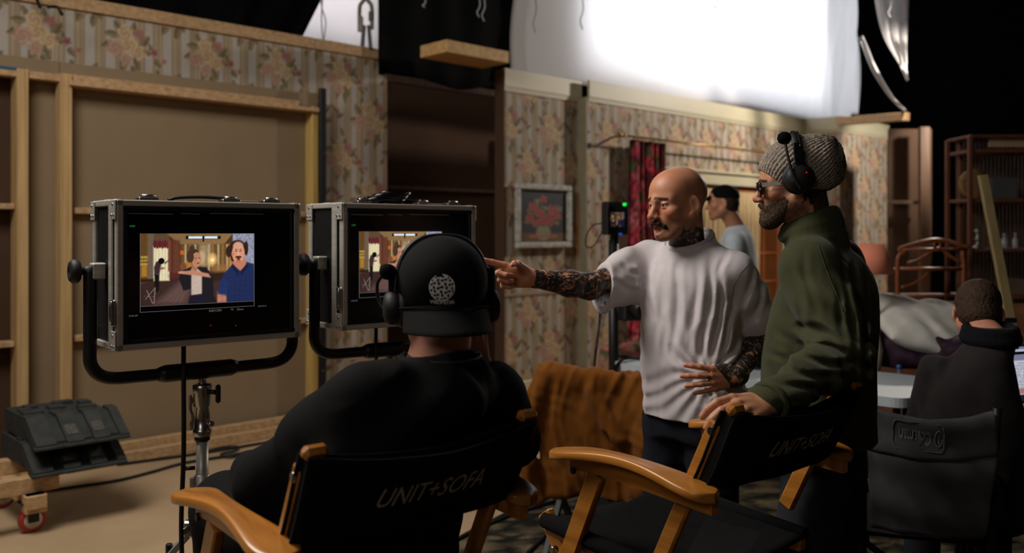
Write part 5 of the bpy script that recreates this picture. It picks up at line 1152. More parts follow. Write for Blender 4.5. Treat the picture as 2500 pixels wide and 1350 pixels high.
headset(kc, kR, ks, 'black headset worn over the black cap', [(.112, -.0, -.03), (.128, .012, .0), (.130, .004, .035), (.112, -.02, .055)], .098, .129, led=False)
ld = [T(.072*math.cos(a), -.036-.076*math.sin(a), -.116-.012*math.sin(a)) for a in np.linspace(-.2, math.pi+.2, 20)]; tag(obj('lanyard', MB().tube(ld, .0035, 6), MATS['black_plastic']), 'thin black cord with a clip round the neck of the capped person', 'lanyard')
tv = BVHTree.FromPolygons([tuple(p) for p in (np.array([x.co[:] for x in ts.data.vertices])+wmat(ts)[:3, 3])], [tuple(p.vertices) for p in ts.data.polygons])
grey2 = mat('grey_seam', C(120, 112, 112), .9)
seam('seam', [(1832, 640), (1806, 668), (1792, 700), (1786, 740)], grey2, .0012, tv, bald)
# ================================================================ right side: seated person, camp chair, table, sofa, shelves
R0 = np.array([1.70, 3.22, 0]); rf = nrm((.30, .95, 0)); rr = np.array([rf[1], -rf[0], 0])
rc = P(2388, 765, 3.33); rR = hframe((.42, .90), .42)
S = Sdf(np.arange(1.4, 2.0, .0045), np.arange(3.0, 3.6, .0045), np.arange(.98, 1.36, .0045))
head(S, rc, rR, .98, 0, (1.745, 3.20, 1.10), (.056, .064)); S.loft([(1.0, 1.70, 3.2, .08, .06), (1.08, 1.72, 3.2, .07, .06)], rf)
p4 = person(S, lambda v: face_paint(v, rc, rR, .98, (188, 128, 104), 0)[0], 'person in a dark jacket sitting in the camp chair, head bowed, seen from behind', [1.70, 3.22, .46])
S = Sdf(*[np.arange(rc[i]-.16, rc[i]+.16, .0035) for i in range(3)]); T = lambda x, y, z: rc+.98*(rR@np.array([x, y, z]))
S.ell(T(0, -.022, .038), (.080, .102, .087), rR, .01); S.ell(T(0, -.045, -.02), (.072, .070, .06), rR, .02); S.cut(T(0, .035, .045), rR@nrm((0, .8, -.5))); S.disp(lambda x, y, z: .0028*vnoise(x*240, y*240, z*200)); cloth('hair', S, mat('short_brown_hair', C(58, 42, 32), .75, var=.45, vs=120, spec=.2), p4, 0)
vest = mat('charcoal_fleece', C(44, 40, 40), .95, var=.12, vs=18, bump=.2, bs=260, spec=.1, sheen=.05); navy = mat('black_navy_cloth', C(17, 18, 23), .92, var=.15, vs=20, spec=.12)
S = Sdf(np.arange(1.36, 2.14, .008), np.arange(2.98, 3.72, .008), np.arange(.46, 1.20, .008))
S.loft([(.47, 1.68, 3.24, .18, .15), (.60, 1.68, 3.22, .175, .14), (.80, 1.675, 3.20, .17, .13), (.94, 1.672, 3.20, .150, .12), (1.03, 1.700, 3.20, .108, .10), (1.085, 1.735, 3.205, .09, .08), (1.125, 1.745, 3.21, .078, .074), (1.16, 1.748, 3.22, .072, .07)], rf, .03)
for s in (-1, 1): a = np.array([1.698, 3.2, 1.0])+rr*s*(.055 if s > 0 else .145); S.chain([a, a+rr*s*.05+rf*.08+[0, 0, -.24], a+rf*.34+[0, 0, -.26]], (.056, .050, .040), .03)
S.disp(folds(.007, (9, 9, 5), 2.2, 1, rf)); S.cap((1.748, 3.215, 1.10), (1.75, 3.23, 1.26), .058, .075, .01, 's'); cloth('jacket', S, vest, p4)
S = Sdf(np.arange(1.5, 2.0, .008), np.arange(3.0, 3.5, .008), np.arange(1.04, 1.24, .008)); k_ = np.array([1.745, 3.212, 1.105]); cl = [k_+rr*.078*math.cos(a)+rf*.076*math.sin(a)+[0, 0, .012+.012*math.sin(a)] for a in np.linspace(0, 2*math.pi, 24)]
for a, b in zip(cl, cl[1:]): S.cap(a, b, .024, .024, .01); S.cap(a+[0, 0, .03], b+[0, 0, .03], .016, .016, .01)
cloth('collar', S, navy, p4)
S = Sdf(np.arange(1.38, 2.3, .012), np.arange(3.0, 4.0, .012), np.arange(.04, .62, .012))
hips = [R0+s*rr*.09+[0, 0, .50] for s in (1, -1)]; kn = [R0+s*rr*.13+rf*.44+[0, 0, .50] for s in (1, -1)]; an = [R0+s*rr*.13+rf*.40+[0, 0, .10] for s in (1, -1)]; legs(S, hips, kn, an, (.10, .085, .065)); cloth('trousers', S, MATS['dark_blue_denim'], p4); shoes(p4, an, rf, mat('brown_leather', C(92, 50, 34), .5))
# camp chair
cc0 = P(2268, 0, 2.95)*np.array([1, 1, 0]); cx_ = nrm((.95, -.30, 0)); cy_ = np.array([-cx_[1], cx_[0], 0])*-1; cf_ = -cy_
cloth_g = mat('grey_camp_fabric', C(88, 89, 90), .85, var=.12, vs=20, bump=.15, bs=500, spec=.15)
cc = thing('camp_chair', 'grey folding camp chair with an upside-down badge on its back', 'chair', cc0)
Q = lambda x, y, z: cc0+cx_*x+cf_*y+[0, 0, z]               # y: towards the sitter's front
xl, xr = -.205, .19
for x in (xl, xr): obj('back_tube', MB().tube([Q(x*1.06, -.02, .93), Q(x, .02, .62), Q(x*1.02, .0, .02)], .014, 10), blackmetal, cc); obj('front_leg', MB().tube(spline([Q(x, .50, .60), Q(x, .52, .45), Q(x, .50, .02)], 4), .013, 10), blackmetal, cc); obj('armrest', MB().tube(spline([Q(x*1.05, -.02, .64), Q(x*1.15, .2, .655), Q(x*1.1, .52, .64)], 5), .024, 10), navy, cc)
for (a, b) in (((xl, .02, .44), (xr, .5, .04)), ((xr, .02, .44), (xl, .5, .04)), ((xl, -.02, .05), (xr, .02, .40)), ((xr, -.02, .05), (xl, .02, .40)), ((xl, .02, .06), (xl, .5, .42)), ((xr, .02, .06), (xr, .5, .42))): obj('cross_tube', MB().tube([Q(*a), Q(*b)], .0115, 10), blackmetal, cc)
for x, z in ((-.005, .225), (xl, .03), (xr, .03)): obj('joint', MB().cyl(Q(x, -.03, z), Q(x, -.045, z), .016, 10), blackplastic, cc)
obj('rivet', MB().cyl(Q(.10, -.034, .285), Q(.10, -.040, .285), .012, 10), chrome, cc)
def cb(a, b):
    z = .50+.42*b-.03*math.sin(math.pi*a)*b; w = 1 if b > .62 else .86+.14*(b/.62)**2; x = (xl+(xr-xl)*a)*w; y = -.02-.05*math.sin(math.pi*a)-.035*math.sin(math.pi*min(1, b*1.2))+.006*math.sin(a*20+b*14)+.008*math.sin(b*16+a*3); return Q(x*1.04, y, z)
g = MB(); nu, nv = 40, 26; g.sheet([cb(i/(nu-1), j/(nv-1)) for i in range(nu) for j in range(nv)], nu, nv, .006, cf_); bp_ = obj('back_panel', g, cloth_g, cc)
def pad(a, b): p = cb(a, .66+.34*b); return p-cf_*(.012*math.sin(math.pi*b)**.5+.004)
g = MB(); g.sheet([pad(i/39, j/11) for i in range(40) for j in range(12)], 40, 12, .012, cf_); obj('top_band', g, cloth_g, cc)
g = MB(); g.sheet([Q(xl+(xr-xl)*i/19, .02+.5*j/15, .47-.04*math.sin(math.pi*i/19)*math.sin(math.pi*j/15)) for i in range(20) for j in range(16)], 20, 16, .01, (0, 0, -1)); obj('seat', g, navy, cc)
badge = mat('grey_badge_print', C(122, 120, 116), .8, var=.1)
def on_back(x, y, off=.0015): p = pad(.5+x, .5+y); return p-cf_*off
v, f = text_mb('Coleman', .075, 0, res=4, bold=.002); tw = v[:, 0].max()-v[:, 0].min(); kx = .235/tw; bx0 = -.10
obj('badge_lettering', MB().add(np.array([on_back(bx0-.01-x*kx, .04-y*kx*7.5) for x, y, z in v]), [q[::-1] for q in f][:] if False else f), badge, cc)
def rrect(hw, hh, r, n=6):
    out = []
    for sx, sy, a0_ in ((1, 1, 0), (-1, 1, 90), (-1, -1, 180), (1, -1, 270)):
        for k in range(n+1): a = math.radians(a0_+90*k/n); out.append((sx*(hw-r)+r*math.cos(a), sy*(hh-r*7)+r*7*math.sin(a)))
    return out
rp = [on_back(bx0+.012+x, .04+y, .003) for x, y in rrect(.185, .34, .03)]; obj('badge_outline', MB().tube(np.array(rp+rp[:1]), .0016, 5), badge, cc)
lx = bx0+.160; ring = [on_back(lx+.026*math.cos(a), .04+.20*math.sin(a), .002) for a in np.linspace(0, 2*math.pi, 25)]; obj('badge_ring', MB().tube(np.array(ring), .002, 5), badge, cc)
lan = [(-.007, .12), (.007, .12), (.007, .07), (.012, .04), (.012, -.08), (.007, -.10), (.009, -.14), (-.009, -.14), (-.007, -.10), (-.012, -.08), (-.012, .04), (-.007, .07)]
obj('badge_lantern', MB().add(np.array([on_back(lx+x, .04-y, .002) for x, y in lan]), [tuple(range(12))]), badge, cc)
# long white folding table
tA = Pz(1490, 884, .745); tB = Pz(2212, 975, .745); tA[2] = tB[2] = 0; tx = nrm(tB-tA); ty = np.array([-tx[1], tx[0], 0]); tL = np.linalg.norm(tB-tA); tW = .72
plast = mat('white_table_plastic', C(172, 180, 184), .5, var=.05, vs=20, bump=.15, bs=300)
tb = thing('folding_table', 'long white folding table behind the two standing men', 'table', (tA+tB)/2+ty*tW/2)
def rpoly(L, Wd, r, n=6): return [(cx+r*math.cos(math.radians(a0_+90*k/n)), cy+r*math.sin(math.radians(a0_+90*k/n))) for cx, cy, a0_ in ((L-r, Wd-r, 0), (r, Wd-r, 90), (r, r, 180), (L-r, r, 270)) for k in range(n+1)]
obj('table_top', MB().prism(rpoly(tL, tW, .07), tA+[0, 0, .70], tx, ty, (0, 0, .045)), plast, tb)
for a in (.22, tL-.22):
    for b in (.10, tW-.10): obj('leg', MB().tube([tA+tx*a+ty*b+[0, 0, .70], tA+tx*a+ty*b], .016, 10), blackmetal, tb)
    obj('leg_brace', MB().tube([tA+tx*a+ty*.1+[0, 0, .15], tA+tx*a+ty*(tW-.1)+[0, 0, .15]], .012, 8), blackmetal, tb)
tA2 = tB+tx*.01+ty*.10; tb2 = thing('folding_table', 'second white folding table with the laptop on it, right of the long one', 'table', tA2+tx*.5+ty*tW/2)
obj('table_top', MB().prism(rpoly(1.2, tW, .05), tA2+[0, 0, .70], tx, ty, (0, 0, .04)), plast, tb2)
for a in (.15, 1.05):
    for b in (.10, tW-.10): obj('leg', MB().tube([tA2+tx*a+ty*b+[0, 0, .70], tA2+tx*a+ty*b], .016, 10), blackmetal, tb2)
def on_table(px, py): return Pz(px, py, .746)
# things on the table
q = on_table(1548, 872); R = np.stack([tx, ty, ZU], 1); lt = thing('tablet', 'dark tablet lying on the left end of the white table', 'tablet', q+[0, 0, 0]); obj('body', MB().box(q+[0, 0, .008], (.26, .18, .014), R, .004), blackplastic, lt); obj('glass', MB().box(q+[0, 0, .0165], (.24, .16, .003), R), mat('brown_tablet_screen', C(70, 48, 36), .2), lt)
p0 = tA+tx*.06+ty*-.005+[0, 0, .748]; st_ = spline([p0+ty*.14+[0, 0, .012], p0+ty*.03+[0, 0, .008], p0-ty*.02+[0, 0, -.03], p0-ty*.02+tx*.01+[0, 0, -.11], p0-ty*.01+tx*.05+[0, 0, -.155], p0-ty*.018+tx*.09+[0, 0, -.11], p0-ty*.018+tx*.10+[0, 0, -.07]], 6); g = MB(); g.sheet(np.array([s_+tx*w_ for s_ in st_ for w_ in (-.012, .012)]), len(st_), 2, .003, (.3, -.9, .1)); tag(obj('strap', g, blackcloth), 'black webbing strap hanging over the left end of the white table', 'strap')
def blob(name, lab, cat, c, r, m, R=None, amp=.012, fr=12, step=.010, flat=None, par=None, ex=None):
    c = np.asarray(c, float); r = np.asarray(r, float); e = np.abs(R)@r if R is not None else r; S = Sdf(*[np.arange(c[i]-e[i]-.05, c[i]+e[i]+.05, step) for i in range(3)]); S.rbox(c, r, R, min(r)*.75, .02)
    if ex: ex(S)
    S.disp(lambda X, Y, Z: amp*(vnoise(X*fr, Y*fr, Z*fr)+.5*vnoise(X*fr*2.3, Y*fr*2.3, Z*fr*2.3)))
    if flat is not None: S.cut([0, 0, flat], (0, 0, -1))
    o = obj(name, S.mesh(), m, par); return o if par is not None else tag(o, lab, cat)
q = on_table(1806, 905)+ty*.18; blob('backpack', 'black bag on the white table behind the bald man', 'bag', q+[0, 0, .14], (.14, .12, .15), navy, R, .014, 10, flat=.746)
q = on_table(1843, 902)+ty*.02; b_ = thing('water_bottle', 'dark water bottle with a blue cap on the white table', 'bottle', q); obj('body', MB().lathe([(.030, .002), (.034, .01), (.034, .15), (.03, .17), (.014, .195), (.014, .20)], q, n=18), mat('dark_bottle_plastic', C(36, 42, 48), .2, trans=.3), b_); obj('cap', MB().lathe([(.016, .20), (.017, .202), (.017, .222), (.014, .225)], q, n=18), mat('blue_cap_plastic', C(30, 70, 130), .4), b_)
bagm = mat('dark_plum_nylon', C(42, 22, 38), .7, var=.2, vs=16, spec=.2)
q = on_table(2203, 903)+ty*.15+tx*.06; o = blob('travel_bag', 'dark plum bag slumped on the right end of the white table', 'bag', q+[0, 0, .10], (.28, .15, .115), bagm, R, .028, 8, flat=.746)
q = on_table(2285, 880)+ty*.25; b_ = thing('water_bottle', 'bottle with a dark blue top behind the plum bag', 'bottle', q+[0, 0, 0]); obj('body', MB().lathe([(.030, .002), (.032, .01), (.032, .15), (.013, .19), (.013, .2)], q, n=16), MATS['dark_bottle_plastic'], b_); obj('cap', MB().lathe([(.0, .228), (.019, .226), (.02, .2), (.013, .198)][::-1], q, n=16), mat('deep_blue_plastic', C(24, 44, 86), .4), b_)
# sofa with a big white pillow, and a lamp
leath = mat('tan_sofa_leather', C(112, 70, 46), .5, var=.12, vs=8, bump=.15, bs=60)
so = P(2420, 900, 5.6)*[1, 1, 0]; sR_ = np.stack([nrm((.95, -.2, 0)), nrm((.2, .95, 0)), ZU], 1); sf = thing('sofa', 'tan sofa behind the seated person, carrying the white pillow', 'sofa', so)
SL = lambda x, y, z: so+sR_@np.array([x, y, z])
blob('backrest', '', '', SL(0, .32, .70), (1.0, .11, .33), leath, sR_, .01, 6, .02, par=sf); blob('seat', '', '', SL(0, -.05, .30), (1.0, .38, .15), leath, sR_, .008, 6, .02, par=sf)
for s in (-1, 1): blob('armrest', '', '', SL(s*1.02, .0, .38), (.11, .42, .26), leath, sR_, .006, 6, .02, par=sf)
for a in (-.9, .9):
    for b in (-.3, .3): obj('foot', MB().box(SL(a, b, .07), (.06, .06, .14), sR_, .005), darkwood, sf)
pc = P(2290, 800, 4.95); pR = np.stack([nrm((.93, .0, -.22)), nrm((-.1, .80, .5)), nrm(np.cross(nrm((.93, .0, -.22)), nrm((-.1, .80, .5))))], 1); linen = mat('white_linen', C(196, 192, 184), .9, var=.04, vs=12, bump=.2, bs=120)
S = Sdf(*[np.arange(pc[i]-.46, pc[i]+.46, .011) for i in range(3)])
S.ell(pc, (.36, .24, .11), pR, .03)
for sx in (-1, 1):
    for sy in (-1, 1): S.cap(pc+pR@np.array([sx*.18, sy*.1, 0]), pc+pR@np.array([sx*.37, sy*.225, 0]), .08, .012, .05)
S.disp(lambda X, Y, Z: .012*np.abs(vnoise(X*11, Y*11, Z*11))+.008*np.sin((X*.7+Z)*42+4*vnoise(X*5, Y*5, Z*5))*np.exp(-((X-pc[0]+.05)/.2)**2)); tag(obj('pillow', S.mesh(), linen), 'large white pillow leaning on the tan sofa', 'pillow')
lpx = P(2128, 668, 4.9); lm_ = thing('table_lamp', 'table lamp with a salmon shade half hidden by the man in the beanie', 'lamp', lpx*[1, 1, 0]+[0, 0, .60])
obj('shade', MB().lathe([(.122, lpx[2]), (.072, lpx[2]+.165), (.070, lpx[2]+.165), (.120, lpx[2])], lpx*[1, 1, 0], n=32), mat('salmon_shade', C(216, 130, 100), .8, var=.05), lm_); obj('base', MB().lathe([(.07, .60), (.072, .62), (.03, .65), (.05, .75), (.06, .85), (.03, .98), (.012, 1.02), (.012, lpx[2]+.12)], lpx*[1, 1, 0], n=24), mat('cream_ceramic', C(200, 186, 160), .35), lm_)
q = lpx*[1, 1, 0]; sd_ = thing('side_table', 'small brown side table under the salmon lamp', 'table', q); obj('top', MB().box(q+[.05, 0, .585], (.42, .36, .03), None, .006), leath, sd_)
for a in (-.15, .2):
    for b in (-.14, .14): obj('leg', MB().box(q+[a, b, .285], (.035, .035, .57), None, .003), darkwood, sd_)
q = lpx*[1, 1, 0]+[.10, -.12, .60]; b_ = thing('water_bottle', 'small clear bottle beside the salmon lamp', 'bottle', q); obj('body', MB().lathe([(.028, .002), (.03, .01), (.03, .12), (.012, .155), (.012, .16)], q, n=16), mat('clear_bottle', C(200, 205, 210), .1, trans=.9, var=0), b_); obj('cap', MB().lathe([(.0, .185), (.014, .183), (.015, .16), (.012, .158)][::-1], q, n=16), MATS['blue_cap_plastic'], b_)
# rattan shelf with an arched top
ratt = mat('rattan', C(132, 72, 40), .4, var=.25, vs=14, st=(1, 1, 4), spec=.45)
ra = P(2280, 900, 6.4)*[1, 1, 0]; rs = thing('rattan_shelf', 'arched rattan shelf standing behind the white pillow', 'shelf', ra)
RQ = lambda px, py, dy=0.: P(px, py, 6.4+dy)
for dy in (0, .34):
    obj('arch', MB().tube(spline([RQ(2194, 608, dy), RQ(2212, 602, dy), RQ(2240, 594, dy), RQ(2265, 588, dy), RQ(2290, 586, dy), RQ(2315, 590, dy), RQ(2345, 599, dy), RQ(2364, 603, dy)], 4), .016, 8), ratt, rs)
    for x0, x1 in ((2191, 2206), (2352, 2340)):
        obj('post', MB().tube(spline([RQ(2212 if x0 < 2250 else 2350, 612, dy), RQ(x0+4 if x0 < 2250 else x0-2, 625, dy), RQ(x0, 650, dy), RQ(x0, 760, dy), P(x0, HZ, 6.4+dy)*[1, 1, 0]], 5), .017, 8), ratt, rs)
    for y in (609, 656, 722): obj('rail', MB().tube([RQ(2193, y, dy), RQ(2352 if y > 620 else 2362, y+.5, dy)], .013, 8), ratt, rs)
    obj('scroll', MB().tube(spline([RQ(2215, 642, dy), RQ(2240, 636, dy), RQ(2265, 620, dy), RQ(2292, 606, dy), RQ(2315, 622, dy), RQ(2344, 641, dy)], 5), .011, 8), ratt, rs); c_ = RQ(2288, 598, dy); obj('ring', MB().tube([c_+[.024*math.cos(a), 0, .024*math.sin(a)] for a in np.linspace(0, 2*math.pi, 20)], .008, 6), ratt, rs)
    for y, sg in ((656, 1), (722, 1)): obj('brace', MB().tube(spline([RQ(2200, y+46, dy), RQ(2235, y+34, dy), RQ(2270, y+8, dy)], 4), .010, 8), ratt, rs)
for y in (656, 722, 800): A_, B_ = RQ(2193, y), RQ(2352, y); obj('shelf_board', MB().box((A_+B_)/2+[0, .17, -.01], (B_[0]-A_[0], .32, .012)), darkwood, rs)
# open bookcase on the far right with things on its shelves
bw = wood('red_brown_wood', C(84, 44, 27), C(104, 58, 36), (8, 8, .8)); bk = P(2450, 900, 6.6)*[1, 1, 0]; bc = thing('bookcase', 'red-brown open bookcase at the right edge', 'bookcase', bk)
dB = 6.6; X0, X1 = P(2368, 0, dB)[0], P(2640, 0, dB)[0]; zt = P(0, 332, dB)[2]; shz = [P(0, y, dB)[2] for y in (364, 485, 607, 722, 842, 960)]
for x in (X0, X0+.10, X1):
    for y in (0, .34) if x != X0+.10 else (.34,): obj('post', MB().box((x, dB+y, zt/2), (.032, .032, zt), None, .004), bw, bc)
for z in shz: obj('shelf_board', MB().box(((X0+X1)/2, dB+.17, z-.012), (X1-X0, .34, .024), None, .003), bw, bc)
obj('top_panel', MB().box(((X0+X1)/2+.06, dB+.05, (shz[0]+zt)/2+.01), (X1-X0-.22, .02, zt-shz[0]-.02)), mat('pale_wood_panel', C(150, 124, 98), .6), bc); obj('top_board', MB().box(((X0+X1)/2, dB+.17, zt), (X1-X0, .36, .02), None, .003), bw, bc)
sl = mat('dark_slat', C(72, 52, 38), .7, var=.3, vs=6)
n_s = 0
for i in range(24): obj('back_slat', MB().box((X0+.09+i*(X1-X0-.1)/24, dB+.36, .3+zt/2-.05), (.022, .012, zt-.5)), sl, bc)
grp = 'things on the bookcase shelves'
q = np.array([P(2402, 0, dB)[0], dB+.14, shz[1]]); o = obj('basket', MB().lathe([(.10, -.03), (.112, -.028), (.115, 0), (.112, .028), (.10, .03), (.09, .0), (.09, -.01)], q+[0, 0, .116], np.stack([(1, 0, 0), (0, 0, -1), (0, 1, 0)], 1), 28), mat('straw', C(120, 88, 52), .8, var=.3, vs=40)); tag(o, 'round straw basket standing on the second bookcase shelf', 'basket')
q = np.array([P(2462, 0, dB)[0], dB+.14, shz[1]]); tag(obj('storage_box', MB().box(q+[0, 0, .08], (.20, .18, .16), None, .006), mat('slate_card', C(62, 64, 66), .8)), 'dark grey box on the second bookcase shelf', 'box')
gls = mat('cut_glass', C(200, 200, 200), .12, trans=.6, var=.05)
for i, (px, h, r) in enumerate(((2447, .13, .020), (2458, .155, .022), (2470, .115, .024), (2484, .10, .022), (2497, .12, .02))):
    q = np.array([P(px, 0, dB)[0], dB+.10+.04*(i % 2), shz[2]]); tag(obj('glass_bottle', MB().lathe([(r, 0), (r*1.1, .01), (r*1.1, h*.55), (r*.45, h*.72), (r*.4, h*.86), (r*.6, h*.88), (r*.5, h)], q, n=14), gls), ['clear decanter at the left of the glassware row', 'tallest clear decanter on the third bookcase shelf', 'squat clear decanter in the middle of the glassware row', 'shortest clear decanter on the third bookcase shelf', 'clear decanter at the right edge of the glassware row'][i], 'bottle', 'glass decanters on the bookcase')
q = np.array([P(2408, 0, dB)[0], dB+.12, shz[2]]); tag(obj('candlestick', MB().lathe([(.045, 0), (.042, .012), (.012, .03), (.014, .06), (.026, .075), (.012, .09), (.016, .12), (.028, .135), (.012, .15)], q, n=16), mat('pewter', C(150, 148, 142), .4, .6)), 'pale candlestick on the third bookcase shelf behind the leaning plank', 'candlestick')
q = np.array([P(2417, 0, dB)[0], dB+.10, shz[3]]); tag(obj('ornament', MB().lathe([(.0, .0), (.03, .006), (.046, .035), (.048, .05), (.04, .075), (.022, .09), (0, .093)], q, n=20), cream), 'round cream ornament on the fourth bookcase shelf', 'ornament')
q = np.array([P(2490, 0, dB)[0], dB+.12, shz[3]]); tag(obj('storage_box', MB().box(q+[0, 0, .06], (.15, .14, .12), None, .005), mat('brown_card', C(96, 76, 60), .8)), 'brown card box on the fourth bookcase shelf', 'box')
q = np.array([P(2448, 0, dB)[0], dB+.14, shz[3]]); tag(obj('dish', MB().lathe([(.04, 0), (.06, .01), (.09, .03), (.092, .034), (.06, .02), (0, .012)], q, n=20), mat('grey_ceramic', C(120, 116, 108), .4)), 'shallow grey dish on the fourth bookcase shelf', 'dish')
# leaning timber, phone clamp, tablet and laptop on the second table
lq = wood('weathered_pine', C(122, 106, 66), C(138, 120, 78), (10, 10, .7)); tag(obj('timber_plank', MB().bar(P(2399, 428, 4.75), P(2486, 885, 4.55), .05, .025, (0, 1, 0), .003), lq), 'pale timber batten leaning diagonally in front of the bookcase', 'plank')
base = P(2456, 880, 3.75); base[2] = .742; ph = thing('tripod_clamp', 'small black clamp stand in front of the leaning batten', 'stand', base)
tp = P(2458, 782, 3.75); obj('post', MB().tube([base, [base[0], base[1], tp[2]]], .016, 10), blackmetal, ph); obj('clamp_bar', MB().box(tp+[0, 0, .0], (.075, .03, .022), None, .004), blackmetal, ph); obj('clamp_head', MB().box(tp+[0, 0, -.055], (.045, .035, .075), None, .006), blackmetal, ph); obj('lower_plate', MB().box(tp+[.01, 0, -.115], (.07, .03, .015), None, .004), blackmetal, ph); obj('foot', MB().lathe([(.06, 0), (.06, .01), (.02, .02)], base, n=20), blackmetal, ph)
def page(nu=60, nv=60, kind=0):
    a, b = np.meshgrid(np.linspace(0, 1, nu), np.linspace(0, 1, nv), indexing='ij'); x, y = a.ravel(), b.ravel(); c = np.tile(np.array(C(196, 198, 214)), (len(x), 1)); n = vnoise(x*25, y*25, x*0+kind)
    c[(y < .12)] = C(120, 124, 150); m_ = (y > .18) & (y < .9) & ((y*22 % 1) < .35) & (n > -.2) & (x > .1) & (x < .6); c[m_] = C(140, 142, 156)
    if kind: m_ = ((x-.45)**2/.05+(y-.45)**2/.01 < 1); c[m_] = C(70, 100, 50); m_ = (y > .72) & (y < .84); c[m_] = C(170, 120, 112); m_ = y > .86; c[m_] = C(26, 28, 36)
    return x, y, c
def panel(c, w, h, R, m_frame, parent, kind):
    obj('screen_shell', MB().box(c, (w+.02, .012, h+.02), R, .004), m_frame, parent); x, y, cc = page(kind=kind); v = np.array([c+R@np.array([(a-.5)*w, -.0075, (.5-b)*h]) for a, b in zip(x, y)]); g = MB(); g.gridv(v, 60, 60, smooth=False); g.f = [q[::-1] for q in g.f]; g.c = cc; obj('screen_page', g, scr, parent)
sRr = np.stack([nrm((.93, .36, 0)), nrm((-.36, .93, 0)), ZU], 1)
c_ = P(2512, 858, 3.95); mo = thing('desk_monitor', 'small lit screen showing a web page, at the right edge', 'monitor', [c_[0], c_[1], .742]); panel(c_+[0, 0, -.02], .36, .09, sRr, blackplastic, mo, 0); obj('foot', MB().box([c_[0], c_[1]+.05, .80], (.10, .06, .13), sRr, .004), blackplastic, mo)
c_ = P(2535, 918, 3.60); la = thing('laptop', 'open laptop in front of the seated person, screen lit', 'laptop', [c_[0], c_[1], .742]); panel(c_+[0, .0, .0], .34, .19, sRr, blackplastic, la, 1); obj('keyboard_deck', MB().box([c_[0]+.08, c_[1]-.12, .75], (.35, .23, .016), sRr, .004), alu, la)
# ================================================================ centre background
g = MB(); nu, nv = 110, 70; ua_, ub_ = wu(1538, -.52), wu(1619, -.52); zc = wz(1580, 345, -.52); pts = []; cols_ = []
for i in range(nu):
    for j in range(nv):
        a, b = i/(nu-1), j/(nv-1); pts.append(W(ua_+(ub_-ua_)*(a+(.012*math.sin(b*7))), -.52+.035*math.sin(a*30)*(.5+.5*(1-b)+.3)+.015*math.sin(a*13+b*3), .03+(zc-.03)*b))
A_ = np.array([i/(nu-1)*.95 for i in range(nu) for j in range(nv)]); B_ = np.array([j/(nv-1)*2.2 for i in range(nu) for j in range(nv)])
cur = np.tile(np.array(C(96, 34, 40)), (len(A_), 1)); rg_ = np.random.default_rng(3)
for k in range(170):
    cx, cz, r = rg_.uniform(0, .95), rg_.uniform(0, 2.2), rg_.uniform(.05, .10); d = np.hypot(A_-cx, B_-cz); th = np.arctan2(B_-cz, A_-cx); kind = k % 3
    if kind == 0: w = (np.abs(th-rg_.uniform(-2, 2)) < .9) & (d < r*1.1); cur[w] = C(86, 98, 62)
    else: w = d < r*(.85+.18*np.cos(5*th+k)); s_ = .6+.4*np.sin(d[w]/r*11+2*th[w]+k); cur[w] = np.array(C(232, 80, 100) if kind == 1 else C(236, 124, 132))*s_[:, None]
g.sheet(pts, nu, nv, .003, V); g.c = np.concatenate([cur, cur]); tag(obj('floral_curtain', g, mat('printed_curtain', (1, 1, 1), .9, vcol=True, var=.1)), 'red rose-patterned curtain beside the glazed doors', 'curtain')
rz_ = wz(1515, 330, -.56); ro = thing('curtain_rod', 'thin brass curtain rod above the glazed doors', 'curtain rod', W(wu(1515, -.56), -.56, rz_)); e0, e1_ = wu(1514, -.56), wu(1925, -.56); obj('rod', MB().tube([W(e0, -.56, rz_), W(e1_, -.56, rz_)], .010, 8), mat('brass', C(150, 120, 66), .35, .8), ro); obj('finial', MB().lathe([(0, -.03), (.02, -.02), (.024, 0), (.018, .018), (.01, .028)], W(e0, -.56, rz_), frame(U)[:, [1, 2, 0]], 14), MATS['brass'], ro)
for i in range(8): c_ = W(ua_+(ub_-ua_)*(i+.5)/8, -.56, rz_-.012); obj('ring', MB().tube([c_+V*.02*math.cos(a)+ZU*.022*math.sin(a) for a in np.linspace(0, 2*math.pi, 14)], .003, 6), MATS['brass'], ro)
for uu in (e0+.08, e1_-.1): obj('bracket', MB().bar(W(uu, -.40, rz_), W(uu, -.57, rz_), .02, .02), MATS['brass'], ro)
# framed rose picture
fu0, fu1 = wu(1256, -.335), wu(1391, -.335); fz0, fz1 = wz(1320, 606, -.335), wz(1320, 450, -.335); fw, fh = fu1-fu0, fz1-fz0; fc = W((fu0+fu1)/2, -.33, (fz0+fz1)/2)
pf = thing('framed_picture', 'silver-framed picture of red roses on the papered wall', 'picture', fc-[0, 0, fh/2]); sil = mat('worn_silver_frame', C(176, 174, 166), .4, .0, var=.35, vs=25); fb = .055
for dx, dz, sx, sz in ((0, fh/2-fb/2, fw, fb), (0, -fh/2+fb/2, fw, fb), (-fw/2+fb/2, 0, fb, fh-2*fb), (fw/2-fb/2, 0, fb, fh-2*fb)): obj('frame_rail', MB().box(fc+U*dx+ZU*dz-V*.02, (sx, .05, sz), UVF, .012), sil, pf)
nu = nv = 70; a, b = np.meshgrid(np.linspace(0, 1, nu), np.linspace(0, 1, nv), indexing='ij'); x, y = a.ravel(), b.ravel(); c = np.tile(np.array(C(34, 34, 40)), (len(x), 1)); c[y < .2] = C(98, 70, 48); rg_ = np.random.default_rng(8)
w = ((x-.5)/.15)**2+((y-.2)/.15)**2 < 1; c[w] = np.array(C(130, 124, 92))
for k in range(26): cx, cy, r = .5+rg_.uniform(-.34, .34), .5+rg_.uniform(-.2, .3), rg_.uniform(.05, .09); w = ((x-cx)/r)**2+((y-cy)/(r*.5))**2 < 1; c[w] = np.array(C(112, 120, 84))*rg_.uniform(.6, 1.1)
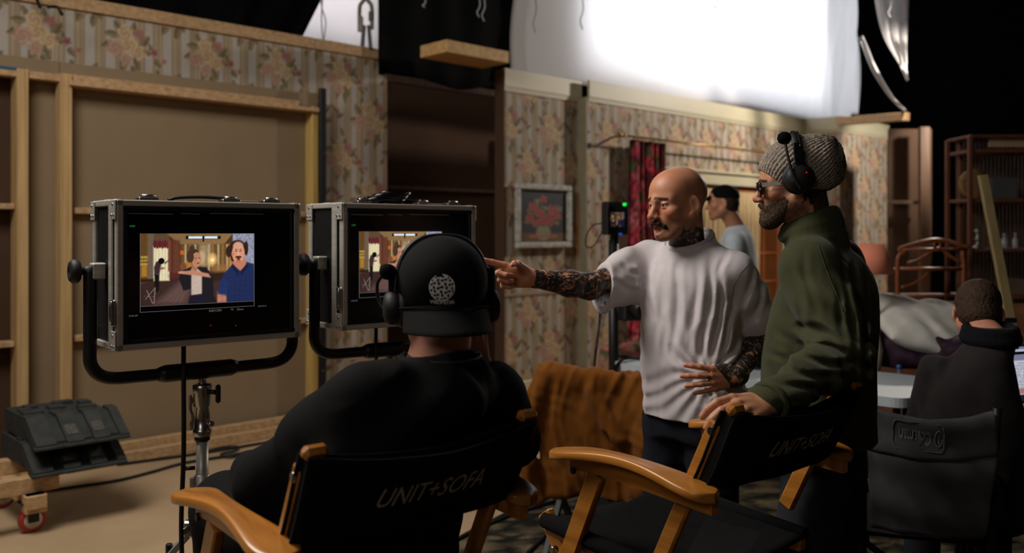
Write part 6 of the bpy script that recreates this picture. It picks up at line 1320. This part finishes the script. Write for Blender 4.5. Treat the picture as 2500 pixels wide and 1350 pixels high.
for cx, cy, r in ((.3, .66, .12), (.5, .82, .09), (.7, .6, .14), (.22, .46, .10), (.42, .56, .13), (.62, .42, .12), (.5, .4, .09), (.8, .5, .09), (.35, .38, .09)):
    d = np.hypot(x-cx, y-cy); th = np.arctan2(y-cy, x-cx); w = d < r*(.86+.14*np.cos(5*th+cx*20)); s_ = .55+.45*np.sin(d[w]/r*12+2*th[w]); c[w] = np.array(C(190, 84, 78))*s_[:, None]*(1-.2*d[w]/r)[:, None]+np.array(C(60, 30, 28))*.2
for k in range(12): cx = rg_.uniform(.25, .75); w = ((x-cx)/.06)**2+((y-.13)/.025)**2 < 1; c[w] = np.array(C(160, 90, 74))
g = MB(); g.gridv(np.array([fc+U*((p-.5)*(fw-1.6*fb))+ZU*((q-.5)*(fh-1.6*fb))-V*.012 for p, q in zip(x, y)]), nu, nv, smooth=False); g.c = c; obj('canvas_print', g, mat('canvas_print', (1, 1, 1), .6, vcol=True, var=.12, vs=30), pf)
# far man with a cap
D0 = np.array([1.60, 6.25, 0]); df_ = nrm((-.93, .36, 0)); dr_ = np.array([df_[1], -df_[0], 0]); dc = P(1763, 495, 6.2); dR = hframe((-.98, .15), .08)
S = Sdf(np.arange(1.2, 1.95, .009), np.arange(5.95, 6.6, .009), np.arange(1.30, 1.92, .007)); head(S, dc, dR, 1.0, 0, D0+[0, 0, 1.52]); S.loft([(1.32, D0[0], D0[1], .14, .09), (1.5, D0[0], D0[1], .13, .07)], df_)
pp = person(S, lambda v: face_paint(v, dc, dR, 1.0, (186, 130, 98), .2)[0], 'person in a black cap and pale blue sweater beyond the bald man', D0)
T = lambda x, y, z: dc+dR@np.array([x, y, z]); S = Sdf(*[np.arange(dc[i]-.22, dc[i]+.22, .006) for i in range(3)]); S.ell(T(0, -.018, .040), (.087, .108, .088), dR, .01); S.cut(T(0, 0, .028), dR@nrm((0, .1, -1))); S.ell(T(0, .125, .036), (.066, .078, .015), dR, .012); cloth('cap', S, capm, pp)
S = Sdf(*[np.arange(dc[i]-.16, dc[i]+.16, .006) for i in range(3)]); S.ell(T(0, -.035, .0), (.084, .085, .09), dR, .01); S.cut(T(0, -.006, 0), dR@nrm((0, 1, -.1))); S.cut(T(0, 0, -.085), -dR[:, 2]); S.disp(lambda x, y, z: .004*vnoise(x*90, y*90, z*60)); cloth('hair', S, MATS['dark_hair'], pp, 0)
swt = mat('pale_blue_sweater', C(186, 198, 204), .95, var=.05, vs=20, bump=.2, bs=300)
S = Sdf(np.arange(1.2, 2.0, .012), np.arange(5.85, 6.65, .012), np.arange(.84, 1.66, .012)); dp = lambda z, hw, hd: (z, D0[0], D0[1], hw, hd); S.loft([dp(.86, .18, .13), dp(1.1, .18, .13), dp(1.3, .20, .13), dp(1.45, .18, .11), dp(1.52, .12, .085), dp(1.56, .075, .07)], df_, .03)
for s in (-1, 1): a_ = D0+dr_*s*.175+[0, 0, 1.44]; S.chain([a_, a_+dr_*s*.04+df_*.02+[0, 0, -.29], a_+df_*.22+[0, 0, -.36]], (.075, .062, .045), .03)
S.disp(folds(.008, (10, 10, 4), 2, 1, df_)); S.cap(D0+[0, 0, 1.53], D0+[0, 0, 1.64], .06, .08, .01, 's'); cloth('sweater', S, swt, pp)
S = Sdf(np.arange(1.25, 1.95, .014), np.arange(5.9, 6.6, .014), np.arange(.05, .98, .014)); S.loft([dp(.8, .16, .115), dp(.95, .16, .115)], df_); hips = [D0+s*dr_*.085+[0, 0, .84] for s in (1, -1)]; kn = [D0+s*dr_*.1+[0, 0, .48] for s in (1, -1)]; an = [D0+s*dr_*.11+[0, 0, .09] for s in (1, -1)]; legs(S, hips, kn, an, (.095, .076, .064)); cloth('trousers', S, den, pp); shoes(pp, an, df_, sole)
# camera rig with a small monitor on a black stand
cq = P(1502, 533, 5.2); cg = thing('camera_monitor', 'small camera monitor with a green light, beside the rose curtain', 'monitor', [cq[0], cq[1], 0]); cR_ = np.stack([nrm((.93, .36, 0)), nrm((-.36, .93, 0)), ZU], 1); CL = lambda x, y, z: cq+cR_@np.array([x, y, z])
obj('housing', MB().box(cq, (.165, .05, .195), cR_, .010), blackplastic, cg); obj('hood', MB().box(CL(-.075, -.03, 0), (.012, .05, .19), cR_, .003), blackplastic, cg)
x, y, cc_ = paint_screen(60, 40); v = np.array([CL(-.045+.09*a, -.0265, .035-.085*b) for a, b in zip(x, y)]); g = MB(); g.gridv(v, 60, 40, smooth=False); g.f = [q[::-1] for q in g.f]; g.c = cc_*.35; obj('picture', g, scr, cg); obj('tally_light', MB().box(CL(.048, -.027, .082), (.024, .006, .018), cR_, .003), greenled, cg); bl_ = mat('blue_led', C(30, 80, 220), .5, emit=.8)
obj('led', MB().box(CL(.02, -.027, -.092), (.018, .005, .010), cR_), bl_, cg); obj('swivel', MB().box(CL(.0, .01, -.125), (.04, .04, .06), cR_, .006), blackmetal, cg); obj('post', MB().tube([CL(.0, .02, -.13), [CL(0, .02, 0)[0], CL(0, .02, 0)[1], .03]], .030, 12), blackmetal, cg); obj('battery', MB().box(CL(.03, .05, .0), (.12, .05, .14), cR_, .008), blackplastic, cg); obj('led', MB().box(CL(.045, -.015, -.215), (.010, .005, .006), cR_), bl_, cg)
for a in (20, 140, 260): obj('leg', MB().tube([CL(0, .02, 0)*[1, 1, 0]+[0, 0, .35], CL(0, .02, 0)*[1, 1, 0]+[.34*math.cos(math.radians(a)), .34*math.sin(math.radians(a)), .015]], .016, 8), blackmetal, cg)
cable('thin cable looping from the small camera monitor', [P(1470, 545, 5.25), P(1448, 550, 5.25), P(1432, 575, 5.25), P(1432, 602, 5.25), P(1450, 600, 5.25), P(1465, 575, 5.25), P(1472, 560, 5.24)], .004); cable('black cable running down the small monitor stand', [P(1478, 640, 5.3), P(1470, 700, 5.35), P(1462, 800, 5.35), P(1452, 880, 5.3), Pz(1440, 1010, .01), Pz(1400, 1015, .01)], .008)
q = P(1530, 745, 5.25); cm = thing('film_camera', 'black film camera hanging low behind the pointing arm', 'camera', [q[0], q[1], q[2]-.15]); obj('body', MB().box(q, (.14, .20, .17), cR_, .012), blackplastic, cm); obj('lens', MB().cyl(q+cR_@np.array([0, -.10, -.01]), q+cR_@np.array([0, -.22, -.01]), .05, 20), blackmetal, cm); obj('handle', MB().tube(spline([q+cR_@np.array([0, -.08, .085]), q+cR_@np.array([0, -.06, .12]), q+cR_@np.array([0, .06, .12]), q+cR_@np.array([0, .08, .085])], 4), .011, 8), blackmetal, cm); obj('battery', MB().box(q+cR_@np.array([0, .12, -.02]), (.10, .05, .14), cR_, .008), mat('blue_black_plastic', C(18, 24, 48), .5), cm); obj('bracket', MB().bar(q+[-.02, 0, -.05], [CL(0, .02, 0)[0], CL(0, .02, 0)[1], q[2]-.05], .03, .03), blackmetal, cm)
# rose-covered armchair by the table
ac_ = Pz(1575, 960, .42)*[1, 1, 0]+np.array([.36, .95, 0]); am = thing('armchair', 'rose-patterned armchair behind the left end of the white table', 'armchair', ac_)
def rosey(o):
    me = o.data; v = np.array([p.co[:] for p in me.vertices]); c = np.tile(np.array(C(150, 112, 88)), (len(v), 1)); rg_ = np.random.default_rng(4)
    n1 = vnoise(v[:, 0]*13, v[:, 1]*13, v[:, 2]*13); n2 = vnoise(v[:, 0]*19+5, v[:, 1]*19, v[:, 2]*19); c[n1 > .25] = C(172, 70, 74); c[(n1 > .42)] = C(196, 112, 106); c[n2 > .4] = C(84, 82, 54)
    a_ = me.attributes.new('Col', 'FLOAT_COLOR', 'POINT'); cc = np.ones((len(v), 4), np.float32); cc[:, :3] = c; a_.data.foreach_set('color', cc.ravel())
up = mat('rose_upholstery', (1, 1, 1), .9, vcol=True, var=.1); aR = np.stack([nrm((.8, -.6, 0)), nrm((.6, .8, 0)), ZU], 1); AL = lambda x, y, z: ac_+aR@np.array([x, y, z])
for nm, c, r in (('backrest', AL(0, .26, .66), (.36, .11, .36)), ('seat', AL(0, -.08, .30), (.30, .32, .16)), ('armrest', AL(-.36, -.05, .40), (.10, .36, .22)), ('armrest', AL(.36, -.05, .40), (.10, .36, .22))): rosey(blob(nm, '', '', c, r, up, aR, .012, 7, .016, par=am))
for a_ in (-.3, .3):
    for b_ in (-.3, .26): obj('foot', MB().box(AL(a_, b_, .07), (.05, .05, .14), aR, .004), darkwood, am)
# ---- low chair with a rust jacket
jx = nrm((.93, -.37, 0)); jy = np.array([-jx[1], jx[0], 0]); j0 = P(1440, 905, 3.95); jc = thing('folding_chair', 'low black chair under the rust-coloured jacket', 'chair', j0*[1, 1, 0]); JL = lambda x, y, z: j0*[1, 1, 0]+jx*x+jy*y+[0, 0, z]
for x in (-.22, .22):
    obj('back_post', MB().bar(JL(x, .02, .86), JL(x, .10, .40), .03, .03, bev=.003), blackmetal, jc); obj('leg', MB().bar(JL(x, .48, .42), JL(x, .02, .01), .03, .03, bev=.003), blackmetal, jc); obj('leg', MB().bar(JL(x, .06, .42), JL(x, .46, .01), .03, .03, bev=.003), blackmetal, jc)
    obj('armrest', MB().box(JL(x*1.15, .26, .62), (.06, .44, .03), np.stack([jx, jy, ZU], 1), .008), darkwood, jc)
obj('seat', MB().box(JL(0, .27, .42), (.46, .42, .03), np.stack([jx, jy, ZU], 1), .008), blackcloth, jc); obj('back_panel', MB().box(JL(0, .03, .74), (.44, .02, .20), np.stack([jx, jy, ZU], 1), .006), blackcloth, jc)
S = Sdf(np.arange(j0[0]-.42, j0[0]+.45, .0075), np.arange(j0[1]-.35, j0[1]+.35, .0075), np.arange(.22, .95, .0075)); JR = np.stack([jx, jy, ZU], 1)
S.rbox(JL(.02, -.015, .60), (.255, .028, .285), JR, .015, .03); S.rbox(JL(0, .075, .72), (.22, .018, .16), JR, .015, .03)
S.chain([JL(-.20, .0, .872), JL(-.06, .0, .835), JL(.03, .0, .845), JL(.20, .01, .825), JL(.27, .02, .78)], (.045, .05, .045, .048, .035), .03)
S.chain([JL(-.20, -.015, .85), JL(-.285, -.05, .66), JL(-.275, -.06, .45), JL(-.235, -.055, .30)], (.045, .052, .05, .042), .025); S.chain([JL(.24, .0, .80), JL(.27, -.045, .60), JL(.245, -.06, .40)], (.04, .046, .042), .025); S.cap(JL(.02, -.04, .80), JL(.15, -.05, .60), .03, .04, .03)
S.disp(lambda X, Y, Z: folds(.013, (20, 15, 1.5), 4.4, .7, jy)(X, Y, Z)+.0025*np.sin((Z*1.1+X*.5)*60+5*vnoise(X*6, Y*6, Z*6))*np.exp(-((Z-.62)/.2)**2)+.003*vnoise(X*40, Y*40, Z*25)); S.disp(lambda X, Y, Z: .03*vnoise(X*9, Y*9, Z*0)*np.clip((.42-Z)/.1, 0, 1)); tag(obj('jacket', S.mesh(), mat('rust_cotton', C(128, 76, 23), .9, var=.14, vs=9, bump=.15, bs=300, sheen=.08, spec=.15)), 'rust-coloured jacket draped over the low black chair', 'jacket')
# ================================================================ left foreground: dolly with rubber ramps, cables
dz = .285; e1_ = U; e2_ = V; d0 = P(95, 1107, 4.40)
def ramp(z0, lab, off, flip):
    """a black rubber cable ramp: flat studded top, slanted front with raised label plates between notches"""
    Lr, Dp, H = .40, .62, .115; o = W(0, 0, 0)*0+d0*[1, 1, 0]+U*off+[0, 0, z0]; t = thing('cable_ramp', lab, 'ramp', o+V*Dp/2, 0, 'stacked rubber cable ramps'); Q_ = lambda x, y, z: o+U*x+V*y+[0, 0, z]
    body = [(0, 0), (Dp, 0), (Dp, H), (.17, H), (.0, .022)]
    obj('body', MB().prism(body, Q_(.0, 0, 0), V, ZU, U*Lr), rubber, t)
    for i, (a, b) in enumerate(((-.02, .075), (.125, .205), (.255, .335), (.385, .43))):
        sl_ = [(-.035, -.005), (-.035, .02), (.155, H+.018), (.24, H+.018), (.24, H-.01), (.05, .0)]; p_ = obj('ridge', MB().prism(sl_, Q_(a, 0, 0), V, ZU, U*(b-a)), rubber, t)
        if i in (1, 2): obj('label_plate', MB().box(Q_((a+b)/2, .055, .072), (.055, .11, .006), np.stack([U, nrm(V*.19+ZU*.098), nrm(np.cross(U, V*.19+ZU*.098))], 1), .002), mat('worn_rubber', C(66, 64, 58), .8, var=.4, vs=60, bump=.5, bs=90), p_)
    for i, (a, b, sx, sy) in enumerate(((.06, .34, .10, .07), (.20, .42, .08, .09), (.33, .33, .09, .06), (.10, .52, .07, .06), (.27, .54, .10, .05), (.16, .28, .06, .05), (.36, .46, .06, .08), (.05, .44, .06, .05))): obj('top_lug', MB().box(Q_(a, b, H+.008), (sx, sy, .02), UVF, .004), rubber, t)
    obj('lip', MB().box(Q_(Lr/2, -.03, .004), (Lr+.06, .05, .016), UVF, .004), rubber, t)
    return t
ramp(dz+.135, 'upper black rubber cable ramp on the timber dolly', 0, 0); ramp(dz+.004, 'lower black rubber cable ramp resting on the timber dolly', -.015, 1)
dl = thing('timber_dolly', 'timber dolly on a red wheel carrying the rubber ramps', 'dolly', d0*[1, 1, 0]); Dq = lambda x, y, z: d0*[1, 1, 0]+U*x+V*y+[0, 0, z]
for y in (.05, .50): obj('beam', MB().bar(Dq(-1.2, y, dz-.045), Dq(.24 if y > .3 else .10, y, dz-.045), .07, .08, bev=.003), pine_u, dl)
obj('cross_beam', MB().bar(Dq(-.02, -.05, dz-.118), Dq(-.02, .66, dz-.118), .09, .066, bev=.003), pine_u, dl); obj('block', MB().box(Dq(-.02, .00, dz-.13), (.10, .07, .09), UVF, .004), pine_u, dl)
red = mat('red_caster_tread', C(150, 44, 30), .5); hub = mat('cream_hub', C(180, 172, 156), .5)
for (a, b) in ((-.02, .04), (-.02, .58), (-1.0, .3)):
    k = Dq(a, b, 0); f_ = obj('caster_fork', MB().box(k+[0, 0, .155], (.12, .09, .008), UVF, .002).box(k+V*.028+[0, 0, .105], (.05, .005, .10), UVF).box(k-V*.028+[0, 0, .105], (.05, .005, .10), UVF).cyl(k-V*.034+[0, 0, .064], k+V*.034+[0, 0, .064], .010, 10), blackmetal, dl)
    Rw = np.stack([U, ZU, -V], 1); obj('wheel', MB().lathe([(.04, -.020), (.058, -.020), (.063, -.014), (.063, .014), (.058, .020), (.04, .020)], k+[0, 0, .064], Rw, 28), red, dl); obj('wheel_hub', MB().lathe([(.012, -.022), (.042, -.021), (.042, .021), (.012, .022)], k+[0, 0, .064], Rw, 24), hub, dl)
fl_ = lambda pts: [Pz(x, y, .012) for x, y in pts]
cable('long black cable curving across the bare floor', fl_([(62, 1199), (120, 1197), (200, 1186), (290, 1172), (370, 1152), (450, 1130), (560, 1112), (640, 1096)]), .009)
cable('black cable along the foot of the timber planks', fl_([(286, 1134), (360, 1124), (450, 1112), (560, 1095), (640, 1082), (760, 1066)]), .009)
cable('black cable loop lying by the stand', fl_([(470, 1108), (510, 1100), (545, 1092), (580, 1090), (575, 1100), (540, 1108), (560, 1116), (620, 1106), (660, 1094)]), .008)
cable('black cables crossing from the capped person to the rug', fl_([(1060, 1345), (1140, 1305), (1220, 1268), (1300, 1240), (1420, 1205), (1560, 1180)]), .011)
cable('second black cable beside the rug edge', fl_([(1090, 1330), (1180, 1282), (1290, 1230), (1400, 1196), (1500, 1160)]), .010)
cable('black cable on the rug under the empty chair', fl_([(1290, 1349), (1330, 1310), (1372, 1286), (1440, 1262), (1540, 1240)]), .010)
cable('cable lying on the floor beyond the rust jacket', fl_([(1272, 1150), (1300, 1130), (1330, 1120), (1420, 1090)]), .008)
# ---- small things above the left wall
gc_ = W(wu(893, .2), .2, 3.035); gk = thing('grip_clamp', 'tan and black grip clamp standing on top of the left papered wall', 'clamp', gc_); dg = gc_[1]
G_ = lambda px, py: P(px, py, dg)
obj('jaw_frame', MB().tube(spline([G_(878, 72), G_(878, 20), G_(884, 6), G_(893, -2), G_(902, 6), G_(908, 20), G_(908, 72)], 4), .012, 8, flat=1.4), mat('tan_clamp_metal', C(120, 110, 92), .5), gk)
for x0, x1 in ((889, 884), (900, 905)): obj('clamp_leg', MB().bar(G_(x0, 62), G_(x1, 120), .035, .030, bev=.005), blackmetal, gk)
obj('jaw_pad', MB().bar(G_(880, 40), G_(880, 78), .03, .045, bev=.006), MATS['tan_clamp_metal'], gk); obj('jaw_pad', MB().bar(G_(906, 28), G_(906, 52), .03, .04, bev=.006), blackmetal, gk)
cable('thin cord pair hanging in front of the pale silk above the left wall', [P(782, -15, 7.2), P(786, 20, 7.2), P(795, 50, 7.2), P(793, 80, 7.2), P(790, 98, 7.2), P(787, 80, 7.2), P(785, 40, 7.2), P(788, -15, 7.2)], .005, tm)
cable('short black cable end poking over the top of the left wall', [P(84, -20, 5.5), P(92, 4, 5.45), P(98, 18, 5.42)], .010); cable('curled black cable lying over the top timber at the left', [P(118, 18, 5.50), P(130, 16, 5.44), P(142, 19, 5.42), P(148, 30, 5.42), P(152, 36, 5.44)], .010)
